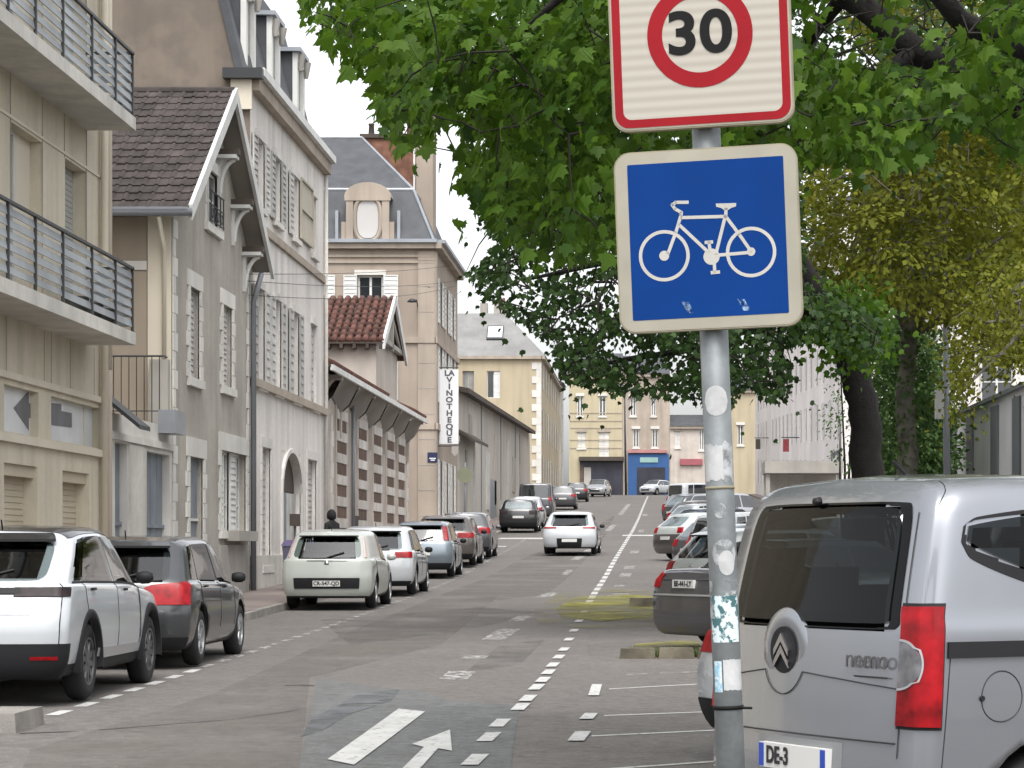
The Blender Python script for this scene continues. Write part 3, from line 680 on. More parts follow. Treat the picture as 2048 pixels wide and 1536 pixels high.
# ================================================================ D: low stone hall with banded bays and a cross gable
DX = -9.1; fd = left(DX); D = T('banded_stone_hall', 'low pinkish stone hall with brown banded bays, bracketed eaves and red gable', 'building', (DX, 77, zg(77)))
y0, y1 = 63.35, 90.0; zE = PL(-8.5, 840, 820)[1]; zE0 = zE
bays = [PL(DX, px)[0] for px in (680, 722, 752, 778, 800)]
m = solid(D, -20, DX, y0, y1, -.5, zE, PINK, skip=('xp',)); wall_holes(m, fd, y0, y1, -.5, zE, [], .2); m.build('wall', PINK, D)
BANDST = M('pale_band_stone', (.62, .58, .535), .9, var=.12, vs=1.5, streak=.4, fine=.15, rnd=.12)
zr0 = PL(DX, 680, 842)[1]; rowh = .63
for c in bays:
    arr(fd, c - 1.25, c + 1.25, zg(c), zr0 + .9, 0, .05, 'bay_panel', PINK, D)
    for k in range(7):
        zt = zr0 - k * rowh * (1.0); 
        if zt - .32 < zg(c) + .5: break
        arr(fd, c - 1.0, c + 1.0, zt - .33, zt, .03, .062, 'brick_band', RBR, D)
        arr(fd, c - 1.18, c + 1.18, zt + .012, zt + .29, .03, .085, 'stone_band', BANDST, D)
for px in (660, 672, 706, 738, 766, 790, 812):
    u = PL(DX, px)[0]; quoins(D, fd, u, zg(u) + .4, zE - 1.0, 1, (.3, .55), .45, WHST, .04) if px in (660, 812) else None
m = MB(); m.prism([(DX - .4, y0, zE - .05), (-8.42, y0, zE - .35), (-8.42, y0, zE - .25), (-15, y0, zE + 2.6), (-15, y0, zE + 2.4)], (0, y1 - y0 + .5, 0)); m.build('roof_deck', DARKW, D)
rs = MB()
for k in range(int((y1 - y0) / .25)):
    y = y0 + .13 + k * .25
    if 77.2 < y < 84.8: continue
    rs.tube([(-8.38, y, zE - .24), (-15, y, zE + 2.65)], .1, 6)
tag(rs.build('tile_field', REDT, D, True), kind='stuff')
m = MB(); m.box(-8.44, -8.36, y0, y1 + .5, zE - .42, zE - .27); m.build('eave_board', WHITEW, D)
for k in range(7):
    y = 66 + k * 3.9; b = MB()
    b.tube([(DX + .05 + .55 * (1 - math.cos(t)), y, zE - 1.35 + .98 * math.sin(t)) for t in np.linspace(0, 1.45, 7)], .09, 6); b.box(DX, DX + .12, y - .12, y + .12, zE - 1.9, zE - .4); b.box(DX, -8.45, y - .09, y + .09, zE - .5, zE - .36); b.build('eave_bracket', PINK, D)
    if k < 6:
        b = MB(); G = []
        for t in np.linspace(0, 1, 10):
            yy = y + .15 + (3.6) * t; h = .75 * math.sin(math.pi * t) ** .6
            G.append([(DX + .03, yy, zE - 1.25 + h * .6), (DX + .35, yy, zE - .95 + h * .6), (-8.47, yy, zE - .40)])
        b.grid(G); b.build('eave_cove', SOFF, D, True)
gy0, gym, gy1 = 77.4, 81.0, 84.6; gx = -8.75; gzr = PC(81, 700, 597)[1]; gze = PC(77.4, 700, 684)[1]
m = MB(); m.prism([(gx - .12, gy0 + .3, zE), (gx - .12, gy1 - .3, zE), (gx - .12, gy1 - .3, gze), (gx - .12, gym, gzr - .15), (gx - .12, gy0 + .3, gze)], (-7, 0, 0)); m.build('gable_wall', PINK, D)
for s, ya in ((1, gy0), (-1, gy1)):
    dk = MB(); dk.hexa([(-17, ya, gze - .05), (gx + .15, ya, gze - .05), (gx + .15, gym, gzr - .05), (-17, gym, gzr - .05), (-17, ya, gze), (gx + .15, ya, gze), (gx + .15, gym, gzr), (-17, gym, gzr)]); dk.build('roof_deck', DARKW, D)
    rs = MB()
    for k in range(34):
        x = gx + .05 - k * .25
        n = 9
        for j in range(n):
            f0, f1 = j / n, (j + 1) / n; o = random.uniform(-.015, .015)
            rs.tube([(x + o, ya + (gym - ya) * f0, gze + (gzr - gze) * f0 + .05), (x + o, ya + (gym - ya) * f1, gze + (gzr - gze) * f1 + .025)], [.125, .10], 6)
    tag(rs.build('tile_field', REDT, D, True), kind='stuff')
    b = MB(); b.hexa([(gx + .12, ya, gze - .22), (gx + .2, ya, gze - .22), (gx + .2, gym, gzr - .22), (gx + .12, gym, gzr - .22), (gx + .12, ya, gze + .12), (gx + .2, ya, gze + .12), (gx + .2, gym, gzr + .16), (gx + .12, gym, gzr + .16)]); b.build('bargeboard', WHITEW, D)
b = MB(); b.box(gx - .05, gx + .1, gym - .08, gym + .08, gze, gzr - .1); b.box(gx - .05, gx + .1, gy0 + .5, gy1 - .5, gze + .1, gze + .25)
b.tube([(gx + .03, gy0 + .8, gze + .2), (gx + .03, gym, gzr - .6)], .06, 6); b.tube([(gx + .03, gy1 - .8, gze + .2), (gx + .03, gym, gzr - .6)], .06, 6); b.build('gable_truss', CONCD, D)
for k in range(18):
    m = MB(); x = gx + .05 - k * .42; m.box(x - .05, x + .05, gy0 - .02, gy0 + .28, gze - .2, gze - .06); m.build('rafter_end', DARKW, D)
pipe(D, [(DX + .1, 72.8, zE - .5), (DX + .1, 72.8, zg(73))], .06, GUTTER)
arr(fd, 73.3, 75.2, zg(74) + 1.05, zg(74) + 1.45, 0, .06, 'cellar_vent', DARKW, D)

# ================================================================ E: tan mansion with slate mansard
E = T('slate_mansion', 'tan stone mansion with slate mansard roof and white oval dormer', 'building', (-12, 100, zg(98)))
EY = 96.0; EX = FX; y1 = 107.2; fe = face(EY); zc = PC(EY, 700, 488)[1]; zb = PC(EY, 700, 372)[1]
def ep(px, py): return PC(EY, px, py)
wA = (ep(715, 0)[0], ep(766, 0)[0], ep(0, 640)[1], ep(0, 550)[1]); wB = (wA[0], wA[1], ep(0, 800)[1], ep(0, 700)[1]); wL = (ep(672, 0)[0] - 2.2, ep(672, 0)[0] - 1.2, wA[2], wA[3])
wL = (ep(607, 0)[0], ep(646, 0)[0], wA[2], wA[3])
m = solid(E, -22, EX, EY, y1, -.5, zc, TAN, skip=('xp', 'ym', 'top')); wall_holes(m, fe, -22, EX, -.5, zc, [wA, wB, wL], .25)
sw = [];
for a in (97.6, 100.6, 103.6):
    sw += [(a, a + 1.2, wA[2], wA[3]), (a, a + 1.2, wB[2], wB[3] + .3), (a, a + 1.2, zg(100) + .9, zg(100) + 3.2)]
wall_holes(m, fl, EY, y1, -.5, zc, sw, .25); m.build('wall', TAN, E)
for w in (wA, wB, wL):
    window(E, fe, *w, .18, WHITEW, 1, 0, GLASS, .08); arr(fe, w[0] - .12, w[1] + .12, w[3], w[3] + .2, 0, .05, 'lintel', WHST, E)
    h = (w[1] - w[0]) / 2
    shutter(E, fe, w[0] - h - .05, w[0] - .02, w[2], w[3], .03, WHITEW); shutter(E, fe, w[1] + .02, w[1] + h + .1, w[2], w[3], .03, WHITEW)
for w in sw:
    window(E, fl, *w, .18, WHITEW, 1, 0, CURT, .08); shutter(E, fl, w[0] - .62, w[0] - .02, w[2], w[3], .03, WHITEW, 8); shutter(E, fl, w[1] + .02, w[1] + .62, w[2], w[3], .03, WHITEW, 8)
arr(fe, -22, EX + .02, zc - .2, zc + .02, 0, .28, 'cornice', TAN2, E); arr(fl, EY - .28, y1, zc - .2, zc + .02, 0, .28, 'cornice', TAN2, E)
arr(fe, -22, EX + .1, zc + .02, zc + .16, -.2, .42, 'gutter', ZINC, E); arr(fl, EY - .1, y1, zc + .02, zc + .16, .0, .42, 'gutter', ZINC, E)
for py in (512, 524): arr(fe, -22, EX, ep(0, py)[1] - .05, ep(0, py)[1] + .05, 0, .07, 'moulding', TAN2, E)
zz = ep(0, 680)[1]; arr(fe, -10.2, EX + .03, zz - .12, zz + .12, 0, .1, 'string_course', TAN2, E); arr(fl, EY - .1, y1, zz - .12, zz + .12, 0, .1, 'string_course', TAN2, E)
zz = ep(0, 852)[1]; arr(fe, -10.0, EX + .03, zz - .14, zz + .12, 0, .12, 'string_course', TAN2, E); arr(fl, EY - .12, y1, zz - .14, zz + .12, 0, .12, 'string_course', TAN2, E)
arr(fe, ep(836, 0)[0], EX + .01, zg(96) - .2, zc - .3, 0, .06, 'corner_pilaster', TAN2, E); arr(fl, EY - .06, EY + .6, zg(96) - .2, zc - .3, 0, .06, 'corner_pilaster', TAN2, E)
for k in range(12):
    z0 = zg(96) + k * 1.02; arr(fe, ep(836, 0)[0] + .02, EX - .01, z0, z0 + .02, .06, .07, 'joint', CONCD, E)
ins = .95
def ring(i, z): return [(-22 + i, EY + i - .0, z), (EX - i, EY + i, z), (EX - i, y1 - i, z), (-22 + i, y1 - i, z)]
m = MB(); a = ring(.05, zc + .12); b = ring(ins, zb); zr = zb + 2.9; rr = [(-17, 101.6, zr), (-12.2, 101.6, zr)]
m.add(a + b + rr, [(0, 1, 5, 4), (1, 2, 6, 5), (2, 3, 7, 6), (3, 0, 4, 7), (4, 5, 9, 8), (6, 7, 8, 9), (5, 6, 9), (7, 4, 8)]); m.build('mansard_roof', SLATE, E)
m = MB(); m.tube([b[0], b[1], b[2]], .07, 6); m.tube([b[1], (EX - .05, EY + .05, zc + .15)], .06, 6); m.tube([rr[0], rr[1], b[1]], .06, 6); m.build('roof_flashing', ZINC, E)
cx = ep(735, 0)[0]; hw = .82; zd0 = zc + .15; zd1 = ep(0, 395)[1]; dm = MB(); fdm = face(EY + .1)
fdm.box(dm, cx - hw, cx + hw, zd0, zd1, -1.6, 0); q = dm.build('dormer', TAN, E)
dm = MB(); dm.prism([fdm.p(cx + (hw + .12) * math.cos(t), zd1 + .02 + .6 * math.sin(t), .1) for t in np.linspace(0, math.pi, 14)], (0, 1.6, 0)); dm.build('dormer_arch', TAN2, q)
dm = MB(); fdm.box(dm, cx - hw - .1, cx + hw + .1, zd1 - .12, zd1 + .02, 0, .12); dm.build('dormer_moulding', TAN2, q)
dm = MB(); dm.prism([fdm.p(cx + .43 * abs(math.cos(t)) ** .7 * (1 if math.cos(t) > 0 else -1), (zd0 + zd1) / 2 + .0 + .76 * abs(math.sin(t)) ** .7 * (1 if math.sin(t) > 0 else -1), .03) for t in np.linspace(0, 2 * math.pi, 29)[:-1]], (0, .04, 0)); dm.build('oval_board', M('white_board', (.48, .47, .455), .7, var=.03), q)
dm = MB(); P = [fdm.p(cx + .52 * abs(math.cos(t)) ** .7 * (1 if math.cos(t) > 0 else -1), (zd0 + zd1) / 2 + .86 * abs(math.sin(t)) ** .7 * (1 if math.sin(t) > 0 else -1), .03) for t in np.linspace(0, 2 * math.pi, 29)]; dm.tube(P, .08, 6); dm.build('oval_frame', TAN2, q)
for s in (-1, 1):
    dm = MB(); fdm.box(dm, cx + s * (hw - .1) - .14, cx + s * (hw - .1) + .14, zd0, zd1 - .12, 0, .09); dm.build('dormer_pilaster', TAN2, q)
    dm = MB(); fdm.box(dm, cx + s * (hw + .12) - .12, cx + s * (hw + .12) + .12, zd0, zd0 + .75, -.3, .02); dm.build('dormer_scroll', TAN, q)
    dm = MB(); fdm.box(dm, cx + s * (hw + .42) - .06, cx + s * (hw + .42) + .06, zd0 - .05, zd0 + 1.2, -.5, .05); dm.build('zinc_flashing', ZINC, q)
m = MB(); m.box(-12.3, -9.75, 102.6, 104.2, zc, zr + .15); ch = m.build('chimney', BRICK, E)
m = MB(); m.box(-12.4, -9.65, 102.5, 104.3, zr + .15, zr + .32); m.build('chimney_cap', DARKW, ch)
for k in range(4):
    m = MB(); m.lathe([(0, .14), (.5, .11), (.52, .13), (.58, .13)], 10, 'Z', (-12.0 + k * .55, 103.4, zr + .32)); m.build('chimney_pot', BRICK if k % 2 else DARKW, ch, True)
m = MB(); m.box(-9.7, -9.0, 99.5, 101.0, zc, zr + .9); ch = m.build('chimney', TAN, E); m = MB(); m.box(-9.75, -8.95, 99.45, 101.05, zr + .9, zr + 1.05); m.build('chimney_cap', TAN2, ch)
m = MB(); m.box(-9.82, -9.74, 99.55, 99.7, zc, zr - .4); m.build('flue_strip', WHITEW, E)
# street plate and small bracket on the corner
NAVY = M('navy_enamel', (.025, .03, .075), .35, var=.05)
WHP = M('white_plate', (.72, .72, .72), .5, var=.04)
tx = ep(866, 0)[0]; tz = ep(0, 915)[1]
pl = T('street_name_plate', 'small navy street name plate on the tan mansion corner', 'sign', (tx, EY - .08, tz))
arr(fe, tx - .21, tx + .19, tz - .2, tz + .2, .062, .085, 'plate', NAVY, pl)
for k, (a, b) in enumerate(((-.14, .12), (-.09, .08))): arr(fe, tx + a, tx + b, tz - .06 - k * .07, tz - .02 - k * .07, .086, .09, 'lettering', WHP, pl)
# ---- vertical banner
BAN = M('banner_white', (.70, .71, .72), .6, var=.04); INK = M('banner_ink', (.09, .09, .11), .6, var=.05)
byy = 97.2; bu0, bz1 = PC(byy, 879, 739); bu1, bz0 = PC(byy, 917, 888); bn = T('vertical_banner', 'white vertical banner sign with dark stacked letters on the mansion wall', 'banner', (bu0, byy, bz0))
fbn = face(byy); arr(fbn, bu0, bu1, bz0, bz1, -.05, .05, 'panel', BAN, bn)
cxb = (bu0 + bu1) / 2; rows_ = ['LA', 'V', 'I', 'N', 'O', 'T', 'H', 'E', 'Q', 'U', 'E']; hh = (bz1 - bz0) / (len(rows_) + .15)
for k, tline in enumerate(rows_):
    me = text_mesh(tline, hh * 1.12, .004, bold=.012, sx=1.15); me.materials.append(INK)
    o = put('letter', me, bn, Vector((cxb + .02, byy - .056, bz1 - hh * (k + .58))) - org(bn)); o.rotation_euler = (R(90), 0, 0)
m = MB(); m.tube([(EX, byy, bz1 + .08), (bu1, byy, bz1 + .08)], .025, 6); m.tube([(EX, byy, bz0 - .08), (bu1, byy, bz0 - .08)], .025, 6); m.build('bracket', DKMET, bn)
m = MB(); m.prism([(bu1 - .28, byy - .02, bz0 - .08), (bu1, byy - .02, bz0 - .08), (bu1, byy - .02, bz0 - .35), (bu1 - .14, byy - .02, bz0 - .5), (bu1 - .28, byy - .02, bz0 - .35)], (0, .04, 0)); m.build('crest_plate', CONCD, bn)
# bracket lamp on the mansion side
lx, lz = ep(828, 603); lm = T('wall_bracket_lamp', 'small dark bracket lamp on the tan mansion side wall', 'lamp', (lx, EY, lz))
m = MB(); m.tube([(lx + .15, EY, lz - .2), (lx + .15, EY - .5, lz), (lx, EY - .7, lz)], .025, 6); m.build('arm', DKMET, lm); m = MB(); m.lathe([(-.12, .02), (-.1, .22), (.02, .1), (.05, 0)], 12, 'Z', (lx, EY - .75, lz)); m.build('lamp_head', DKMET, lm, True)

# ================================================================ F: long low warehouse
Fb = T('low_warehouse', 'long pale warehouse with dark sloping eaves beyond the mansion', 'building', (FX, 140, zg(140)))
y0, y1 = 107.3, 189.0; PALEW = M('pale_dirty_render', (.47, .44, .39), .9, var=.1, vs=.3, streak=.5)
def ze_(y): return np.interp(y, [107, 168, 190], [PL(-8.2, 922, 772)[1], PL(-8.2, 1063, 861)[1], PL(-8.2, 1063, 861)[1] + .3])
m = MB(); m.add([(FX, y0, 0), (FX, 172, 0), (FX, 172, ze_(172)), (FX, y0, ze_(y0)), (-20, y0, 0), (-20, 172, 0), (-20, 172, ze_(172)), (-20, y0, ze_(y0))], [(0, 1, 2, 3), (4, 5, 6, 7), (0, 3, 7, 4), (1, 2, 6, 5)]); m.build('wall', PALEW, Fb)
m = MB(); m.hexa([(-20, y0, ze_(y0) + 2), (-8.1, y0, ze_(y0) - .1), (-8.1, 170, ze_(170) - .1), (-20, 170, ze_(170) + 2), (-20, y0, ze_(y0) + 2.3), (-8.1, y0, ze_(y0) + .12), (-8.1, 170, ze_(170) + .12), (-20, 170, ze_(170) + 2.3)]); m.build('roof', DARKW, Fb)
m = MB(); zz = PL(-8.0, 920, 868)[1]; m.hexa([(FX, 107.5, zz + .4), (-7.95, 107.5, zz), (-7.95, 118, zz + .15), (FX, 118, zz + .55), (FX, 107.5, zz + .55), (-7.95, 107.5, zz + .14), (-7.95, 118, zz + .29), (FX, 118, zz + .7)]); m.build('pent_roof', DARKW, Fb)
for px, w, py0, py1, mt in ((932, .5, 900, 1040, CONCD), (948, .35, 905, 1040, GREYSH), (962, .12, 800, 1030, GUTTER), (975, 1.2, 905, 1020, GREYSH), (990, 1.0, 870, 1010, PINK), (1001, .14, 830, 1000, GUTTER), (1015, 1.2, 880, 1000, GREYSH), (1027, 1.5, 915, 985, CONCD), (1040, .9, 870, 990, CONCD), (940, .9, 830, 880, CONCD), (1030, .12, 850, 980, GUTTER), (985, 2.6, 960, 1040, ZINC)):
    u = fp(px)[0]; arr(fl, u - w, u + w, max(zg(u), fp(px, py1)[1]), fp(px, py0)[1], 0, .05, 'door' if py1 > 1000 else 'wall_panel', mt, Fb)

# ================================================================ G: yellow corner house
G = T('yellow_corner_house', 'three storey yellow corner house with white quoins and roof window', 'house', (FX, 195, zg(192)))
GY = 190.0; fg = face(GY); y1 = 226.0; zc = PC(GY, 1000, 712)[1]
def gp(px, py): return PC(GY, px, py)
gw1 = (gp(974, 0)[0], gp(1000, 0)[0], gp(0, 796)[1], gp(0, 742)[1]); gw2 = (gp(925, 0)[0], gp(948, 0)[0], gp(0, 796)[1], gp(0, 742)[1])
m = solid(G, -20, FX, GY, y1, 0, zc, SAND, skip=('ym', 'xp', 'top')); wall_holes(m, fg, -20, FX, 0, zc, [gw1, gw2], .3)
gs = [];
for a in (193, 197.5, 202, 207, 212, 217, 222):
    for k in range(3): gs.append((a, a + 1.3, zg(200) + 1.2 + k * 3.7, zg(200) + 3.4 + k * 3.7))
wall_holes(m, fl, GY, y1, 0, zc, gs, .25); m.build('wall', SAND, G)
for w in gs: window(G, fl, *w, .2, GREYSH, 1, 0, CURT, .1); shutter(G, fl, w[0] - .7, w[0], w[2], w[3], .03, GREYSH, 4)
window(G, fg, gw1[0], gw1[0] + .55, gw1[2], gw1[3], .2, WHITEW, 0, 0, GLASS); shutter(G, fg, gw1[0] + .56, gw1[1], gw1[2], gw1[3], -.1, WHITEW); window(G, fg, *gw2, .2, TAN2, 1, 0, CURT)
quoins(G, fg, FX, zg(190), zc - .3, -1, (.4, .75), .55, WHST, .06)
arr(fg, -20, FX + .05, zc - .25, zc, 0, .3, 'cornice', TAN2, G); arr(fl, GY - .3, y1, zc - .25, zc, 0, .3, 'cornice', TAN2, G)
zt = PC(GY + 5, 990, 628)[1]; m = MB()
m.add([(-20.2, GY - .3, zc), (FX + .35, GY - .3, zc), (FX + .35, y1, zc), (-20.2, y1, zc), (-14.3, GY + 5.5, zt), (-14.3, y1 - 5.5, zt)], [(0, 1, 4), (1, 2, 5, 4), (2, 3, 5), (3, 0, 4, 5)])
m.v = [(-20.2, GY - .3, zc), (FX + .35, GY - .3, zc), (FX + .35, y1, zc), (-20.2, y1, zc), (-15.5, GY + 4.5, zt), (-11.7, GY + 4.5, zt), (-11.7, y1, zt), (-15.5, y1, zt)]; m.f = [(0, 1, 5, 4), (1, 2, 6, 5), (2, 3, 7, 6), (3, 0, 4, 7), (4, 5, 6, 7)]
SLATE2 = M('pale_slate', (.20, .20, .195), .7, var=.12, vs=.6, streak=.2); m.build('roof', SLATE2, G)
kx = gp(987, 0)[0]; kz = zc + (zt - zc) * .32; tk = (zt - zc) / 4.8
def sp(x, s): return Vector((x, GY - .3 + 4.8 * s, zc + (zt - zc) * s))
m = MB(); nv2 = Vector((0, -tk, 1)).normalized() * .12; m.prism([sp(kx - .65, .36), sp(kx + .65, .36), sp(kx + .65, .68), sp(kx - .65, .68)], nv2); sk = m.build('roof_window', DKMET, G)
m = MB(); m.prism([sp(kx - .58, .40) + nv2, sp(kx + .58, .40) + nv2, sp(kx + .58, .66) + nv2, sp(kx - .58, .66) + nv2], nv2 * .1); m.build('pane', M('sky_glass', (.55, .58, .6), .1, var=.05), sk)
for x in (-13.5, -12.4, -11.9):
    m = MB(); m.box(x - .3, x + .3, GY + 5, GY + 5.8, zt - .3, zt + .9); c_ = m.build('chimney', CONCD, G); m = MB(); m.lathe([(0, .14), (.45, .1)], 8, 'Z', (x, GY + 5.4, zt + .9)); m.build('chimney_pot', BRICK, c_, True)
# H: further facade along the street
Hh = T('grey_terrace', 'narrow grey terrace beyond the yellow corner house', 'building', (FX, 240, zg(230)))
m = solid(Hh, -20, FX + .2, 226.1, 233, 0, zg(230) + 10.5, PALEW, skip=()); m.build('wall', PALEW, Hh)
fl2 = left(FX + .2)
for k in range(3): window(Hh, fl2, 228.5, 230, zg(230) + 1 + 3.3 * k, zg(230) + 3 + 3.3 * k, -.05, GREYSH, 1, 0, CURT, .1)
m = MB(); m.prism([(-20, 226, zg(230) + 10.5), (FX + .5, 226, zg(230) + 10.5), (-14, 226, zg(230) + 13.5)], (0, 7, 0)); m.build('roof', SLATE, Hh)

# ================================================================ end of the street
EYY = 264.0; fI = face(EYY)
def ip(px, py=CY): return PC(EYY, px, py)
DKSHOP = M('dark_shop', (.03, .03, .042), .4, var=.3, vs=.6); BLUE = M('blue_shopfront', (.025, .085, .23), .6, var=.1, vs=.8)
def endhouse(name, label, px0, px1, pyt, mat, wins, shutters=True, roofm=SLATE, pyr=None, dep=9):
    r = T(name, label, 'building', (ip((px0 + px1) / 2)[0], EYY, zg(EYY)))
    x0, x1 = ip(px0)[0], ip(px1)[0]; zt = ip(0, pyt)[1]
    hs_ = [(ip(a)[0], ip(b)[0], ip(0, d)[1], ip(0, c)[1]) for a, b, c, d, k in wins]
    m = solid(r, x0 + .01, x1 - .01, EYY, EYY + dep, 5, zt, mat, skip=('ym',)); wall_holes(m, fI, x0 + .01, x1 - .01, 5, zt, hs_, .3); m.build('wall', mat, r)
    for h, w in zip(hs_, wins):
        if w[4] == 's': c = (h[0] + h[1]) / 2; shutter(r, fI, h[0], c - .01, h[2], h[3], -.12, WHST, 4); shutter(r, fI, c + .01, h[1], h[2], h[3], -.12, WHST, 4)
        else: window(r, fI, *h, .2, WHITEW, 1, 0, GLASS, .12)
        arr(fI, h[0] - .15, h[1] + .15, h[3], h[3] + .3, 0, .12, 'lintel', WHST if w[4] != 's' else TAN2, r); arr(fI, h[0] - .1, h[1] + .1, h[2] - .18, h[2], 0, .12, 'sill', WHST, r)
    arr(fI, x0, x1, zt - .3, zt, 0, .3, 'cornice', TAN2, r)
    if pyr: m = MB(); zr_ = ip(0, pyr)[1]; m.prism([(x0, EYY - .4, zt), (x0, EYY + dep, zt), (x0, EYY + dep / 2, zr_)], (x1 - x0, 0, 0)); m.build('roof', roofm, r)
    return r
I1 = endhouse('yellow_shop_house', 'yellow house with dark shopfront facing down the street', 1138, 1245, 742, YEL, [(1154, 1166, 792, 832, 'w'), (1198, 1212, 792, 832, 'w'), (1155, 1171, 864, 896, 's'), (1198, 1218, 864, 916, 's')], pyr=700)
for py in (826, 842, 856, 880, 896): arr(fI, ip(1140)[0], ip(1244)[0], ip(0, py)[1] - .05, ip(0, py)[1] + .05, 0, .05, 'rustic_band', TAN2, I1)
m = MB(); fI.box(m, ip(1160)[0], ip(1246)[0], 6.9, ip(0, 922)[1], -.3, .25); sh = m.build('shopfront', DKSHOP, I1)
arr(fI, ip(1158)[0], ip(1248)[0], ip(0, 922)[1], ip(0, 914)[1], 0, .9, 'awning', DARKW, I1)
arr(fI, ip(1160)[0], ip(1166)[0], 6.9, ip(0, 930)[1], .25, .3, 'shop_jamb', RBR, sh); arr(fI, ip(1168)[0], ip(1182)[0], 6.9, ip(0, 935)[1], .25, .29, 'shop_door', CONCD, sh)
I2 = endhouse('pink_blue_shop_house', 'pinkish house above a bright blue shopfront', 1245, 1340, 748, TAN2, [(1266, 1278, 858, 895, 'w'), (1304, 1316, 858, 895, 'w'), (1260, 1272, 795, 832, 'w'), (1302, 1312, 795, 832, 'w')], pyr=705)
m = MB(); fI.box(m, ip(1256)[0], ip(1338)[0], 6.9, ip(0, 908)[1], -.3, .25); sh = m.build('shopfront', BLUE, I2)
arr(fI, ip(1274)[0], ip(1330)[0], 6.9, ip(0, 935)[1], .25, .3, 'shop_window', DKSHOP, sh); arr(fI, ip(1280)[0], ip(1316)[0], ip(0, 925)[1], ip(0, 915)[1], .25, .32, 'shop_sign', M('pale_sign', (.25, .4, .38), .5), sh)
arr(fI, ip(1256)[0], ip(1334)[0], ip(0, 906)[1], ip(0, 900)[1], 0, .5, 'awning', M('faded_red', (.42, .2, .2), .7), I2)
I3 = endhouse('low_roof_house', 'low beige house with dark roof right of the blue shop', 1340, 1420, 852, PINK, [(1350, 1360, 862, 895, 's'), (1398, 1408, 858, 900, 'w')], pyr=825)
arr(fI, ip(1360)[0], ip(1405)[0], ip(0, 930)[1], ip(0, 918)[1], 0, .3, 'shop_sign', M('dull_red', (.35, .1, .12), .6), I3)
I4 = endhouse('pale_house', 'pale house at the right end of the cross street', 1420, 1520, 780, SAND, [(1440, 1452, 850, 890, 'w'), (1475, 1487, 850, 890, 'w')], pyr=740)
# ================================================================ right-hand row
RX = 10.0; frr = right(RX); WPK = M('white_pink_render', (.76, .715, .69), .9, var=.08, vs=.25, streak=.12)
Rr = T('terrace_row', 'pale pinkish terrace row on the right beyond the trees', 'building', (RX, 180, zg(180)))
y0, y1 = 125, 228; hol = []
for i, a in enumerate(np.arange(128, 226, 5.2)):
    for k in range(4): hol.append((a, a + 1.6, zg(a) + 1.2 + 3.3 * k, zg(a) + 3.3 + 3.3 * k))
m = solid(Rr, RX, 24, y0, y1, 0, 19.5, WPK, skip=('xm',)); 
for j in range(4):
    ya = y0 + (y1 - y0) * j / 4; yb = y0 + (y1 - y0) * (j + 1) / 4
    wall_holes(m, frr, ya, yb, 0, 19.5, [h for h in hol if ya < h[0] and h[1] < yb], .25)
m.build('wall', WPK, Rr)
for h in hol:
    if any(y0 + (y1 - y0) * j / 4 < h[0] and h[1] < y0 + (y1 - y0) * (j + 1) / 4 for j in range(4)):
        window(Rr, frr, *h, .2, WHITEW, 1, 0, GLASS, .12); shutter(Rr, frr, h[0] - .7, h[0], h[2], h[3], .03, WHITEW, 4)
m = MB(); m.prism([(RX - .4, y0, 19.5), (24, y0, 19.5), (17, y0, 23.5)], (0, y1 - y0, 0)); m.build('roof', SLATE, Rr)
fRe = face(y0); tz = PC(y0, 0, 908)[1]; tx = RX + .55
pl = T('district_plate', 'small black and white plate on the end wall of the right terrace', 'sign', (tx - .2, y0, tz)); arr(frr, 126.3, 132, tz - .35, tz + .3, .02, .06, 'plate', NAVY, pl); arr(frr, 127.5, 130.5, tz - .2, tz + .05, .061, .07, 'lettering', WHP, pl)
# hanging flags
for px, py, mt, lb in ((1572, 893, M('flag_red', (.26, .05, .055), .8), 'small red flag on the right terrace facade'), (1516, 890, DARKW, 'dark hanging shop sign on the right terrace facade')):
    Yf = PL(RX - .9, px)[0]; zf = PL(RX - .9, px, py)[1]
    r = T('hanging_sign', lb, 'sign', (RX - .6, Yf, zf)); m = MB(); m.tube([(RX, Yf, zf + .6), (RX - 1.2, Yf, zf + .6)], .04, 6); m.build('bracket', DKMET, r); m = MB(); m.box(RX - 1.1, RX - .7, Yf - .04, Yf + .04, zf - .35, zf + .5); m.build('panel', mt, r)
# pale shed on the right with grey upright slats
Sh = T('panelled_hall', 'low pale hall with upright grey wall panels at the right edge', 'building', (9, 58, zg(58)))
frs = right(9.0); zsh = PL(9.0, 2048, 768)[1]; PANEL = M('pale_metal_panel', (.74, .74, .74), .5, var=.05, vs=.6, streak=.15); DPAN = M('grey_metal_slat', (.17, .18, .19), .5, var=.08)
m = solid(Sh, 9.0, 22, 44, 72.5, 0, zsh, PANEL, skip=()); m.build('wall', PANEL, Sh)
for px in (1908, 1942, 1992, 2036, 2085, 2140, 2210): 
    u = PL(9.0, px)[0]; w = .55 * u / 62; arr(frs, u - w, u + w, zg(u) - .2, zsh - .25, 0, .06, 'wall_slat', DPAN, Sh)
    arr(frs, u + w + .2, u + w + .32, zg(u) - .2, zsh - .25, 0, .03, 'joint', ZINC, Sh)
m = MB(); m.hexa([(8.85, 43.5, zsh - .1), (22, 43.5, zsh + 1.5), (22, 73, zsh + 1.5), (8.85, 73, zsh - .1), (8.85, 43.5, zsh), (22, 43.5, zsh + 1.6), (22, 73, zsh + 1.6), (8.85, 73, zsh)]); m.build('roof', DPAN, Sh)
Wh = T('white_rendered_house', 'white rendered house behind the panelled hall and trees', 'house', (13, 84, zg(84)))
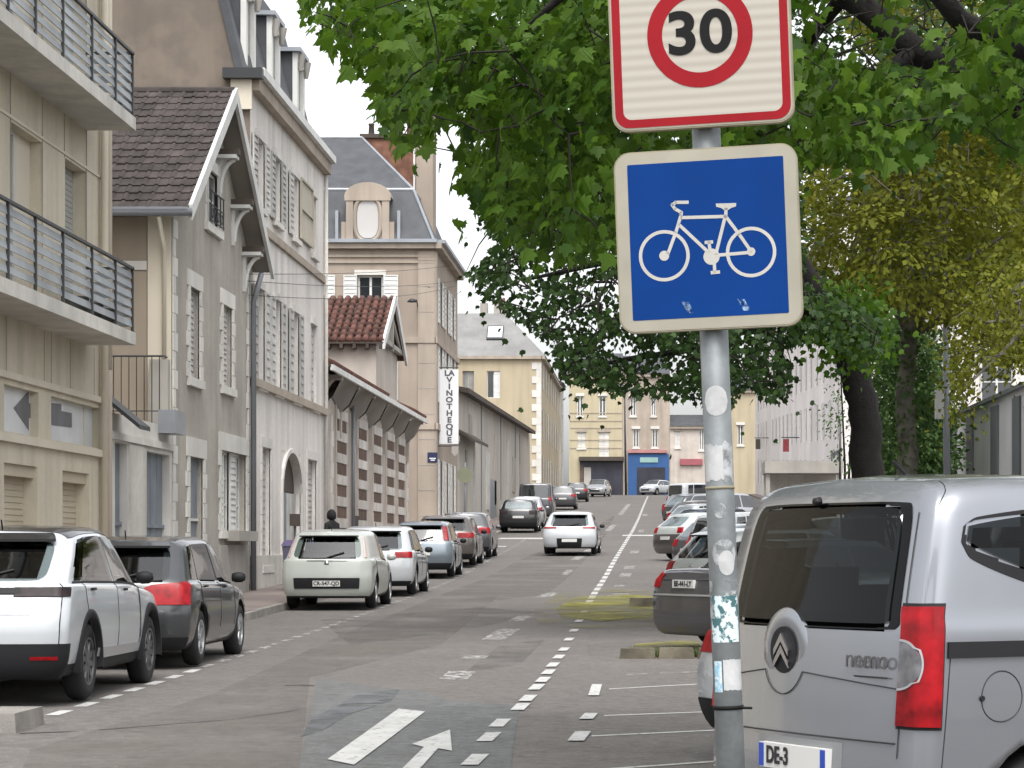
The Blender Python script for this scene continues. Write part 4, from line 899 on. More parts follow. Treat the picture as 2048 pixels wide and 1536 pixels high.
m = solid(Wh, 9.6, 26, 80, 95, 0, 10.2, WHR, skip=()); m.build('wall', WHR, Wh); m = MB(); m.prism([(9.2, 79.7, 10.2), (26, 79.7, 10.2), (17.5, 79.7, 13.5)], (0, 16, 0)); m.build('roof', SLATE, Wh)
fw = face(80)
for x in (11.0, 14.0): window(Wh, fw, x, x + 1.1, 6.2, 8.0, -.04, WHITEW, 1, 1, GLASS)
# concrete shelter
KY = 115.5; sx0, sz1 = PC(KY, 1530, 922); sx1 = PC(KY, 1686)[0]; sz0 = PC(KY, 0, 946)[1]
Ks = T('concrete_shelter', 'flat roofed concrete shelter behind the silver van', 'shelter', ((sx0 + sx1) / 2, KY + 1.5, zg(KY + 1)))
m = MB(); m.box(sx0, sx1, KY, KY + 3, sz0, sz1); m.build('roof_slab', CONCD, Ks); m = MB(); m.box(sx0 + .1, sx1 - .1, KY + 2.8, KY + 2.95, zg(KY) - .1, sz0); m.build('back_wall', CONC, Ks)
for x in (sx0 + .15, sx1 - .15): m = MB(); m.box(x - .1, x + .1, KY + .2, KY + .4, zg(KY) - .1, sz0); m.build('post', CONCD, Ks)
# overhead wires
WIRE = M('wire', (.03, .03, .03), .6)
for i, (a, b, lb) in enumerate((((497, 548), (920, 528), 'upper overhead cable strung from the white townhouse to the mansion'), ((497, 562), (920, 560), 'middle overhead cable crossing in front of the white townhouse'), ((497, 590), (910, 572), 'lower overhead cable crossing in front of the white townhouse'))):
    Ya, za_ = PL(FX + .12, *a); Yb, zb_ = PL(FX + .12, *b); m = MB()
    A3 = Vector((FX + .12, Ya, za_)); B3 = Vector((FX + .12, Yb, zb_)); m.tube([A3.lerp(B3, t) - Vector((0, 0, .22 * 4 * t * (1 - t) * (.6 + .3 * i))) for t in np.linspace(0, 1, 18)], .008, 5); o = m.build('overhead_cable', WIRE, None, True); tag(o, lb, 'cable', 'overhead cables')
# ---------------------------------------------------------------- vehicles
def pch(P, ts):
    P = np.asarray(P, float); n = P.shape[0]; d = P[1:] - P[:-1]; m = np.zeros_like(P)
    with np.errstate(divide='ignore', invalid='ignore'):
        h = 2 * d[1:] * d[:-1] / (d[1:] + d[:-1])
    m[1:-1] = np.where(d[1:] * d[:-1] > 0, np.nan_to_num(h), 0); m[0] = d[0]; m[-1] = d[-1]
    ts = np.clip(np.asarray(ts, float), 0, n - 1); i = np.minimum(ts.astype(int), n - 2); t = (ts - i).reshape((-1,) + (1,) * (P.ndim - 1))
    return (2 * t**3 - 3 * t**2 + 1) * P[i] + (t**3 - 2 * t**2 + t) * m[i] + (-2 * t**3 + 3 * t**2) * P[i + 1] + (t**3 - t**2) * m[i + 1]
class Shell:
    "car skin: stations (u) along the length, section points (v) from floor to roof, plus ruled tail and nose"
    def __init__(s, ctrl, bulge=.05, nbulge=.09): s.C = np.array(ctrl, float); s.b = bulge; s.nb = nbulge
    def side(s, us, vs, sx=1):
        A = pch(s.C, us); B = np.swapaxes(pch(np.swapaxes(A, 0, 1), vs), 0, 1).copy(); B[..., 0] *= sx; return B      # (nu, nv, 3)
    def tail(s, vs, ts, front=False):
        r = pch(s.C[-1 if front else 0], vs); ts = np.asarray(ts, float); o = np.zeros((len(ts), len(r), 3))
        o[..., 0] = r[None, :, 0] * ts[:, None]; b = s.nb if front else -s.b
        o[..., 1] = r[None, :, 1] + b * (1 - ts[:, None] ** 2); o[..., 2] = r[None, :, 2]; return o
    def wrap(s, side, ta, ub, vs, nt=8, nu=8, front=False):
        "grid that starts on the tail at t=ta and wraps round the corner to u=ub"
        T_ = s.tail(vs, np.linspace(ta, 1, nt) * side, front); umax = s.C.shape[0] - 1
        S_ = s.side(np.linspace(umax, umax - ub, nu + 1)[1:] if front else np.linspace(0, ub, nu + 1)[1:], vs, side)
        return np.concatenate([T_, S_], 0)
    def body(s, nu, nv, name, mat, parent, nt=9):
        nS = s.C.shape[0] - 1; nV = s.C.shape[1] - 1; us = np.linspace(0, nS, nu); vs = np.linspace(0, nV, nv); m = MB()
        m.grid(s.side(us, vs, 1).tolist()); m.grid(s.side(us, vs, -1).tolist()); ts = np.linspace(-1, 1, nt); m.grid(s.tail(vs, ts).tolist()); m.grid(s.tail(vs, ts, True).tolist())
        me = bpy.data.meshes.new(name); me.from_pydata(m.v, [], m.f); bm = bmesh.new(); bm.from_mesh(me)
        bmesh.ops.remove_doubles(bm, verts=bm.verts, dist=.0008); bmesh.ops.dissolve_degenerate(bm, dist=.0005, edges=bm.edges); bmesh.ops.recalc_face_normals(bm, faces=bm.faces); bm.to_mesh(me); bm.free(); me.materials.append(mat)
        return put(name, me, parent)
def skin(P, off, name, mat, parent, thick=0.):
    P = np.asarray(P, float); du = np.gradient(P, axis=0); dv = np.gradient(P, axis=1); n = np.cross(du, dv); n /= (np.linalg.norm(n, axis=2, keepdims=True) + 1e-9)
    c = np.array([0, P[..., 1].mean() * .6, .55]); s = np.sign(((P - c) * n).sum(2).mean()); Q = P + n * s * off
    m = MB(); m.grid(Q.tolist())
    if s > 0: m.f = [q[::-1] for q in m.f]
    if off > .003:   # turn the rim in so the panel has an edge
        a, b = Q.shape[:2]; I = P - n * s * .006
        for line in ([(0, j) for j in range(b)], [(a - 1, j) for j in range(b)], [(i, 0) for i in range(a)], [(i, b - 1) for i in range(a)]):
            m.grid([[Q[k].tolist() for k in line], [I[k].tolist() for k in line]])
    return m.build(name, mat, parent, smooth=True, local=True, fix=False)
def round_patch(sh, kind, u0, u1, v0, v1, rad=.25, n=14, side=1):
    "rectangle with rounded corners in (u,v): returns a grid"
    A = []
    for a in np.linspace(-1, 1, n):
        row = []
        for b in np.linspace(-1, 1, n):
            x, y = a, b; p = 1 / (1 - rad + 1e-6)
            sx = a * math.sqrt(max(0, 1 - rad * b * b * (abs(b) ** 3))); sy = b * math.sqrt(max(0, 1 - rad * a * a * (abs(a) ** 3)))
            u = (u0 + u1) / 2 + sx * (u1 - u0) / 2; v = (v0 + v1) / 2 + sy * (v1 - v0) / 2
            row.append(sh.side([u], [v], side)[0, 0] if kind == 'side' else sh.tail([v], [u])[0, 0])
        A.append(row)
    return np.array(A)
def paint(name, col, metal=0., rough=.35):
    m = M('paint_' + name, col, rough, metal=metal, var=.04, vs=1.5, coat=.9, world=False); t = m.node_tree; N = t.nodes; L = t.links; b = N['Principled BSDF']
    g = N.new('ShaderNodeNewGeometry'); d = N.new('ShaderNodeBsdfDiffuse'); d.inputs[0].default_value = (.05, .05, .05, 1); ms = N.new('ShaderNodeMixShader'); L.new(g.outputs['Backfacing'], ms.inputs[0]); L.new(b.outputs[0], ms.inputs[1]); L.new(d.outputs[0], ms.inputs[2]); L.new(ms.outputs[0], N['Material Output'].inputs[0]); return m
CARGL = M('car_glass', (.02, .024, .026), .04, var=.5, vs=1.2, ior=1.75, spec=.8, world=False)
VGL = M('van_rear_glass', (.004, .0045, .005), .07, var=.5, vs=1.6, ior=1.28, spec=.4, bump=.12, bs=1.7, world=False)
CARGP = M('sky_pale_car_glass', (.10, .135, .145), .05, var=.4, vs=1.6, ior=1.75, spec=.8, world=False)  # pale base colour stands in for sky brightness in the glass
BLKPL = M('black_plastic', (.014, .014, .016), .6, var=.15, spec=.3, world=False)
TYRE = M('tyre_rubber', (.015, .015, .016), .85, var=.2, world=False)
ALLOY = M('alloy', (.42, .43, .44), .35, metal=.7, var=.1, world=False)
DKALLOY = M('dark_alloy', (.12, .12, .125), .4, metal=.6, var=.1, world=False)
REDL = M('red_lens', (.27, .004, .008), .35, var=.35, vs=9, coat=.12, spec=.2, world=False)
CLRL = M('clear_lens', (.15, .15, .16), .2, metal=.3, var=.4, vs=12, coat=.4, world=False)
PLATE = M('number_plate', (.62, .62, .6), .4, var=.04, world=False)
PLBLUE = M('plate_blue', (.02, .06, .38), .4, var=.03, world=False)
SEAM = M('panel_gap', (.02, .02, .022), .7, var=0, world=False)
CHROME = M('chrome', (.6, .6, .62), .15, metal=1, var=.05, world=False)
def car_glass(name, tint, ior=1.5, rough=.03):
    m = bpy.data.materials.new(name); m.use_nodes = True; t = m.node_tree; N = t.nodes; L = t.links; N.remove(N['Principled BSDF'])
    tr = N.new('ShaderNodeBsdfTransparent'); tr.inputs[0].default_value = tint + (1,); g = N.new('ShaderNodeBsdfGlossy'); g.inputs['Roughness'].default_value = rough; fr = N.new('ShaderNodeFresnel'); fr.inputs[0].default_value = ior
    ns = N.new('ShaderNodeTexNoise'); ns.inputs['Scale'].default_value = 1.4; bp_ = N.new('ShaderNodeBump'); bp_.inputs['Strength'].default_value = .012; bp_.inputs['Distance'].default_value = .1; tc = N.new('ShaderNodeTexCoord'); L.new(tc.outputs['Object'], ns.inputs[0]); L.new(ns.outputs[0], bp_.inputs['Height']); L.new(bp_.outputs[0], g.inputs['Normal'])
    ms = N.new('ShaderNodeMixShader'); L.new(fr.outputs[0], ms.inputs[0]); L.new(tr.outputs[0], ms.inputs[1]); L.new(g.outputs[0], ms.inputs[2]); L.new(ms.outputs[0], N['Material Output'].inputs[0]); return m
SEEG = car_glass('tinted_car_glass', (.62, .68, .68), 2.1); SEED = car_glass('privacy_glass', (.24, .27, .28), 1.33)
SEATM = M('seat_fabric', (.03, .03, .033), .9, var=.2, world=False); DASH = M('dashboard', (.02, .02, .022), .6, var=.1, world=False)
def open_glass(body, panes, tol=.04, ins=.35):
    "cut the skin away behind the panes so one sees into the cabin"
    from mathutils.kdtree import KDTree
    me = body.data; bm = bmesh.new(); bm.from_mesh(me); kill = set()
    for P in panes:
        P = np.asarray(P); a, b = P.shape[:2]; A = pch(P, np.linspace(ins, a - 1 - ins, 90)); A = np.swapaxes(pch(np.swapaxes(A, 0, 1), np.linspace(ins, b - 1 - ins, 60)), 0, 1).reshape(-1, 3); kd = KDTree(len(A))
        for k, q in enumerate(A): kd.insert(q, k)
        kd.balance(); inside = {v.index: kd.find(v.co)[2] < tol for v in bm.verts}; kill |= {f for f in bm.faces if all(inside[v.index] for v in f.verts)}
    bmesh.ops.delete(bm, geom=list(kill), context='FACES'); bm.to_mesh(me); bm.free()
def cabin(t, L, W_, floor, front, rear, sh=.95):
    "front seats, rear bench, dashboard and steering wheel (front and rear are y positions of the seat rows)"
    for x in (-.36, .36):
        m = MB(); m.hexa([(x - .23, front - .2, floor), (x + .23, front - .2, floor), (x + .23, front + .3, floor), (x - .23, front + .3, floor), (x - .23, front - .2, floor + .3), (x + .23, front - .2, floor + .3), (x + .23, front + .3, floor + .34), (x - .23, front + .3, floor + .34)])
        m.hexa([(x - .22, front - .26, floor + .28), (x + .22, front - .26, floor + .28), (x + .22, front - .1, floor + .28), (x - .22, front - .1, floor + .28), (x - .17, front - .42, floor + .86), (x + .17, front - .42, floor + .86), (x + .17, front - .32, floor + .86), (x - .17, front - .32, floor + .86)])
        m.hexa([(x - .12, front - .47, floor + .88), (x + .12, front - .47, floor + .88), (x + .12, front - .38, floor + .88), (x - .12, front - .38, floor + .88), (x - .1, front - .48, floor + 1.04), (x + .1, front - .48, floor + 1.04), (x + .1, front - .41, floor + 1.04), (x - .1, front - .41, floor + 1.04)]); m.build('seat', SEATM, t, local=True)
    m = MB(); w = W_ * .37; m.hexa([(-w, rear - .2, floor), (w, rear - .2, floor), (w, rear + .3, floor), (-w, rear + .3, floor), (-w, rear - .2, floor + .3), (w, rear - .2, floor + .3), (w, rear + .3, floor + .34), (-w, rear + .3, floor + .34)]); m.hexa([(-w, rear - .26, floor + .2), (w, rear - .26, floor + .2), (w, rear - .1, floor + .3), (-w, rear - .1, floor + .3), (-w, rear - .4, floor + .72), (w, rear - .4, floor + .72), (w, rear - .32, floor + .74), (-w, rear - .32, floor + .74)])
    for x in (-.4, 0, .4): m.box(x - .1, x + .1, rear - .46, rear - .38, floor + .75, floor + .88)
    m.build('rear_bench', SEATM, t, local=True)
    m = MB(); m.box(-W_ * .42, W_ * .42, front + .55, front + .95, floor + .35, floor + .62); m.build('dashboard', DASH, t, local=True)
    m = MB(); m.tube([(-.36 + .18 * math.cos(a), front + .48 + .05 * math.sin(a), floor + .58 + .17 * math.sin(a)) for a in np.linspace(0, 2 * math.pi, 20)], .015, 6); m.build('steering_wheel', DASH, t, local=True)
_wheel = {}
def wheel(parent, loc, r, side, rimmat=ALLOY, w=.2, sp=5):
    key = (round(r, 3), sp)
    if key not in _wheel:
        m = MB(); p = [(-w / 2 + .01, r * .62), (-w / 2, r * .75), (-w / 2 + .015, r * .93), (-w / 2 + .05, r), (w / 2 - .05, r), (w / 2 - .015, r * .93), (w / 2, r * .75), (w / 2 - .01, r * .62), (w / 2 - .05, r * .6)]
        m.lathe(p, 32, 'X'); o = m.build('w', TYRE, None, True); ty = o.data; bpy.data.objects.remove(o)
        m = MB(); m.lathe([(w / 2 - .1, .0), (w / 2 - .1, r * .6), (w / 2 - .02, r * .63), (w / 2 - .006, r * .62), (w / 2 - .01, r * .56), (w / 2 - .06, r * .55)], 32, 'X')
        m.lathe([(w / 2 - .015, 0), (w / 2 - .012, r * .12), (w / 2 - .05, r * .15)], 12, 'X')
        for k in range(sp):
            a = 2 * math.pi * k / sp + .3; ca, sa = math.cos(a), math.sin(a); hw = r * .085
            def q(rad, t, x): return (x, rad * ca - t * sa, rad * sa + t * ca)
            x1 = w / 2 - .014; x0 = w / 2 - .05
            m.hexa([q(r * .08, -hw * 1.2, x0), q(r * .58, -hw * .8, x0), q(r * .58, hw * .8, x0), q(r * .08, hw * 1.2, x0), q(r * .08, -hw, x1), q(r * .58, -hw * .6, x1 - .004), q(r * .58, hw * .6, x1 - .004), q(r * .08, hw, x1)])
        o = m.build('r', ALLOY, None); ri = o.data; bpy.data.objects.remove(o)
        m = MB(); m.lathe([(w / 2 - .095, 0), (w / 2 - .095, r * .56)], 20, 'X'); o = m.build('k', BLKPL, None); bk = o.data; bpy.data.objects.remove(o)
        _wheel[key] = (ty, ri, bk)
    ty, ri, bk = _wheel[key]
    o = put('wheel', ty, parent, loc); o.rotation_euler = (random.uniform(0, 6), 0, 0 if side > 0 else math.pi)
    if rimmat is not ALLOY:
        ri = _wheel.setdefault((key, rimmat.name), None) or ri.copy(); _wheel[(key, rimmat.name)] = ri; ri.materials[0] = rimmat
    c = put('rim', ri, o)
    put('brake_disc', bk, o)
    return o
def arches(body, axles, r, W_):
    m = MB()
    for y in axles:
        for s in (1, -1): m.lathe([(s * W_ * .30, .001), (s * W_ * .30, r), (s * W_ * .7, r), (s * W_ * .7, .001)], 28, 'X', (0, y, r * .88))
    cu = m.build('cut', BLKPL, None); bm = bmesh.new(); bm.from_mesh(cu.data); bmesh.ops.remove_doubles(bm, verts=bm.verts, dist=.004); bmesh.ops.recalc_face_normals(bm, faces=bm.faces); bm.to_mesh(cu.data); bm.free()
    md = body.modifiers.new('b', 'BOOLEAN'); md.object = cu; md.operation = 'DIFFERENCE'; md.solver = 'EXACT'
    pl, pr = body.matrix_world.copy(), body.parent; body.parent = None; body.matrix_world = Matrix.Identity(4)
    dg = bpy.context.evaluated_depsgraph_get(); me = bpy.data.meshes.new_from_object(body.evaluated_get(dg)); body.modifiers.clear(); bpy.data.objects.remove(cu)
    if len(me.polygons) > 50:
        body.data = me; me.materials.clear(); 
    body.parent = pr; body.location = (0, 0, 0); body.rotation_euler = (0, 0, 0)
    return body
def fin(body, mats, axles, r, low=None):
    me = body.data; me.materials.clear()
    for q in mats: me.materials.append(q)
    for p in me.polygons:
        p.use_smooth = True; c = p.center; k = 0
        for y in axles:
            if all(abs(math.hypot(me.vertices[i].co.y - y, me.vertices[i].co.z - r * .88) - r) < .006 or abs(me.vertices[i].co.x) < .35 * 1.0 and math.hypot(me.vertices[i].co.y - y, me.vertices[i].co.z - r * .88) < r * 1.01 for i in p.vertices): k = 1; p.use_smooth = False
            elif math.hypot(c.y - y, c.z - r * .88) < r * .97 and abs(p.normal.x) > .9: k = 1
        if low and c.z < low: k = 1
        p.material_index = k
def hatch_ctrl(L, W_, Ht, belt=.93, zb=.2, hb=.98, hn=.72, yt0=.42, rw=None, blunt=.0, rt=.94, roofslope=.03, wsx=.56, cowl=.74, tip=.08):
    w = W_ / 2; rw = rw or w * .76; o = -L / 2; C = []
    def row(yl, yb, yt, wf, be, top, rwf, z0=zb, rake=(0, 0, 0, 0), zj6=.075):
        return [(0, o + yl + rake[0], z0), (.84 * w * wf, o + yl + rake[1], z0), (.975 * w * wf, o + yl + rake[2], z0 + .17), (w * wf, o + yl + rake[3], max(z0 + .3, be * .66)), (.975 * w * wf, o + yb, be), (.935 * w * wf, o + yb + .02, be + .035),
                (rw * rwf, o + yt, top - zj6), (rw * rwf - .13, o + yt + .04, top - .015), (0, o + yt + .05, top + .005)]
    C.append(row(0, tip, yt0, .90, belt, Ht - roofslope * 2, rt, rake=(.3, .12, .02, 0)))
    C.append(row(.10, tip + .12, yt0 + .12, .985, belt, Ht - roofslope * 1.6, .99, rake=(.2, .05, 0, 0)))
    C.append(row(.75, .75, max(.8, yt0 + .4), 1, belt, Ht - roofslope * .6, 1))
    C.append(row(L * .46, L * .46, L * .45, 1, belt - .02, Ht, 1))
    C.append(row(L * .62, L * .62, L * wsx, 1, belt - .04, Ht - .02, .98))
    def brow(y, wf, be, top, r=(0, 0, 0, 0), z0=zb):
        return [(0, o + y + r[0], z0), (.84 * w * wf, o + y + r[1], z0), (.975 * w * wf, o + y + r[2], z0 + .17), (w * wf, o + y + r[3], max(z0 + .3, be * .68)), (.965 * w * wf, o + y, be), (.92 * w * wf, o + y, be + .02),
                (.82 * w * wf, o + y + .02, top - .01), (.6 * w * wf, o + y + .03, top), (0, o + y + .05, top + .015)]
    C.append(brow(L * cowl, .995, belt - .06, hb)); C.append(brow(L * .87, .97, belt - .13, hb - .09))
    C.append(brow(L - .16, .90, hn - .06, hn + .05)); f = brow(L, .74, hn - .12, hn - .03, (-.25, -.1, -.02, 0)); f = [(p[0], p[1] - (.05 if i > 4 else 0), p[2]) for i, p in enumerate(f)]; C.append(f)
    return C
def add_mirrors(t, W_, y, z, mat):
    for s in (1, -1):
        m = MB(); m.lathe([(-.11, 0), (-.1, .06), (-.03, .085), (.05, .08), (.1, .05), (.11, 0)], 10, 'X'); m.v = [(s * (W_ / 2 + .06) + p[0] * .8, y + p[1] * .7, z + p[2] * .8) for p in m.v]; m.build('mirror', mat, t, True, local=True)
def seam(sh, t, pts, off=.004, w=.006, side=1, name='panel_gap'):
    "thin dark joint drawn along (u,v) points on the side skin"
    P = []
    for (a, b) in zip(pts, pts[1:]):
        for k in np.linspace(0, 1, 7)[:-1]: P.append((a[0] + (b[0] - a[0]) * k, a[1] + (b[1] - a[1]) * k))
    P.append(pts[-1]); Q = [sh.side([u], [v], side)[0, 0] for u, v in P]
    m = MB(); m.tube([tuple(q) for q in Q], w, 4); return m.build(name, SEAM, t, True, local=True)
def plate_at(sh, t, v, txt=None, w=.5, h=.105, out=.012, z=None, mat=PLATE, front=False, tx=0., bands=False):
    p = sh.tail([v], [0.], front)[0, 0]; y = p[1] - out if not front else p[1] + out; zz = p[2] if z is None else z
    m = MB(); m.box(tx - w / 2, tx + w / 2, y - .012, y + .03, zz - h / 2, zz + h / 2); o = m.build('number_plate', mat, t, local=True)
    for s in (-1, 1) if bands else ():
        q = MB(); q.box(tx + s * w * .465 - .018, tx + s * w * .465 + .018, y - .015, y - .0121, zz - h / 2 + .004, zz + h / 2 - .004); q.build('plate_band', PLBLUE, o, local=True)
    if txt:
        me = text_mesh(txt, h * .95, .001, sx=.95, bold=.003); me.materials.append(SEAM); k = put('lettering', me, o, (tx, y - .0165, zz)); k.rotation_euler = (R(90), 0, 0)
    return o
def car(name, label, cat, loc, yaw, spec, group=None, lod=1):
    L, W_, Ht = spec['L'], spec['W'], spec['H']; t = T(name, label, cat, loc, yaw, group); pm_ = spec['paint']; gl = spec.get('glass', CARGL)
    sh = Shell(hatch_ctrl(L, W_, Ht, **spec.get('c', {})), spec.get('bulge', .05)); nu, nv = ((57, 41) if lod else (33, 25))
    r = spec.get('r', .315); ax = [-L / 2 + spec.get('ra', .78), L / 2 - spec.get('fa', .86)]
    b = sh.body(nu, nv, 'body', pm_, t); arches(b, ax, r + .055, W_); fin(b, [pm_, BLKPL], ax, r + .055, spec.get('low', spec.get('c', {}).get('zb', .2) + .05))  # by default the underside is coloured black to deepen the shade beneath
    for y in ax:
        for s in (1, -1): wheel(t, (s * (W_ / 2 - .115), y, r), r, s, spec.get('rim', ALLOY), sp=spec.get('sp', 5))
    n = 12; panes = []; see = bool(lod); g_ = SEEG if see else gl
    for s in (1, -1):
        if spec.get('quarter', True): panes.append((sh.side(np.linspace(1.45, 1.93, 7), np.linspace(5.12, 5.88, 7), s), 'side_window', SEED if see else gl))
        if spec.get('reardoor', True): panes.append((sh.side(np.linspace(2.0, 2.95, n), np.linspace(5.1, 5.9, 7), s), 'side_window', SEED if see else gl))
        panes.append((sh.side(np.linspace(3.03, 4.72, n), np.linspace(5.1, 5.88, 7), s), 'side_window', g_))
    panes.append((np.concatenate([sh.side(np.linspace(4.08, 4.9, n), np.linspace(6.35, 8, 7), -1), sh.side(np.linspace(4.08, 4.9, n), np.linspace(8, 6.35, 7)[1:], 1)], 1), 'windscreen', g_))
    rwv = spec.get('rwv', (5.2, 5.93)); rwt = spec.get('rwt', .86)
    panes.append((round_patch(sh, 'tail', -rwt, rwt, rwv[0], rwv[1], .18, 14), 'rear_window', SEEG if see else spec.get('rglass', gl)))
    for P, nm, gm in panes: skin(P, .006, nm, gm, t)
    if see:
        open_glass(b, [p[0] for p in panes]); cabin(t, L, W_, spec.get('c', {}).get('zb', .2) + .14 + max(0, Ht - 1.5) * .5, L * .04, -L * .16)
    tl = spec['tl']      # (ta, ub, v0, v1)
    for s in (1, -1):
        LP = sh.wrap(s, tl[0], tl[1], np.linspace(tl[2], tl[3], 7))
        if spec.get('slash'):
            mid_ = (tl[2] + tl[3]) / 2; K_ = len(LP); LP = np.array([sh.wrap(s, tl[0], tl[1], np.linspace(tl[2] - .0 + .0 * k, tl[2] + (tl[3] - tl[2]) * min(1, .25 + .95 * k / K_ * 1.6), 7))[k] for k in range(K_)])
        q = skin(LP, .012, 'tail_light', spec.get('tlm', REDL), t)
        for (ta, ub, va, vb) in spec.get('tl2', []): skin(sh.wrap(s, ta, ub, np.linspace(va, vb, 5)), .016, 'lens', CLRL, q)
        skin(sh.wrap(s, .5, .55, np.linspace(3.6, 4.3, 6), front=True), .01, 'headlight', CLRL, t)
    bm_ = spec.get('bumper')
    if bm_: skin(np.concatenate([sh.side(np.linspace(bm_[2], 0, 6)[:-1], np.linspace(bm_[0], bm_[1], 7), -1), sh.tail(np.linspace(bm_[0], bm_[1], 7), np.linspace(-1, 1, 13)), sh.side(np.linspace(0, bm_[2], 6)[1:], np.linspace(bm_[0], bm_[1], 7), 1)], 0), .008, 'bumper', spec.get('bmat', BLKPL), t)
    if spec.get('insert'):
        i = spec['insert']; skin(sh.tail(np.linspace(i[0], i[1], 6), np.linspace(-i[2], i[2], 10)), .014, 'bumper_insert', BLKPL, t)
    skin(sh.tail(np.linspace(2.2, 3.4, 6), np.linspace(-.7, .7, 10), True), .008, 'grille', BLKPL, t)
    plate_at(sh, t, spec.get('pv', 3.1), spec.get('ptxt'))
    add_mirrors(t, W_, -L / 2 + L * .655, spec.get('c', {}).get('belt', .93) + .06, spec.get('mir', pm_))
    if lod:
        for s in (1, -1):
            if spec.get('reardoor', True): seam(sh, t, [(2.98, 5.0), (2.98, 2.2)], side=s)
            seam(sh, t, [(4.55, 4.9), (4.5, 2.2)], side=s); seam(sh, t, [(2.0, 5.0), (2.02, 3.6), (2.3, 2.2)], side=s)
            for u in ((2.2, 3.3) if spec.get('reardoor', True) else (3.2,)):
                P = sh.side(np.linspace(u, u + .12 * 4.3 / L, 4), [3.8, 3.9], s); skin(P, .025, 'door_handle', spec.get('mir', pm_), t)
        m = MB(); p = sh.tail([rwv[0] + .03], [0.])[0, 0]; q = sh.tail([rwv[0] + .25], [.45])[0, 0]; m.tube([(p[0], p[1] - .03, p[2]), (q[0], q[1] - .03, q[2])], .012, 5); m.build('rear_wiper', BLKPL, t, local=True)
        P = sh.tail(np.linspace(rwv[1] + .02, 6.6, 4), np.linspace(-.9, .9, 8)); P[..., 1] -= np.array([.11, .06, .02, 0])[None, :]; 
        skin(P, .02, 'spoiler', spec.get('spoil', pm_), t)
        p = sh.tail([4.2], [0.])[0, 0]; m = MB(); m.lathe([(0, 0), (0, .05), (.012, .045), (.012, 0)], 14, 'X'); m.v = [(p[0] + a[1], p[1] - .012 - a[0], p[2] + a[2] - .06) for a in m.v]; m.build('badge', CHROME, t, True, local=True)
        m = MB(); yy = -L / 2 + spec.get('c', {}).get('yt0', .42) + .25; m.tube([(0, yy, Ht - .05), (0, yy - .05, Ht + .05)], .008, 5); m.build('aerial', BLKPL, t, local=True)
        for k in spec.get('lines', []): seam(sh, t, k, side=1); seam(sh, t, k, side=-1)
        for (v, ta, tb) in spec.get('hl', []):
            m = MB(); m.tube([tuple(q + np.array([0, -.006, 0])) for q in sh.tail([v], np.linspace(ta, tb, 12))[:, 0]], .006, 4); m.build('panel_gap', SEAM, t, local=True)
    for k, f in spec.get('extra', {}).items(): f(t, sh)
    return t
WHT = paint('white', (.45, .47, .49)); PEARL = paint('pearl_white', (.40, .425, .395), .0); BLK = paint('black', (.012, .012, .014)); ANTH = paint('anthracite', (.055, .058, .062), .5)
SILV = paint('silver', (.42, .43, .45), .55); BLUG = paint('blue_grey', (.17, .205, .235), .45); DKGR = paint('dark_grey', (.075, .075, .082), .4); BRWN = paint('brown_grey', (.10, .088, .082), .4); LGRN = paint('pale_grey_green', (.50, .54, .52), .3)
# --- white crossover, lower left
def suv_extra(t, sh):
    skin(sh.tail(np.linspace(3.72, 3.95, 4), np.linspace(-.57, .57, 16)), .013, 'light_bar', BLKPL, t)
    skin(sh.tail(np.linspace(3.30, 3.38, 3), np.linspace(-.7, .7, 12)), .008, 'tailgate_crease', SILV, t)
    for s in (1, -1):
        q = skin(sh.wrap(s, .72, .1, np.linspace(2.0, 2.13, 4)), .012, 'reflector', REDL, t)
        skin(sh.side(np.linspace(1.3, 4.9, 26), np.linspace(5.0, 5.1, 3), s), .007, 'belt_trim', BLKPL, t)
        skin(sh.side(np.linspace(2.4, 4.3, 12), np.linspace(1.9, 2.25, 4), s), .008, 'sill_trim', SILV, t)
def clad(t, sh):
    for y in (-4.51 / 2 + .9, 4.51 / 2 - .92):
        for s in (1, -1):
            m = MB(); n = 26; A = [math.pi * (k / n * 1.12 - .06) for k in range(n + 1)]; zc = (.36 + .055) * .88; f = lambda r, x: [(s * x, y + r * math.cos(a), zc + r * math.sin(a)) for a in A]
            m.grid([f(.405, .80), f(.41, .925), f(.475, .92), f(.49, .86)]); m.build('arch_trim', BLKPL, t, True, local=True)
SMOKE = M('smoked_lens', (.022, .014, .016), .35, var=.3, vs=9, spec=.2, world=False)
car('crossover_car', 'white crossover with black roof parked at the left edge of the street', 'car', (-6.08, 23.55, zg(23.5)), 0, dict(L=4.51, W=1.83, H=1.62, paint=WHT, r=.36, ra=.9, fa=.92, rim=DKALLOY, mir=BLKPL, sp=10, tl=(.5, .8, 3.66, 4.0), tlm=SMOKE, bumper=(.9, 2.55, 1.15), low=.36, spoil=BLK, rwv=(5.12, 5.9),
    c=dict(belt=1.05, zb=.24, hb=1.08, hn=.85, yt0=1.0, cowl=.72, tip=.2, wsx=.55), extra={'a': suv_extra, 'b': clad}, lines=[[(.18, 5.0), (.17, 3.2), (.12, 2.5)], [(4.6, 4.9), (4.6, 2.4)]], pv=2.9))
def black_roof(t, sh):
    skin(np.concatenate([sh.side(np.linspace(.3, 4.05, 18), np.linspace(6.05, 8, 8), -1), sh.side(np.linspace(.3, 4.05, 18), np.linspace(8, 6.05, 8)[1:], 1)], 1), .006, 'roof_panel', BLK, t)
black_roof(bpy.data.objects['crossover_car'], Shell(hatch_ctrl(4.51, 1.83, 1.62, belt=1.05, zb=.24, hb=1.08, hn=.85, yt0=1.0, cowl=.72, tip=.2, wsx=.55)))
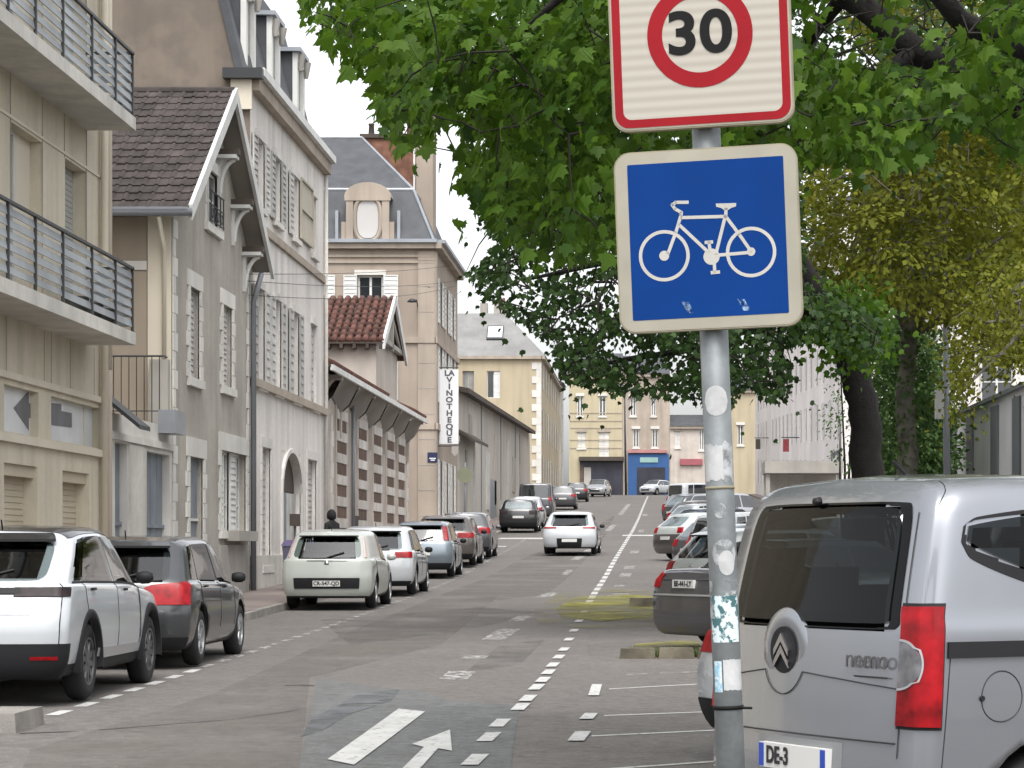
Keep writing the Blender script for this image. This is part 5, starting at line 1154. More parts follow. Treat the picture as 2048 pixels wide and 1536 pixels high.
# --- dark hatchback with big red lights
car('dark_hatchback', 'dark grey hatchback with large red tail lights behind the white crossover', 'car', (-6.05, 29.0, zg(29)), 0, dict(L=4.28, W=1.81, H=1.50, paint=ANTH, r=.325, rim=ALLOY, mir=BLKPL, tl=(.42, .85, 3.28, 4.95), slash=True, rglass=CARGP, bumper=(.9, 1.9, 1.0), c=dict(belt=.93, yt0=.6, hb=.98, hn=.75, tip=.1), rwv=(5.08, 5.93), pv=2.6))
# --- cream-white small hatchback
def fiat_extra(t, sh): pass
car('cream_hatchback', 'cream white small hatchback with dark bumper insert parked mid-left', 'car', (-5.95, 46.2, zg(46.2)), 0, dict(L=4.06, W=1.69, H=1.49, paint=PEARL, r=.30, rim=ALLOY, rglass=CARGP, glass=CARGP, tl=(.97, .34, 5.1, 5.85), tlm=M('pink_lens', (.42, .32, .31), .15, var=.2, coat=1, world=False), insert=(2.05, 2.95, .8), reardoor=False, quarter=False, c=dict(belt=.89, yt0=.45, hb=.95, hn=.74, tip=.05), rwv=(5.1, 5.9), rwt=.9, pv=2.5, ptxt='CR-547-QD', hl=[(4.0, -.5, .5)]))
car('white_hatchback', 'white hatchback parked directly ahead of the cream white one', 'car', (-5.92, 53.2, zg(53.2)), 0, dict(L=4.3, W=1.79, H=1.50, paint=WHT, r=.32, glass=CARGP, rglass=CARGL, tl=(.62, .6, 3.55, 4.3), bumper=(.9, 1.7, .8), mir=BLKPL, c=dict(belt=.91, yt0=.55), rwv=(5.1, 5.92)))
car('blue_grey_hatchback', 'blue grey hatchback with high red lights beside the pinkish stone hall', 'car', (-5.98, 64.6, zg(64.6)), 0, dict(L=4.06, W=1.69, H=1.49, paint=BLUG, r=.30, rglass=CARGP, tl=(.84, .3, 5.12, 5.88), bumper=(.9, 2.0, .8), c=dict(belt=.90, yt0=.42), rwv=(5.1, 5.9), rwt=.8, mir=BLKPL))
car('grey_estate', 'dark grey estate car with wide red lights ahead of the blue grey hatchback', 'car', (-6.02, 72.3, zg(72.3)), 0, dict(L=4.6, W=1.82, H=1.50, paint=BRWN, r=.33, glass=CARGP, rglass=CARGP, tl=(.5, .7, 3.5, 4.3), bumper=(.9, 1.9, .8), c=dict(belt=.95, yt0=.5), mir=BLKPL))
car('grey_hatchback', 'grey hatchback ahead of the dark grey estate car', 'car', (-5.95, 78.6, zg(78.6)), 0, dict(L=4.2, W=1.76, H=1.48, paint=DKGR, r=.31, tl=(.62, .6, 3.4, 4.4), bumper=(.9, 1.9, .8), c=dict(belt=.95)), lod=0)
car('black_hatchback', 'black hatchback parked left of the moving white car', 'car', (-5.95, 110.5, zg(110.5)), 0, dict(L=4.2, W=1.78, H=1.50, paint=BLK, r=.32, rglass=CARGP, tl=(.62, .6, 3.4, 4.4), tlm=SMOKE, bumper=(.9, 2.2, .8), c=dict(belt=.95)), lod=0)
car('silver_hatchback', 'pale silver hatchback half hidden behind the black hatchback', 'car', (-6.0, 117.5, zg(117.5)), 0, dict(L=4.2, W=1.78, H=1.53, paint=SILV, r=.32, tl=(.7, .5, 3.4, 4.4), c=dict(belt=.95)), lod=0)
car('dark_panel_van', 'dark grey panel van parked up the hill on the left', 'van', (-6.25, 133, zg(133)), 0, dict(L=5.0, W=1.95, H=2.0, paint=DKGR, r=.34, tl=(.88, .2, 3.6, 5.2), quarter=False, reardoor=False, c=dict(belt=1.1, yt0=.12, tip=.04, hb=1.2, hn=.9, rw=.85, cowl=.84, wsx=.7)), lod=0)
car('dark_grey_hatchback', 'dark grey hatchback just beyond the dark panel van', 'car', (-5.75, 160, zg(160)), 0, dict(L=4.2, W=1.8, H=1.55, paint=DKGR, r=.32, tl=(.7, .5, 3.4, 4.4), c=dict(belt=.97)), lod=0)
car('black_car', 'small black car near the crest on the left side', 'car', (-5.7, 188, zg(188)), 0, dict(L=4.2, W=1.76, H=1.5, paint=BLK, r=.31, tl=(.7, .5, 3.4, 4.4), c=dict(belt=.95)), lod=0)
car('silver_car', 'silver car facing downhill at the crest in front of the dark shop', 'car', (-4.6, 214, zg(214)), R(172), dict(L=4.2, W=1.76, H=1.55, paint=SILV, r=.31, tl=(.7, .5, 3.4, 4.4), c=dict(belt=.95)), lod=0)
# --- moving white car
def mov_extra(t, sh): skin(sh.tail(np.linspace(1.2, 2.75, 6), np.linspace(-.52, .52, 10)), .016, 'bumper_insert', BLKPL, t)
car('white_hatchback', 'white hatchback driving uphill in the traffic lane', 'car', (-2.62, 81.8, zg(81.8)), R(-1.5), dict(L=4.26, W=1.80, H=1.45, paint=WHT, r=.325, rglass=CARGP, tl=(.55, .5, 3.75, 4.1), bumper=(.9, 1.35, .7), mir=BLKPL, c=dict(belt=.90, yt0=.62, tip=.1), rwv=(5.08, 5.93), extra={'m': mov_extra}, pv=2.45))
# --- right-hand row, parked at a slant
YW = R(-58); fwd = Vector((math.sin(-YW), math.cos(YW), 0)); rgt = Vector((math.cos(YW), -math.sin(-YW), 0))
def slant(px, Y, L, W_): # rear-left corner seen at pixel px, depth Y
    c = Vector(((px - CX) / F * Y, Y, 0)) + rgt * (W_ / 2) + fwd * (L / 2); return (c.x, c.y, zg(Y + .6))
car('white_hatchback', 'white hatchback hidden behind the silver van and sign post', 'car', slant(1380, 16.6, 4.0, 1.72), YW, dict(L=4.0, W=1.72, H=1.3, paint=WHT, r=.31, tl=(.7, .5, 3.5, 4.6), bumper=(.8, 2.3, .7), c=dict(belt=.86, hb=.88, hn=.65)))
# saloon: deck at the back like a short bonnet
def saloon_ctrl(L, W_, Ht):
    C = hatch_ctrl(L, W_, Ht, belt=.94, yt0=.95, hb=.98, hn=.74, tip=.05); w = W_ / 2; o = -L / 2
    deck = lambda y, wf, z, be: [(0, o + y + (.25 if y < .05 else 0), .2), (.84 * w * wf, o + y + (.1 if y < .05 else 0), .2), (.975 * w * wf, o + y, .37), (w * wf, o + y, .62), (.965 * w * wf, o + y + .04, be), (.92 * w * wf, o + y + .05, be + .03), (.8 * w * wf, o + y + .06, z), (.6 * w * wf, o + y + .06, z + .012), (0, o + y + .06, z + .02)]
    return [deck(0, .88, .99, .9), deck(.12, .98, 1.03, .93), deck(.55, 1, 1.04, .94)] + [[(p[0], o + (1.25 if j > 5 else .9), p[2]) for j, p in enumerate(C[2])]] + C[3:]
def saloon(name, label, loc, yaw, pm_, txt=None):
    L, W_, Ht = 4.6, 1.8, 1.44; t = T(name, label, 'car', loc, yaw); sh = Shell(saloon_ctrl(L, W_, Ht), .05); r = .32; ax = [-L / 2 + 1.0, L / 2 - .9]
    b = sh.body(57, 41, 'body', pm_, t); arches(b, ax, r + .055, W_); fin(b, [pm_, BLKPL], ax, r + .055)
    for y in ax:
        for s in (1, -1): wheel(t, (s * (W_ / 2 - .115), y, r), r, s)
    panes = []
    for s in (1, -1):
        panes += [(sh.side(np.linspace(3.05, 3.95, 9), np.linspace(5.1, 5.9, 7), s), 'side_window'), (sh.side(np.linspace(4.03, 5.72, 10), np.linspace(5.1, 5.88, 7), s), 'side_window')]
        skin(sh.wrap(s, .80, .6, np.linspace(3.55, 5.75, 9)), .012, 'tail_light', REDL, t); skin(sh.wrap(s, .55, .5, np.linspace(3.6, 4.3, 6), front=True), .01, 'headlight', CLRL, t)
    for a, b_, nm in ((2.1, 2.9, 'rear_window'), (5.08, 5.9, 'windscreen')):
        panes.append((np.concatenate([sh.side(np.linspace(a, b_, 10), np.linspace(6.35, 8, 7), -1), sh.side(np.linspace(a, b_, 10), np.linspace(8, 6.35, 7)[1:], 1)], 1), nm))
    for P, nm in panes: skin(P, .006, nm, SEEG, t)
    open_glass(b, [p[0] for p in panes]); cabin(t, L, W_, .32, .12, -.72)
    skin(sh.tail(np.linspace(3.25, 3.32, 3), np.linspace(-.96, .96, 12)), .012, 'bumper_strip', SILV, t); skin(sh.tail(np.linspace(4.0, 4.1, 3), np.linspace(-.75, .75, 12)), .006, 'boot_gap', SEAM, t)
    skin(sh.tail(np.linspace(1.0, 2.6, 5), np.linspace(-.97, .97, 12)), .01, 'bumper', DKGR, t)
    plate_at(sh, t, 3.72, txt); add_mirrors(t, W_, -L / 2 + L * .655, 1.0, BLKPL)
    return t
c = slant(1297, 31.6, 4.6, 1.8)
saloon('grey_saloon', 'dark grey saloon parked at a slant left of the sign post', c, YW, DKGR, 'BE-441-LY')
car('silver_hatchback', 'pale silver hatchback parked next to the dark grey saloon', 'car', slant(1322, 39.5, 4.1, 1.75), YW, dict(L=4.1, W=1.75, H=1.56, paint=LGRN, r=.31, glass=CARGP, rglass=CARGP, tl=(.75, .5, 3.5, 5.0), bumper=(.9, 1.8, .8), c=dict(belt=.97, yt0=.5)))
car('pale_blue_hatchback', 'pale hatchback with dark plum bumper further along the right bays', 'car', slant(1303, 76, 4.1, 1.76), YW, dict(L=4.1, W=1.76, H=1.5, paint=LGRN, r=.31, rglass=CARGP, tl=(.75, .5, 3.5, 5.0), bumper=(.9, 3.4, .8), bmat=BRWN, c=dict(belt=.98, yt0=.55)), lod=0)
car('white_roof_people_carrier', 'white roofed people carrier with dark rear glass left of the sign post', 'car', slant(1362, 58, 4.4, 1.85), YW, dict(L=4.4, W=1.85, H=1.78, paint=WHT, r=.33, tl=(.85, .4, 3.6, 5.4), bumper=(.9, 1.9, .8), c=dict(belt=1.05, yt0=.3, hb=1.1, hn=.82)), lod=0)
car('dark_hatchback', 'dark hatchback with maroon lights high up the right bays', 'car', slant(1330, 104, 4.2, 1.78), YW, dict(L=4.2, W=1.78, H=1.52, paint=BRWN, r=.32, tl=(.5, .5, 3.5, 4.4), c=dict(belt=.96)), lod=0)
car('white_minivan', 'white van high up the right bays below the dull red sign', 'van', slant(1330, 136, 4.9, 1.9), YW, dict(L=4.9, W=1.9, H=1.98, paint=WHT, r=.34, tl=(.88, .2, 3.6, 5.2), c=dict(belt=1.1, yt0=.14, tip=.04, hb=1.2, hn=.9, rw=.83)), lod=0)
car('silver_minivan', 'silver people carrier high on the right just beyond the dark hatchback', 'car', slant(1368, 112, 4.5, 1.85), YW, dict(L=4.5, W=1.85, H=1.75, paint=SILV, r=.33, tl=(.85, .4, 3.6, 5.4), c=dict(belt=1.05, yt0=.35)), lod=0)
car('white_car', 'tiny white car at the crest in front of the blue shop', 'car', (.55, 236, zg(236)), R(150), dict(L=4.0, W=1.72, H=1.5, paint=WHT, r=.31, tl=(.7, .5, 3.4, 4.4), c=dict(belt=.95)), lod=0)

NAVYP = paint('navy', (.02, .028, .05), .3)
for Yc, pxc, pt, H_, lb in ((46, 1349, ANTH, 1.5, 'charcoal hatchback just beyond the pale silver hatchback in the right bays'), (52, 1352, BLUG, 1.55, 'blue grey hatchback between the charcoal one and the white roofed people carrier'), (66, 1340, DKGR, 1.48, 'dark grey hatchback just beyond the white roofed people carrier'), (86, 1330, NAVYP, 1.5, 'navy hatchback two places beyond the dark grey hatchback on the right'), (95, 1327, SILV, 1.52, 'silver hatchback beside the navy one in the right bays'), (121, 1322, ANTH, 1.55, 'charcoal car below the white van on the right'), (128, 1321, DKGR, 1.5, 'dark grey car directly in front of the white van on the right')):
    car('parked_hatchback', lb, 'car', slant(pxc, Yc, 4.1, 1.75), YW, dict(L=4.1, W=1.75, H=H_, paint=pt, r=.31, rglass=CARGP, tl=(.72, .5, 3.4, 4.6), bumper=(.9, 1.8, .8), c=dict(belt=.92, yt0=.5)), group='cars parked at a slant on the right', lod=0)
# --- the silver van beside the sign post
def silver_van():
    L, W_, Ht = 3.86, 1.70, 1.81; YN = R(-60); f = Vector((.866, .5, 0)); rc = Vector((.68, 10.5, 0)); c = rc + f * L / 2
    t = T('silver_van', 'silver tall compact van with red tail lights beside the sign post', 'van', (c.x, c.y, zg(11)), YN)
    w = W_ / 2; o = -L / 2
    VS = paint('van_silver', (.26, .272, .298), .6, .27)
    def row(y, wf, zb, lean, top, rw, dy6, belt=1.12):
        return [(0, o + y + .28 * lean, zb), (.86 * w * wf, o + y + .10 * lean, zb), (.985 * w * wf, o + y + .0, zb + .2), (w * wf, o + y + .02 * lean, .78), (.992 * w * wf, o + y + .05 * lean, belt), (.975 * w * wf, o + y + .06 * lean, belt + .07), (rw, o + y + dy6, top - .13), (rw - .13, o + y + dy6 + .07 * (lean > 0), top - .03), (0, o + y + dy6 + .09 * (lean > 0), top)]
    C = [row(0, .915, .24, 1, Ht - .035, .71, .17), row(.10, .985, .24, .7, Ht - .02, .755, .17), row(.7, 1, .22, 0, Ht - .005, .775, .02), row(1.55, 1, .22, 0, Ht, .78, 0), row(2.25, 1, .22, 0, Ht - .02, .76, -.15)]
    hc = hatch_ctrl(L, W_, Ht, belt=1.0, hb=1.1, hn=.86, zb=.22, cowl=.78)
    C += hc[5:]
    sh = Shell(C, .045, .1); r = .30; ax = [o + .67, o + 3.18]
    b = sh.body(70, 57, 'body', VS, t, 15); arches(b, ax, r + .06, W_); fin(b, [VS, BLKPL], ax, r + .06)
    for y in ax:
        for s in (1, -1): wheel(t, (s * (w - .115), y, r), r, s)
    # rear window: tall, dark, rounded top corners
    RWP = round_patch(sh, 'tail', -.84, .84, 4.05, 6.14, .10, 64); RWI = round_patch(sh, 'tail', -.765, .765, 4.4, 6.0, .14, 22); panes = [RWI]; skin(RWP, .004, 'rear_window_band', VGL, t); rw_ = skin(RWI, .010, 'rear_window', SEED, t)
    m = MB(); p = sh.tail([6.2], [-.1])[0, 0]; m.lathe([(0, 0), (0, .022), (.03, .016), (.03, 0)], 10, 'X'); m.v = [(p[0] + q[1], p[1] - .02 - q[0], p[2] + q[2]) for q in m.v]; m.build('washer_jet', BLKPL, t, True, local=True)
    # brake light recess strip & bottom panel gaps
    def vz(z): # v index of a height on the tail
        vv = np.linspace(1, 8, 3000); return vv[np.argmin(abs(sh.tail(vv, [0.])[0, :, 2] - z))]
    def gap(pts, rad=.0028):
        m = MB(); P = []
        for (a, b_) in zip(pts, pts[1:]):
            for k in np.linspace(0, 1, 9)[:-1]: P.append((a[0] + (b_[0] - a[0]) * k, a[1] + (b_[1] - a[1]) * k))
        P.append(pts[-1]); m.tube([tuple(sh.tail([vz(z)], [tt])[0, 0] + np.array([0, -.004, 0])) for tt, z in P], rad, 4); m.build('panel_gap', SEAM, t, local=True)
    bx, bz = -.2, 1.02          # boss with the badge
    th = [(bx + .22 * math.cos(a), bz - .185 * math.sin(a) - .01) for a in np.linspace(.45, math.pi - .45, 12)]
    gap([(.86, .885)] + [(q[0], q[1] - .0) for q in th] + [(-.86, .885)])
    gap([(.885, 1.62), (.885, .60)]); gap([(.86, .66), (-.86, .66)], .0035)
    m = MB(); c0 = sh.tail([vz(bz)], [bx])[0, 0]; m.lathe([(-.01, .19), (.004, .18), (.010, .15), (.012, .112), (.009, .104), (.009, 0)], 36, 'X'); m.v = [(c0[0] + q[1], c0[1] - q[0] + .006, c0[2] + q[2]) for q in m.v]; boss = m.build('badge_boss', VS, t, True, local=True)
    m = MB(); m.lathe([(.0125, .103), (.014, 0)], 30, 'X'); m.v = [(c0[0] + q[1], c0[1] - q[0], c0[2] + q[2]) for q in m.v]; m.build('badge_disc', BLKPL, boss, True, local=True)
    for dz in (.03, -.022):
        m = MB(); y = c0[1] - .0145; z = c0[2] + dz
        for s in (-1, 1): m.prism([(c0[0], y, z + .045), (c0[0] + s * .058, y, z - .028), (c0[0] + s * .058, y, z - .056), (c0[0], y, z + .008)], (0, -.012, 0))
        m.build('chevron', CHROME, boss, local=True)
    me = text_mesh('nemo', .112, .002, sx=1.15, bold=0.0); me.materials.append(M('badge_grey', (.09, .085, .09), .4, metal=.2, world=False)); p = sh.tail([vz(1.0)], [.62])[0, 0]; k = put('model_lettering', me, t, (p[0], p[1] - .022, p[2])); k.rotation_euler = (R(86), 0, R(3))
    m = MB(); m.box(p[0] - .15, p[0] + .13, p[1] - .013, p[1] - .008, p[2] - .075, p[2] - .068); m.build('lettering_line', SEAM, t, local=True)
    # tail lights wrap the corner
    for s in (1, -1):
        fr_ = skin(sh.wrap(s, .862, .99, np.linspace(vz(.722), vz(1.24), 12), 10, 12), .006, 'tail_light_surround', BLKPL, t)
        P = sh.wrap(s, .872, .93, np.array([vz(z_) for z_ in np.linspace(.735, 1.225, 14)]), 10, 12); tl = skin(P, .018, 'tail_light', REDL, t)
        def lamp(c_, z_, o_): # point on the lamp skin: column along the wrap, height
            q_ = pch(P, [c_])[0]; return pch(q_, [(z_ - .735) / .49 * 13])[0]
        P2 = np.array([[lamp(.3 + 11.5 * p_ * math.sin(a), .985 + .10 * p_ * math.cos(a), 0) for a in np.linspace(.02, math.pi - .02, 14)] for p_ in np.linspace(.03, 1, 7)]); skin(P2, .022, 'lens', CLRL, tl)
        n0 = P[10, 7] - P[8, 7]; m = MB(); rim_ = np.array([[lamp(.3 + 11.5 * p_ * math.sin(a), .985 + .10 * p_ * math.cos(a), 0) for a in np.linspace(0, math.pi, 18)] for p_ in (.97, 1.06)]); skin(rim_, .0235, 'lens_ring', ALLOY, tl)
    # side details: hinge seam, rubbing strip, window, fuel flap, bumper seams
    for s in (1, -1):
        sw = []
        Q = np.array([[sh.side([u], [v], s)[0, 0] for v in np.linspace(5.0 + .52 * max(0, (2.95 - u)) ** .9 * .55 if False else 5.02, 5.78, 8)] for u in np.linspace(1.72, 2.9, 14)])
        pts = []
        for u in np.linspace(1.14, 2.92, 56):
            k = (u - 1.14) / 1.78; lo = 5.56 - .46 * min(1, k * 1.3); hi = 5.78 + .10 * min(1, k * 2.2)
            e = max(0, 1 - k / .08); lo += .06 * e; hi -= .05 * e
            pts.append([sh.side([u], [v], s)[0, 0] for v in np.linspace(lo, hi, 26)])
        skin(np.array(pts), .004, 'window_seal', BLKPL, t)
        pts2 = []
        for u in np.linspace(1.22, 2.87, 18):
            k = (u - 1.14) / 1.78; lo = 5.56 - .46 * min(1, k * 1.3) + .09; hi = 5.78 + .10 * min(1, k * 2.2) - .06
            pts2.append([sh.side([u], [v], s)[0, 0] for v in np.linspace(lo, hi, 8)])
        skin(np.array(pts2), .009, 'side_window', SEED, t); panes.append(np.array(pts2))
        PS = sh.side(np.linspace(3.02, 4.75, 12), np.linspace(5.1, 5.85, 8), s); panes.append(PS); skin(PS, .006, 'side_window', SEEG, t)
        skin(sh.side(np.linspace(1.06, 5.0, 40), np.linspace(3.60, 3.81, 5), s), .014, 'rubbing_strip', BLKPL, t)
        seam(sh, t, [(.42, 7.0), (.40, 6.4), (.18, 6.0)], side=s, w=.0026); seam(sh, t, [(1.12, 3.6), (1.05, 2.4), (1.25, 1.6)], side=s, w=.003)
        seam(sh, t, [(2.96, 6.2), (2.96, 2.0)], side=s, w=.005); seam(sh, t, [(4.6, 5.0), (4.6, 2.0)], side=s, w=.005)
    C1 = [sh.side([1.60 + .15 * math.cos(a)], [3.18 + .27 * math.sin(a)], 1)[0, 0] for a in np.linspace(0, 2 * math.pi, 33)]
    ctr = np.mean(C1, 0); C1 = [sh.side([1.60], [3.28], 1)[0, 0] * 0 + q for q in C1]
    m = MB(); m.tube([tuple(q) for q in C1], .003, 4, cap=False); m.build('fuel_flap', SEAM, t, local=True)
    m = MB(); q = C1[16]; m.lathe([(0, .0), (0, .012), (.01, .012), (.01, 0)], 8, 'X'); m.v = [(q[0] + a[0], q[1] + a[1], q[2] + a[2]) for a in m.v]; m.build('flap_catch', BLKPL, t, local=True)
    # plate recess shade, bumper step, windscreen, lights, mirrors, roof rails
    skin(sh.tail(np.linspace(vz(.50), vz(.64), 4), np.linspace(-.42, .42, 10)), .004, 'plate_recess_shade', M('shadow_grey', (.20, .205, .21), .5, world=False), t)  # no hollow here: the recess shade is the panel's grey colour
    po = plate_at(sh, t, vz(.555), None, .52, .11, .02, bands=True); p = po
    y = sh.tail([vz(.555)], [0.])[0, 0][1] - .02
    me = text_mesh('DE-3', .105, .001, sx=.82, bold=.003); me.materials.append(SEAM); k = put('lettering', me, po, (-.11, y - .0165, .555)); k.rotation_euler = (R(90), 0, 0)
    PW = np.concatenate([sh.side(np.linspace(4.08, 4.9, 10), np.linspace(6.35, 8, 7), -1), sh.side(np.linspace(4.08, 4.9, 10), np.linspace(8, 6.35, 7)[1:], 1)], 1); panes.append(PW); skin(PW, .005, 'windscreen', SEEG, t); open_glass(b, panes); open_glass(t.children[[c.name.split('.')[0] for c in t.children].index('rear_window_band')], [RWI], .02, .1)
    for c_ in [c for c in t.children if c.name.startswith('window_seal')]: open_glass(c_, panes, .02, .1)
    cabin(t, L, W_, .62, .25, -.62)
    for s in (1, -1): skin(sh.wrap(s, .5, .55, np.linspace(3.6, 4.3, 6), front=True), .01, 'headlight', CLRL, t)
    skin(sh.tail(np.linspace(1.0, 1.9, 5), np.linspace(-.95, .95, 12)), .01, 'lower_bumper', BLKPL, t)
    add_mirrors(t, W_, o + 2.6, 1.12, BLKPL)
    m = MB(); m.tube([(0, o + .55, Ht - .02), (0, o + .47, Ht + .05)], .008, 6); m.build('aerial', BLKPL, t, local=True)
    return t
silver_van()
# ---------------------------------------------------------------- road sign post in the foreground
GALV = M('galvanised_steel', (.21, .228, .235), .5, metal=.35, var=.16, vs=9, fine=.2, world=False, bump=.05, bs=60)
SIGNB = M('sign_frame_cream', (.31, .29, .235), .5, var=.08, vs=6, world=False)
SIGNE = M('sign_edge_olive', (.26, .235, .16), .6, var=.15, vs=8, world=False)
RED = M('sign_red', (.27, .010, .016), .6, var=.08, vs=5, spec=.15, world=False)
SBLUE = M('sign_blue', (.0012, .034, .175), .6, var=.06, vs=4, spec=.12, world=False)
SBLACK = M('sign_black', (.009, .009, .009), .7, var=.05, spec=.2, world=False)
def ribbed():
    m = M('ribbed_reflective_white', (.5, .48, .43), .45, var=.0, world=False); t = m.node_tree; N = t.nodes; L = t.links; b = N['Principled BSDF']
    tc = N.new('ShaderNodeTexCoord'); wv = N.new('ShaderNodeTexWave'); wv.bands_direction = 'Z'; wv.inputs['Scale'].default_value = 10.5; wv.inputs['Distortion'].default_value = .25
    L.new(tc.outputs['Object'], wv.inputs[0]); mx = N.new('ShaderNodeMix'); mx.data_type = 'RGBA'; L.new(wv.outputs['Fac'], mx.inputs[0]); mx.inputs[6].default_value = (.35, .325, .275, 1); mx.inputs[7].default_value = (.42, .395, .342, 1); L.new(mx.outputs[2], b.inputs['Base Color']); return m
RIB = ribbed()
SY = 6.8; lean = .0385
def zpx(py): return H + (CY - py) / F * SY
sp_ = T('road_sign_post', 'galvanised post carrying a 30 zone sign above a blue bicycle sign', 'road sign', ((1444.6 - CX) / F * SY + lean * (H - zg(SY)), SY, zg(SY))); sp_.rotation_euler = (0, -lean, 0)
zo = zg(SY); r0 = .0405
m = MB(); m.tube([(0, 0, -.3), (0, 0, zpx(-120) - zo)], r0, 28); post = m.build('post', GALV, sp_, True, local=True)
m = MB(); m.tube([(0, 0, zpx(972) - zo), (0, 0, zpx(978) - zo)], r0 + .0015, 28); m.build('post_joint', SIGNE, sp_, True, local=True)
ps = R(-8); ca, sa = math.cos(ps), math.sin(ps)
def sg(cz, u, v, d): # sign-plane point -> post-local
    d = d + r0 + .025; return (u * ca + d * sa, u * sa - d * ca, cz + v)
def rrect(hw, hh, rad, n=6):
    P = []
    for cx_, cy_, a0 in ((hw - rad, hh - rad, 0), (-hw + rad, hh - rad, 90), (-hw + rad, -hh + rad, 180), (hw - rad, -hh + rad, 270)):
        for k in range(n + 1): a = R(a0 + 90 * k / n); P.append((cx_ + rad * math.cos(a), cy_ + rad * math.sin(a)))
    return P
def plate(cz, pts, d0, d1, name, mat, parent, inner=None):
    m = MB()
    if inner is None: m.prism([sg(cz, u, v, d0) for u, v in pts], Vector(sg(cz, 0, 0, d1)) - Vector(sg(cz, 0, 0, d0)))
    else:
        n = len(pts); A = [sg(cz, *p, d1) for p in pts]; B_ = [sg(cz, *p, d1) for p in inner]; A0 = [sg(cz, *p, d0) for p in pts]; B0 = [sg(cz, *p, d0) for p in inner]
        m.add(A + B_ + A0 + B0, [(i, (i + 1) % n, n + (i + 1) % n, n + i) for i in range(n)] + [(i, 2 * n + i, 2 * n + (i + 1) % n, (i + 1) % n) for i in range(n)] + [(n + i, n + (i + 1) % n, 3 * n + (i + 1) % n, 3 * n + i) for i in range(n)])
    return m.build(name, mat, parent, local=True)
def circle(r, n=56): return [(r * math.cos(2 * math.pi * k / n), r * math.sin(2 * math.pi * k / n)) for k in range(n)]
hw = .257
# upper sign
cz = zpx(79) - zo
pan = plate(cz, rrect(hw, hw, .045), -.028, 0, 'speed_zone_panel', SIGNE, sp_)
plate(cz, rrect(hw - .004, hw - .004, .043), 0, .0012, 'panel_face', SIGNB, pan)
plate(cz, rrect(hw - .009, hw - .009, .04), .0012, .0022, 'red_border', RED, pan, rrect(hw - .032, hw - .032, .024))
plate(cz, rrect(hw - .0315, hw - .0315, .0245), .0013, .0018, 'white_field', RIB, pan)
plate(cz + .003, circle(.149), .0018, .0030, 'red_ring', RED, pan, circle(.107))
for ch, ux in (('3', -.0495), ('0', .0455)):
    me = text_mesh(ch, .166, .0006, bold=.0042, sx=1.12); me.materials.append(SBLACK); o = put('digit', me, pan); o.location = sg(cz, ux, .003, .0032); o.rotation_euler = (R(90), 0, ps)
# lower sign
cz = zpx(482) - zo
pan = plate(cz, rrect(hw + .002, hw - .002, .045), -.03, 0, 'bicycle_panel', SIGNE, sp_)
plate(cz, rrect(hw - .002, hw - .006, .042), 0, .0012, 'panel_face', SIGNB, pan)
plate(cz, rrect(.2205, .2195, .004, 2), .0012, .002, 'blue_field', SBLUE, pan)
K = SY / F
def bp(x, y):   # crop pixel -> sign plane
    px, py = 1200 + x / 3.84 - 1421, 280 + y / 3.84 - 482
    A = np.array([[1, -.035], [-.068, -1.]]); u, v = np.linalg.solve(A, [px, py]); return (u * K, v * K)
bk = None; sym = MB()
def stroke(pts, w):
    Q = [np.array(bp(*p)) for p in pts]
    for a, b in zip(Q, Q[1:]):
        d = (b - a) / (np.linalg.norm(b - a) + 1e-9); n = np.array([-d[1], d[0]]) * w; a2, b2 = a - d * w * .5, b + d * w * .5
        sym.prism([sg(cz, *(a2 + n), .002), sg(cz, *(b2 + n), .002), sg(cz, *(b2 - n), .002), sg(cz, *(a2 - n), .002)], Vector(sg(cz, 0, 0, .0028)) - Vector(sg(cz, 0, 0, .002)))
def annul(c, ro, ri):
    c = np.array(bp(*c)); n = 44
    o_ = [sg(cz, c[0] + ro * math.cos(t), c[1] + ro * math.sin(t), .0026) for t in np.linspace(0, 2 * math.pi, n + 1)]; i_ = [sg(cz, c[0] + ri * math.cos(t), c[1] + ri * math.sin(t), .0026) for t in np.linspace(0, 2 * math.pi, n + 1)]
    sym.grid([o_, i_])
kk = K / 3.84; w_ = 12.5 * kk
annul((515, 910), 196 * kk, 170 * kk); annul((1180, 873), 192 * kk, 166 * kk); annul((515, 910), 38 * kk, 0.0001); annul((1180, 870), 32 * kk, .0001); annul((878, 912), 62 * kk, .0001)
for s in ([(515, 910), (545, 890), (605, 730), (645, 600)], [(645, 600), (648, 578), (600, 552), (578, 522), (605, 502), (698, 500)], [(648, 618), (978, 605)], [(628, 670), (860, 885)], [(985, 600), (912, 890)], [(988, 605), (1090, 740), (1180, 868)], [(905, 902), (1185, 875)], [(988, 610), (990, 545)], [(858, 800), (868, 870)], [(832, 805), (884, 800)], [(898, 940), (902, 1030)], [(878, 1034), (936, 1028)]): stroke(s, w_ if len(s) > 1 else w_)
sym.prism([sg(cz, *bp(*p), .002) for p in ((912, 508), (1068, 502), (1066, 528), (1030, 540), (1005, 556), (975, 556), (950, 540), (915, 532))], Vector(sg(cz, 0, 0, .0028)) - Vector(sg(cz, 0, 0, .002)))
sym.build('bicycle_symbol', M('sign_symbol_white', (.42, .41, .38), .45, var=.06, vs=9, world=False), pan, local=True)
SCUFF = M('pale_scuff', (.25, .38, .58), .6, var=.3, vs=40, world=False, alpha_noise=(55, .42, .6))
for x, y in ((690, 1300), (1118, 1272)): plate(cz, [(bp(x + a, y + b)) for a, b in ((-45, -42), (10, -40), (48, 30), (40, 46), (5, 48))], .002, .0026, 'scuff_mark', SCUFF, pan)
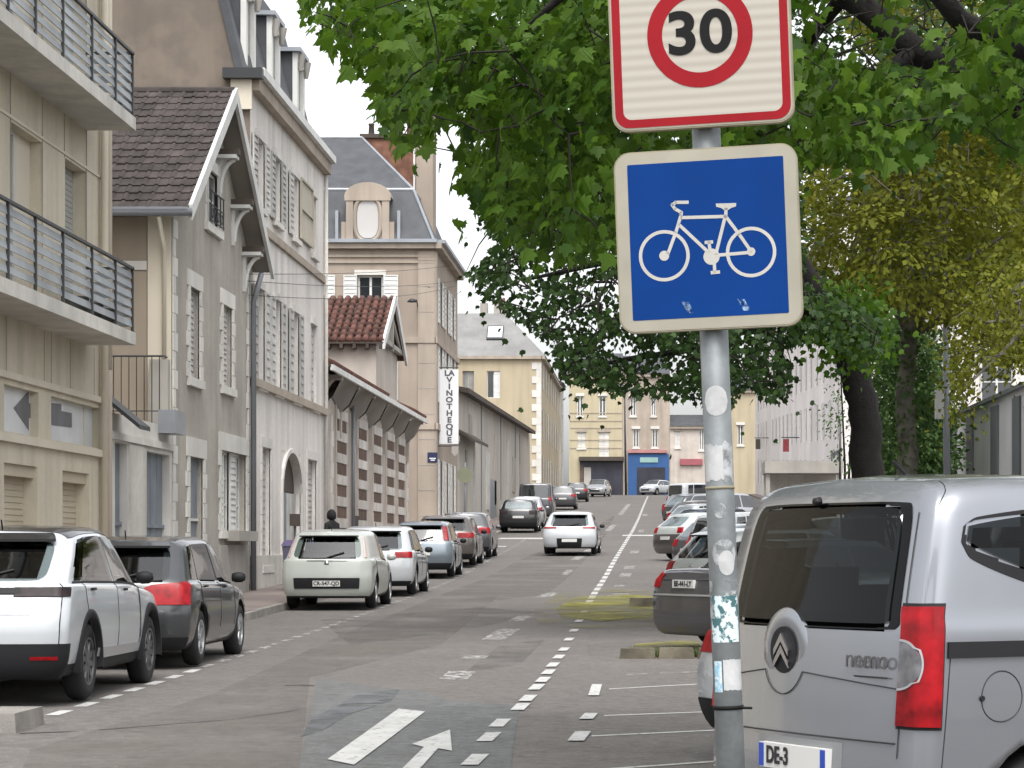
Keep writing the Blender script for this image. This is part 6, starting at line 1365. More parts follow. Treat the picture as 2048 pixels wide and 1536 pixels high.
# clamps behind the panels
for c_ in (zpx(79) - zo, zpx(482) - zo):
    for dz in (-.12, .12):
        m = MB(); m.tube([(0, 0, c_ + dz - .015), (0, 0, c_ + dz + .015)], r0 + .006, 20); m.build('clamp', GALV, sp_, True, local=True); m = MB(); P = [sg(c_ + dz, u, v, d) for d in (-.04, -.0285) for u, v in ((-.1, -.02), (.1, -.02), (.1, .02), (-.1, .02))]; m.hexa(P); m.build('clamp_bar', GALV, sp_, local=True)
# stickers wrapped on the post
def sticker(py0, py1, a0, a1, mat, name='sticker', off=.0008, rnd_=0, jag=0.):
    z0, z1 = zpx(py1) - zo, zpx(py0) - zo; m = MB(); P = []
    n = 12
    for i in range(n + 1):
        a = R(a0 + (a1 - a0) * i / n) - math.pi / 2; t = 2 * i / n - 1
        if rnd_: hh_ = math.sqrt(max(.0, 1 - t * t)); za, zb = (z0 + z1) / 2 - (z1 - z0) / 2 * hh_, (z0 + z1) / 2 + (z1 - z0) / 2 * hh_
        else: za, zb = z0 + random.uniform(0, jag), z1 - random.uniform(0, jag)
        P.append([((r0 + off) * math.cos(a), (r0 + off) * math.sin(a), za + (zb - za) * k / 4) for k in range(5)])
    m.grid(P); return m.build(name, mat, sp_, True, local=True, fix=False)
PAP = M('torn_paper', (.46, .47, .47), .8, var=.15, vs=14, fine=.2, world=False); PAP2 = M('old_paper', (.40, .42, .43), .8, var=.3, vs=22, world=False, alpha_noise=(28, .38, .55)); PRT = M('printed_sticker', (.58, .66, .68), .6, var=.0, world=False, col2=(.05, .13, .14), vs=18, thr=(.5, .56)); CYN = M('cyan_sticker', (.30, .52, .66), .5, var=.2, vs=30, world=False, col2=(.62, .68, .7), thr=(.45, .6))
sticker(772, 832, -56, 48, PAP, rnd_=1); sticker(885, 965, -72, 20, PAP, jag=.012); sticker(880, 970, 15, 66, PAP2, jag=.01); sticker(1006, 1036, -30, 22, PAP2, rnd_=1); sticker(1078, 1135, -46, 62, PAP2, rnd_=1); sticker(1100, 1150, -20, 50, PAP, rnd_=1, off=.0012)
sticker(1158, 1190, 5, 72, PAP2, jag=.006); sticker(1190, 1283, -66, 62, PRT); sticker(1160, 1235, -74, -50, PAP2, off=.0014); sticker(1320, 1382, -60, -22, CYN); sticker(1316, 1380, -16, 74, PAP, jag=.004)
m = MB(); m.tube([(0, 0, zpx(1418) - zo), (0, 0, zpx(1410) - zo)], r0 + .003, 24); m.tube([(.03, -.04, zpx(1414) - zo), (.065, -.05, zpx(1415) - zo)], .004, 6); m.build('cable_tie', SBLACK, sp_, True, local=True)
# ---------------------------------------------------------------- street furniture
lp = T('lamp_post', 'grey lamp post with a white box beside the panelled hall', 'lamp post', (PC(54, 1897)[0], 54, zg(54))); x = lp.location.x
m = MB(); m.tube([(x, 54, zg(54)), (x - .05, 54, 4.5), (x - .08, 54, 9)], [.09, .075, .055], 12); m.build('pole', ZINC, lp, True); m = MB(); m.tube([(x - .08, 54, 9), (x - .5, 54, 9.35), (x - 1.3, 54, 9.45)], .04, 8); m.build('arm', ZINC, lp, True); m = MB(); m.box(x - 1.9, x - 1.25, 53.88, 54.12, 9.38, 9.5); m.build('lamp_head', GUTTER, lp)
m = MB(); m.box(x - .30, x - .11, 53.9, 54.1, PC(54, 0, 838)[1], PC(54, 0, 780)[1]); m.build('white_box', WHITEW, lp)
lp = T('lamp_post', 'thin dark lamp post in front of the yellow shop house', 'lamp post', (PC(236, 1252)[0], 236, zg(236))); x = lp.location.x
m = MB(); m.tube([(x, 236, zg(236)), (x - .15, 236, PC(236, 0, 780)[1])], [.12, .08], 10); m.build('pole', DKMET, lp, True); m = MB(); m.box(x - .9, x + .6, 235.8, 236.2, PC(236, 0, 782)[1], PC(236, 0, 770)[1]); m.build('lamp_head', GUTTER, lp)
rs_ = T('round_sign', 'round grey green sign back on a thin pole beside the mansion', 'road sign', (PC(100, 930)[0], 100, zg(100))); x = rs_.location.x
m = MB(); m.tube([(x, 100, zg(100)), (x, 100, PC(100, 0, 925)[1])], .035, 8); m.build('pole', GUTTER, rs_, True); m = MB(); zz = PC(100, 0, 950)[1]; m.lathe([(0, 0), (0, .33), (.03, .33), (.03, 0)], 28, 'X'); m.v = [(x + p[1], 99.95 - p[0], zz + p[2]) for p in m.v]; m.build('disc', M('sign_back', (.22, .23, .16), .7, var=.1), rs_)
pk = T('wall_post_box', 'small dark box on a thin pole beside the carriage door', 'post box', (FX + .5, PL(FX + .5, 590)[0], zg(56))); y = pk.location.y
m = MB(); m.tube([(FX + .5, y, zg(y) + .1), (FX + .5, y, PL(FX + .5, 590, 1040)[1])], .03, 8); m.build('pole', GUTTER, pk, True); m = MB(); za, zb = PL(FX + .5, 590, 1052)[1], PL(FX + .5, 590, 1028)[1]; m.box(FX + .42, FX + .58, y - .3, y + .3, za, zb); m.build('box', DARKW, pk)
bn_ = T('wheelie_bin', 'purple lidded bin beside the cream white hatchback', 'bin', (-7.55, 51.5, zg(51.5) + .13)); b0 = zg(51.5) + .13
m = MB(); m.hexa([(-7.78, 51.27, b0 + .05), (-7.32, 51.27, b0 + .05), (-7.32, 51.73, b0 + .05), (-7.78, 51.73, b0 + .05), (-7.85, 51.2, b0 + .95), (-7.25, 51.2, b0 + .95), (-7.25, 51.8, b0 + .95), (-7.85, 51.8, b0 + .95)]); m.build('bin_body', M('bin_grey', (.10, .09, .14), .6), bn_)
m = MB(); m.hexa([(-7.87, 51.18, b0 + .955), (-7.23, 51.18, b0 + .955), (-7.23, 51.84, b0 + .955), (-7.87, 51.84, b0 + .955), (-7.83, 51.22, b0 + 1.03), (-7.27, 51.22, b0 + 1.03), (-7.27, 51.8, b0 + 1.08), (-7.83, 51.8, b0 + 1.08)]); m.build('lid', M('bin_purple', (.07, .05, .13), .6), bn_)
for s in (-.2, .2): m = MB(); m.lathe([(-.03, 0), (-.03, .1), (.03, .1), (.03, 0)], 14, 'X', (-7.55 + s, 51.72, b0 + .1)); m.build('bin_wheel', TYRE, bn_)
# person in dark hooded clothing, mostly behind the cream hatchback
def person(label, X, Y, zb, hgt, yaw, coat, skinc):
    r = T('person', label, 'person', (X, Y, zb), yaw); s = hgt / 1.75
    V = [(0, 0, .95), (0, 0, 1.15), (0, .01, 1.38), (0, .0, 1.5), (0, .02, 1.58), (0, .03, 1.70), (.19, 0, 1.40), (.25, .03, 1.14), (.22, .13, .92), (.21, .17, .84), (-.19, 0, 1.40), (-.25, -.02, 1.14), (-.23, .06, .90), (-.22, .09, .82), (.10, 0, .88), (.11, .12, .50), (.11, .02, .09), (.12, .16, .04), (-.10, 0, .88), (-.11, .0, .50), (-.11, -.18, .12), (-.12, -.06, .04)]
    Ed = [(0, 1), (1, 2), (2, 3), (3, 4), (4, 5), (2, 6), (6, 7), (7, 8), (8, 9), (2, 10), (10, 11), (11, 12), (12, 13), (0, 14), (14, 15), (15, 16), (16, 17), (0, 18), (18, 19), (19, 20), (20, 21)]
    Rd = [.15, .145, .17, .06, .085, .085, .075, .055, .042, .035, .075, .055, .042, .035, .10, .07, .05, .045, .10, .07, .05, .045]
    me = bpy.data.meshes.new('body'); me.from_pydata([tuple(c * s for c in v) for v in V], Ed, []); o = bpy.data.objects.new('body', me); COL.objects.link(o)
    md = o.modifiers.new('s', 'SKIN'); su = o.modifiers.new('u', 'SUBSURF'); su.levels = 2; su.render_levels = 2
    if me.skin_vertices:
        for i, q in enumerate(me.skin_vertices[0].data): q.radius = (Rd[i] * s * (1.15 if i < 3 else 1), Rd[i] * s * (.8 if i < 3 else 1)); q.use_root = i == 0
    dg = bpy.context.evaluated_depsgraph_get(); nm = bpy.data.meshes.new_from_object(o.evaluated_get(dg)); bpy.data.objects.remove(o)
    nm.materials.append(coat); nm.polygons.foreach_set('use_smooth', [True] * len(nm.polygons)); put('body', nm, r)
    m = MB(); m.lathe([(1.53, .07), (1.56, .115), (1.64, .125), (1.72, .11), (1.78, .06), (1.79, 0)], 16, 'Z'); m.v = [(p[0] * s, (p[1] + .015) * s, p[2] * s) for p in m.v]; m.build('hood', coat, r, True, local=True)
    m = MB(); m.lathe([(-.1, 0), (-.08, .05), (0, .08), (.08, .05), (.1, 0)], 12, 'Z'); m.v = [(p[0] * s, (.09 + p[1] * .6) * s, (1.63 + p[2]) * s) for p in m.v]; m.build('face', skinc, r, True, local=True)
person('person in a black hooded coat walking behind the cream white hatchback', -7.75, PL(-7.75, 664)[0], zg(58.5) + .13, 1.68, R(55), M('black_coat', (.012, .012, .014), .8, world=False), M('skin_tone', (.42, .28, .22), .6, world=False))
# ---------------------------------------------------------------- trees
def leafmat(name, c1, c2, trans=.4, rough=.5, c3=None):
    m = bpy.data.materials.new(name); m.use_nodes = True; t = m.node_tree; N = t.nodes; L = t.links; b = N['Principled BSDF']; b.inputs['Roughness'].default_value = rough; b.inputs['Specular IOR Level'].default_value = .22
    g = N.new('ShaderNodeNewGeometry'); mx = N.new('ShaderNodeMix'); mx.data_type = 'RGBA'; mx.inputs[6].default_value = c1 + (1,); mx.inputs[7].default_value = c2 + (1,); L.new(g.outputs['Random Per Island'], mx.inputs[0])
    n = N.new('ShaderNodeTexNoise'); n.inputs['Scale'].default_value = .9; L.new(g.outputs['Position'], n.inputs[0]); r = N.new('ShaderNodeMapRange'); L.new(n.outputs[0], r.inputs[0]); r.inputs[1].default_value = .4; r.inputs[2].default_value = .65
    m2 = N.new('ShaderNodeMix'); m2.data_type = 'RGBA'; L.new(r.outputs[0], m2.inputs[0]); L.new(mx.outputs[2], m2.inputs[6]); m2.inputs[7].default_value = (c3 or c2) + (1,)
    hs_ = N.new('ShaderNodeMix'); hs_.data_type = 'RGBA'; hs_.inputs[0].default_value = .5; L.new(mx.outputs[2], hs_.inputs[6]); L.new(m2.outputs[2], hs_.inputs[7])
    L.new(hs_.outputs[2], b.inputs['Base Color']); tr = N.new('ShaderNodeBsdfTranslucent'); L.new(hs_.outputs[2], tr.inputs[0]); ms = N.new('ShaderNodeMixShader'); ms.inputs[0].default_value = trans
    L.new(b.outputs[0], ms.inputs[1]); L.new(tr.outputs[0], ms.inputs[2]); L.new(ms.outputs[0], N['Material Output'].inputs[0]); return m
MAPLE = leafmat('maple_leaf', (.022, .062, .006), (.110, .200, .016), .52, .5, (.055, .125, .009))
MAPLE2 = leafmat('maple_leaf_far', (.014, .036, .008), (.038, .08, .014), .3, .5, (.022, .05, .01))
YLEAF = leafmat('young_leaf', (.080, .100, .010), (.22, .23, .022), .48, .6, (.13, .145, .018))
GLEAF = leafmat('shrub_leaf', (.03, .065, .018), (.07, .13, .03), .35, .6)
BARK = M('dark_bark', (.011, .0095, .009), .95, var=.35, vs=5, bump=.8, bs=22); BARKG = M('grey_bark', (.11, .105, .085), .95, var=.3, vs=4, bump=.6, bs=20); TWIG = M('twig', (.018, .015, .011), .9, var=.2)
half = [(.0, .0), (.06, .03), (.30, -.06), (.26, .10), (.40, .13), (.56, .22), (.43, .34), (.50, .55), (.33, .50), (.20, .58), (.15, .80), (.07, .84), (.0, 1.02)]
shA = np.array([(0, 0, 0)] + [(x, y, -.34 * x - .26 * y * y + .06 * y) for x, y in half[1:-1]] + [(0, 1.02, -.26)] + [(-x, y, -.34 * x - .26 * y * y + .06 * y) for x, y in half[1:-1]]); nh = len(half) - 2
fA = [tuple([0] + list(range(1, nh + 1)) + [nh + 1]), tuple([0, nh + 1] + list(range(2 * nh + 1, nh + 1, -1)))]
shB = np.array([(0, 0, 0), (.38, .12, -.08), (.42, .50, -.12), (.14, .62, -.06), (0, 1, -.15), (-.14, .62, -.06), (-.42, .50, -.12), (-.38, .12, -.08)]); fB = [(0, 1, 2, 3, 4), (0, 4, 5, 6, 7)]
shC = np.array([(0, 0, 0), (.3, .45, -.05), (0, 1, -.12), (-.3, .45, -.05)]); fC = [(0, 1, 2, 3)]
def frames(n, tip, nrm):
    tip = tip / (np.linalg.norm(tip, axis=1, keepdims=True) + 1e-9); nrm = nrm - tip * (nrm * tip).sum(1, keepdims=True); nrm /= (np.linalg.norm(nrm, axis=1, keepdims=True) + 1e-9)
    return np.stack([np.cross(tip, nrm), tip, nrm], 2)
def leaves(name, shape, faces, pos, Rm, size, mat, parent, kind='stuff'):
    V = pos[:, None, :] + np.einsum('nij,kj->nki', Rm, shape) * size[:, None, None]; k = len(shape); o = np.array(org(parent)) if parent is not None else 0
    V = (V - o).reshape(-1, 3); n = len(pos); fl_ = []; 
    loops = np.concatenate([np.concatenate([np.array(f)[None, :] + (np.arange(n) * k)[:, None]], 1) for f in faces], 1).reshape(-1)
    lens = np.tile([len(f) for f in faces], n); me = bpy.data.meshes.new(name); me.vertices.add(len(V)); me.vertices.foreach_set('co', V.reshape(-1)); me.loops.add(len(loops)); me.loops.foreach_set('vertex_index', loops.astype(np.int32))
    st_ = np.concatenate([[0], np.cumsum(lens)[:-1]]); me.polygons.add(len(lens)); me.polygons.foreach_set('loop_start', st_.astype(np.int32)); me.polygons.foreach_set('loop_total', lens.astype(np.int32)); me.update(calc_edges=True); me.validate(); me.materials.append(mat)
    ob = put(name, me, parent)
    if kind: tag(ob, kind=kind)
    return ob
def inpoly(x, y, P):
    c = False; j = len(P) - 1
    for i in range(len(P)):
        if (P[i][1] > y) != (P[j][1] > y) and x < (P[j][0] - P[i][0]) * (y - P[i][1]) / (P[j][1] - P[i][1]) + P[i][0]: c = not c
        j = i
    return c
def sample_region(P, n, d0, d1, rng):
    xs = [p[0] for p in P]; ys = [p[1] for p in P]; out = []
    while len(out) < n:
        x = rng.uniform(min(xs), max(xs)); y = rng.uniform(min(ys), max(ys))
        if not inpoly(x, y, P): continue
        d = rng.uniform(d0, d1); out.append(((x - CX) / F * d, d, H + (CY - y) * d / F))
    return np.array(out)
def sprays(rng, cl, ctr, per, spread, size, down=.55, up=.7, outw=.6, lay=.5):
    "leaves round each twig end, lying like shingles in one drooping layer"
    n = len(cl); o = cl - ctr; o /= np.linalg.norm(o, axis=1, keepdims=True)
    cn = o * outw + np.array([0, 0, up]) + rng.normal(0, .42, cl.shape); ct = o * .6 + np.array([0, 0, -down]) + rng.normal(0, .4, cl.shape); Fm = np.repeat(frames(n, ct, cn), per, 0)
    N_ = n * per; off = rng.normal(0, 1, (N_, 3)) * np.array([spread[0], spread[1], spread[2] * lay]); pos = np.repeat(cl, per, 0) + np.einsum('nij,nj->ni', Fm, off)
    tip = np.einsum('nij,nj->ni', Fm, np.stack([off[:, 0] / spread[0] * .55, np.ones(N_), np.zeros(N_)], 1)) + rng.normal(0, .28, (N_, 3)); nrm = Fm[:, :, 2] + rng.normal(0, .22, (N_, 3))
    return pos, frames(N_, tip, nrm), rng.uniform(size[0], size[1], N_)
def branches(parent, hub, cl, rng, limbs, mat, r1=.012, step=1, name='twigs'):
    "each twig end joins the nearest limb or an already joined twig end"
    pts = np.concatenate([np.array([[l[0][k] + (l[0][k + 1] - l[0][k]) * t for t in np.linspace(0, 1, 8)] for k in range(len(l[0]) - 1)]).reshape(-1, 3) for l in limbs])
    c = cl[::step]; d0 = np.array([np.linalg.norm(pts - q, axis=1).min() for q in c]); m = MB(); done = pts
    for i in np.argsort(d0):
        q = c[i]; p = done[np.argmin(np.linalg.norm(done - q, axis=1))]; v = q - p; ln = np.linalg.norm(v); mid = p + v * .5 + np.array([0, 0, .08 * ln]) + rng.normal(0, .05, 3) * ln
        m.tube([p, mid, q], [r1 * 1.4, r1, r1 * .5], 4, cap=False); done = np.vstack([done, q[None], mid[None]])
    return tag(m.build(name, mat, parent, fix=False), kind='stuff')
def limb_part(parent, pts, rads, mat, name='limb', n=9):
    P = np.array(pts, float); k = len(P); ts = np.linspace(0, k - 1, (k - 1) * 5 + 1); Q = pch(P, ts); rr = np.interp(ts, range(k), rads); rng = np.random.RandomState(int(abs(P[0].sum() * 100)) % 1000); Q[1:-1] += rng.normal(0, .12, Q[1:-1].shape) * rr[1:-1, None] * .8
    m = MB(); m.tube([tuple(q) for q in Q], list(rr), n); return m.build(name, mat, parent, smooth=True)
def P3(px, py, Y): return np.array(((px - CX) / F * Y, Y, H + (CY - py) * Y / F))
# ---- foreground maple
rng = np.random.RandomState(3)
TA = T('maple_tree', 'green maple whose large leaves hang over the top of the street', 'tree', (4.3, 15.6, zg(15.6)))
limb_part(TA, [(4.3, 15.6, -.1), (4.32, 15.6, 1.6), (4.2, 15.6, 3.0), (4.1, 15.7, 4.6), (4.3, 15.8, 7.5)], [.30, .24, .22, .18, .09], BARK, 'trunk', 14)
LA = [([np.array((4.2, 15.6, 3.0)), P3(2200, 290, 15.3), P3(1960, 165, 15.1), P3(1830, 100, 15), P3(1690, -10, 15), P3(1400, -190, 14.6), P3(1000, -220, 14.2), P3(720, -120, 13.8)], [.15, .11, .095, .09, .075, .06, .04, .02]),
      ([np.array((4.15, 15.6, 3.9)), P3(1900, -150, 16.5), P3(1500, -160, 17.5), P3(1150, 20, 18), P3(1000, 120, 18.5)], [.13, .10, .08, .05, .02]),
      ([np.array((4.2, 15.6, 3.3)), P3(2150, 130, 13.5), P3(1950, 60, 12.8), P3(1800, -80, 12.4), P3(1500, -150, 12.2), P3(1200, -60, 12.2), P3(1050, 60, 12.4)], [.10, .08, .06, .05, .04, .03, .015]),
      ([P3(1830, 100, 15), P3(1720, 190, 14.6), P3(1640, 270, 14.4), P3(1560, 300, 14.2)], [.05, .035, .025, .012]), ([P3(1960, 165, 15.1), P3(1880, 220, 14.5), P3(1780, 210, 14.2)], [.05, .03, .015]),
      ([P3(1500, -160, 17.5), P3(1350, 60, 17.5), P3(1150, 250, 17.5), P3(1040, 370, 17.6)], [.06, .05, .03, .012]), ([P3(1690, -10, 15), P3(1550, 150, 16), P3(1350, 330, 16.5), P3(1150, 400, 17)], [.05, .04, .03, .012])]
for pts, rr in LA: limb_part(TA, pts, rr, BARK)
polyA = [(590, -60), (600, 40), (650, 92), (690, 112), (735, 150), (760, 235), (770, 262), (820, 300), (858, 292), (905, 210), (925, 262), (905, 300), (925, 385), (960, 420), (1010, 470), (1060, 500), (1130, 520), (1240, 520), (1300, 330), (1560, 330), (1650, 315), (1760, 325), (1860, 318), (1880, 240), (1960, 250), (2000, 300), (2070, 330), (2070, -60)]
clA = sample_region(polyA, 760, 12.2, 18.8, rng)
ctrA = np.array((3.6, 15.8, 6.0))
pos, Rm, sz = sprays(rng, clA, ctrA, 21, (.15, .2, .09), (.045, .128), .55, .45, .75)
# keep leaves inside the outline so the sky edge stays ragged but in place
px = CX + F * pos[:, 0] / pos[:, 1]; py = CY - F * (pos[:, 2] - H) / pos[:, 1]
keep = np.array([inpoly(a, b, polyA) or rng.rand() < .03 or b < -40 or a > 2060 for a, b in zip(px, py)])
gap_ = np.array([((a - 1700) / 130) ** 2 + ((b - 40) / 60) ** 2 < 1 or ((a - 1880) / 110) ** 2 + ((b - 30) / 60) ** 2 < 1 or ((a - 1800) / 160) ** 2 + ((b - 100) / 40) ** 2 < .8 for a, b in zip(px, py)]); keep &= ~(gap_ & (rng.rand(len(pos)) < .9))
pos, Rm, sz = pos[keep], Rm[keep], sz[keep]; px, py = px[keep], py[keep]
# 300 leaves that show largest become objects of their own
inv = (px > 0) & (px < 2048) & (py > 0) & (py < 560); inv &= ~((px > 1225) & (px < 1600)); score = np.where(inv, sz / pos[:, 1], 0); idx = np.argsort(-score)[:300]; rest = np.ones(len(pos), bool); rest[idx] = False
lm_ = bpy.data.meshes.new('maple_leaf'); lm_.from_pydata([tuple(v) for v in shA], [], fA); lm_.materials.append(MAPLE)
oA = np.array(org(TA))
for i in idx:
    o = put('leaf', lm_, TA); mt = Matrix([list(Rm[i][0] * sz[i]) + [pos[i][0] - oA[0]], list(Rm[i][1] * sz[i]) + [pos[i][1] - oA[1]], list(Rm[i][2] * sz[i]) + [pos[i][2] - oA[2]], [0, 0, 0, 1]]); o.matrix_basis = mt
leaves('crown', shA, fA, pos[rest], Rm[rest], sz[rest], MAPLE, TA)
branches(TA, None, clA, rng, LA, TWIG, .005)
# crown beyond the picture (above and to the right)
n = 330; d = rng.normal(0, 1, (n, 3)); d /= np.linalg.norm(d, axis=1, keepdims=True); cl2 = ctrA + np.array((.6, 0, 2.4)) + d * (rng.rand(n, 1) ** .4) * np.array((4.2, 4.2, 3.0))
pxx = CX + F * cl2[:, 0] / cl2[:, 1]; pyy = CY - F * (cl2[:, 2] - H) / cl2[:, 1]; cl2 = cl2[((pxx > 2100) | (pyy < -60)) & (cl2[:, 2] > 3.2)]
pos, Rm, sz = sprays(rng, cl2, ctrA, 13, (.25, .25, .14), (.10, .19)); leaves('crown', shB, fB, pos, Rm, sz, MAPLE, TA); branches(TA, None, cl2, rng, LA, TWIG, .012)
# ---- second maple: dark trunk behind the van
rng = np.random.RandomState(5)
tb = P3(1737, 1160, 38); TB = T('dark_trunk_maple', 'maple with a thick dark leaning trunk behind the silver van', 'tree', (tb[0], 38, zg(38)))
TR = [np.array((tb[0], 38, zg(38) - .1)), P3(1735, 945, 38), P3(1724, 800, 38), P3(1692, 690, 38), P3(1640, 600, 38), P3(1560, 470, 38), P3(1500, 300, 38)]
limb_part(TB, TR, [.36, .265, .245, .24, .22, .17, .08], BARK, 'trunk', 14)
LB = [([P3(1690, 690, 38), P3(1590, 600, 37), P3(1450, 520, 36), P3(1250, 520, 35), P3(1050, 560, 34.5)], [.14, .12, .09, .06, .02]), ([P3(1645, 610, 38), P3(1560, 620, 39), P3(1420, 690, 40), P3(1250, 720, 40), P3(1130, 740, 40)], [.12, .10, .07, .04, .015]),
      ([P3(1560, 470, 38), P3(1400, 350, 37), P3(1150, 380, 36), P3(980, 460, 36)], [.12, .08, .05, .015]), ([P3(1450, 520, 36), P3(1300, 600, 36), P3(1180, 680, 36), P3(1120, 760, 36)], [.06, .04, .03, .01]), ([P3(1560, 620, 39), P3(1560, 720, 39), P3(1530, 800, 39)], [.05, .03, .01])]
for pts, rr in LB: limb_part(TB, pts, rr, BARK)
polyB = [(975, 400), (960, 460), (1000, 480), (960, 520), (925, 545), (985, 600), (1030, 640), (1070, 665), (1100, 690), (1115, 750), (1150, 770), (1190, 785), (1240, 790), (1300, 790), (1370, 800), (1440, 820), (1470, 810), (1500, 760), (1520, 800), (1570, 800), (1600, 740), (1560, 700), (1640, 680), (1690, 715), (1760, 700), (1765, 640), (1700, 600), (1610, 560), (1600, 300), (1240, 300)]
holesB = [(1130, 520, 70, 45), (1215, 590, 60, 38), (1150, 640, 50, 26), (1240, 700, 38, 32), (1050, 590, 45, 28), (1320, 720, 60, 28), (1180, 500, 60, 34), (1060, 545, 40, 25), (1300, 745, 25, 25)]
clB = sample_region(polyB, 1050, 33, 43, rng); ctrB = np.array(P3(1560, 350, 38))
pos, Rm, sz = sprays(rng, clB, ctrB, 21, (.30, .4, .16), (.08, .135), .45, .55, .6)
px = CX + F * pos[:, 0] / pos[:, 1]; py = CY - F * (pos[:, 2] - H) / pos[:, 1]
keep = np.array([(inpoly(a, b, polyB) or rng.rand() < .035) and not (any(((a - h[0]) / h[2]) ** 2 + ((b - h[1]) / h[3]) ** 2 < 1 for h in holesB) and rng.rand() < .72) for a, b in zip(px, py)])
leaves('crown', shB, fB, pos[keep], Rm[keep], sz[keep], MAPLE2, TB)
clump = sample_region([(1640, 640), (1660, 600), (1740, 590), (1770, 630), (1760, 690), (1720, 712), (1690, 700), (1660, 690)], 60, 35.5, 37, rng); p2, R2, s2 = sprays(rng, clump, ctrB, 20, (.22, .25, .14), (.08, .14), .45, .55, .6); leaves('crown', shB, fB, p2, R2, s2, MAPLE, TB); branches(TB, None, clB, rng, LB, TWIG, .012, 2)
n = 420; d = rng.normal(0, 1, (n, 3)); d /= np.linalg.norm(d, axis=1, keepdims=True); cl2 = ctrB + np.array((.3, 0, 1.0)) + d * (rng.rand(n, 1) ** .4) * np.array((4.8, 4.8, 3.6)); pyy = CY - F * (cl2[:, 2] - H) / cl2[:, 1]; pxx = CX + F * cl2[:, 0] / cl2[:, 1]; cl2 = cl2[(pyy < 330) & (pxx > 1000)]
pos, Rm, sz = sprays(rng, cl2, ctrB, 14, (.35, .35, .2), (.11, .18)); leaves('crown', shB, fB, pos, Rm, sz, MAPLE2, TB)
# ---- yellow-green trees behind
def yellow(name, label, px, Y, poly, ncl, per, rad, seed, mat, top, d0, d1, sz_, bark, ivy=0, spread=(.3, .3, .25), tw=2):
    rng = np.random.RandomState(seed); b = P3(px, 1100, Y); t = T(name, label, 'tree', (b[0], Y, zg(Y))); hub = P3(px + 5, 640, Y)
    limb_part(t, [np.array((b[0], Y, zg(Y) - .1)), P3(px + 2, 940, Y), P3(px - 4, 800, Y), hub, P3(px - 15, top, Y)], [rad * 1.3, rad, rad * .9, rad * .75, rad * .25], bark, 'trunk', 12)
    cl = sample_region(poly, ncl, d0, d1, rng); L_ = []
    for k in range(11):
        e = cl[rng.randint(len(cl))]; mid = hub + (e - hub) * .5 + rng.normal(0, .2, 3) + np.array((0, 0, .25)); pts = [hub + np.array((0, 0, rng.uniform(-.4, 1.2))), mid, e]; L_.append((pts, [rad * .45, rad * .28, .02])); limb_part(t, pts, L_[-1][1], bark)
    pos, Rm, sz = sprays(rng, cl, hub + np.array((0, 0, 1.5)), per, spread, sz_, .2, .5, .5); px_ = CX + F * pos[:, 0] / pos[:, 1]; py_ = CY - F * (pos[:, 2] - H) / pos[:, 1]; keep = np.array([inpoly(a, c, poly) or rng.rand() < .3 or a > 2048 for a, c in zip(px_, py_)])
    leaves('crown', shC, fC, pos[keep], Rm[keep], sz[keep], mat, t); branches(t, None, cl, rng, L_, BARKG, .011, tw)
    if ivy:
        p = []
        for k in range(ivy):
            z = rng.uniform(640, 940); a = rng.uniform(0, 6.3); c = P3(px + rng.normal(0, 14), z, Y); p.append(c + np.array((math.cos(a) * rad * 1.2, math.sin(a) * rad * 1.2, 0)))
        p = np.array(p); leaves('ivy', shC, fC, p, frames(len(p), rng.normal(0, 1, p.shape), rng.normal(0, 1, p.shape) + np.array((0, -1, .3))), rng.uniform(.08, .16, len(p)), GLEAF, t)
    return t
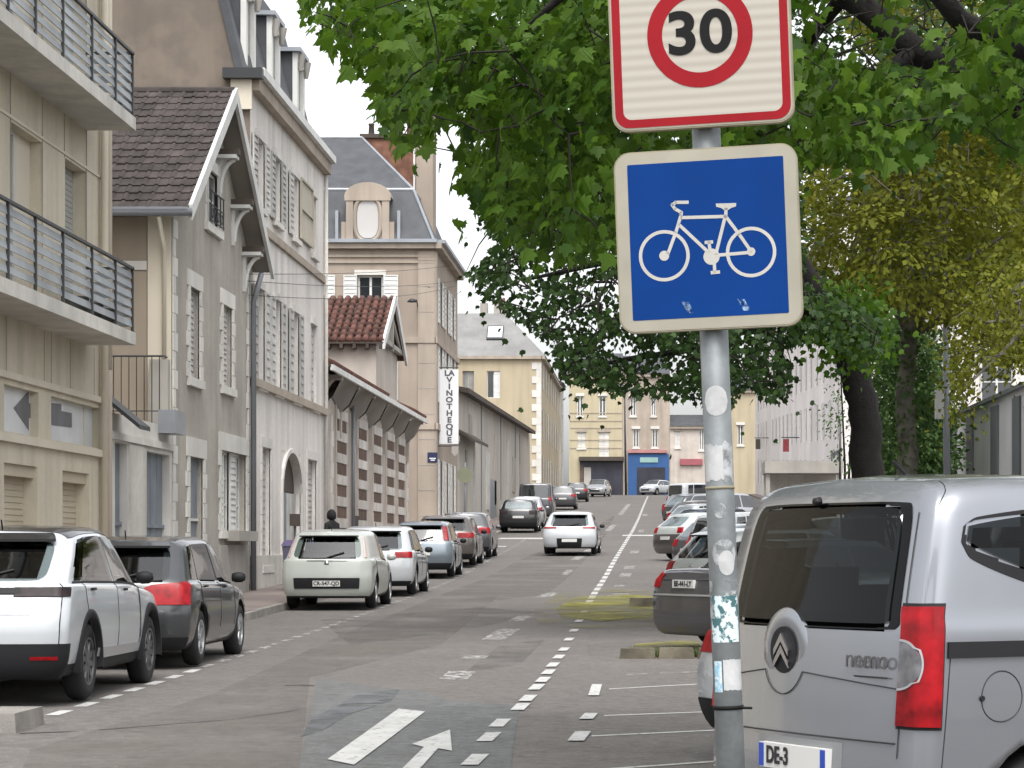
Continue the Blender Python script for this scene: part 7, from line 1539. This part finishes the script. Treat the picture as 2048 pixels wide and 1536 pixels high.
polyC = [(1598, 255), (1700, 240), (1760, 120), (1690, 60), (1740, -60), (2080, -60), (2080, 690), (2048, 740), (1990, 690), (1940, 640), (1880, 640), (1840, 660), (1800, 610), (1740, 640), (1660, 600), (1600, 560)]
yellow('young_leafed_tree', 'yellow green young leafed tree with ivy on its grey trunk', 1815, 50, polyC, 900, 46, .22, 11, YLEAF, 300, 46, 56, (.10, .20), BARKG, 700, (.26, .26, .2))
polyC2 = [(1900, 640), (1935, 560), (2080, 500), (2080, 720), (2048, 740), (2000, 760), (1960, 720), (1920, 850), (1900, 860), (1905, 760)]
yellow('young_leafed_tree', 'yellow green tree overhanging the panelled hall at the right edge', 2090, 47, polyC2, 150, 34, .16, 17, YLEAF, 480, 43, 50, (.07, .14), BARKG, 0)
def shrub(name, label, poly, ncl, per, d0, d1, seed, base, mat=GLEAF, sz_=(.10, .2)):
    rng = np.random.RandomState(seed); t = T(name, label, 'shrub', base); cl = sample_region(poly, ncl, d0, d1, rng); ctr = cl.mean(0); pos, Rm, sz = sprays(rng, cl, ctr, per, (.3, .3, .25), sz_, .2, .6, .6); leaves('foliage', shC, fC, pos, Rm, sz, mat, t)
    m = MB()
    for k in range(5): e = cl[rng.randint(len(cl))]; m.tube([base, (np.array(base) + e) / 2 + rng.normal(0, .15, 3), e], [.06, .04, .015], 5)
    m.build('stems', BARK, t)
b = P3(1800, 1000, 66); shrub('evergreen_shrub', 'dark green bushy shrub between the tree trunks and the panelled hall', [(1745, 620), (1800, 640), (1890, 690), (1895, 945), (1890, 1010), (1740, 1010), (1750, 800)], 620, 30, 62, 69, 21, (b[0], 66, zg(66)))
b = P3(1690, 1000, 74); shrub('climbing_shrub', 'brownish green climber beside the dark maple trunk', [(1668, 700), (1720, 690), (1700, 940), (1672, 930)], 30, 18, 72, 75, 23, (b[0], 74, zg(74)), GLEAF, (.07, .14))
# background trees across the cross street and behind the hall so the gaps stay leafy
b = P3(1880, 1000, 98); shrub('backdrop_tree', 'yellow green tree mass far behind the panelled hall', [(1740, 250), (2080, 150), (2080, 650), (1900, 640), (1800, 600), (1700, 560)], 650, 34, 92, 104, 29, (b[0], 98, zg(98)), YLEAF, (.18, .34))
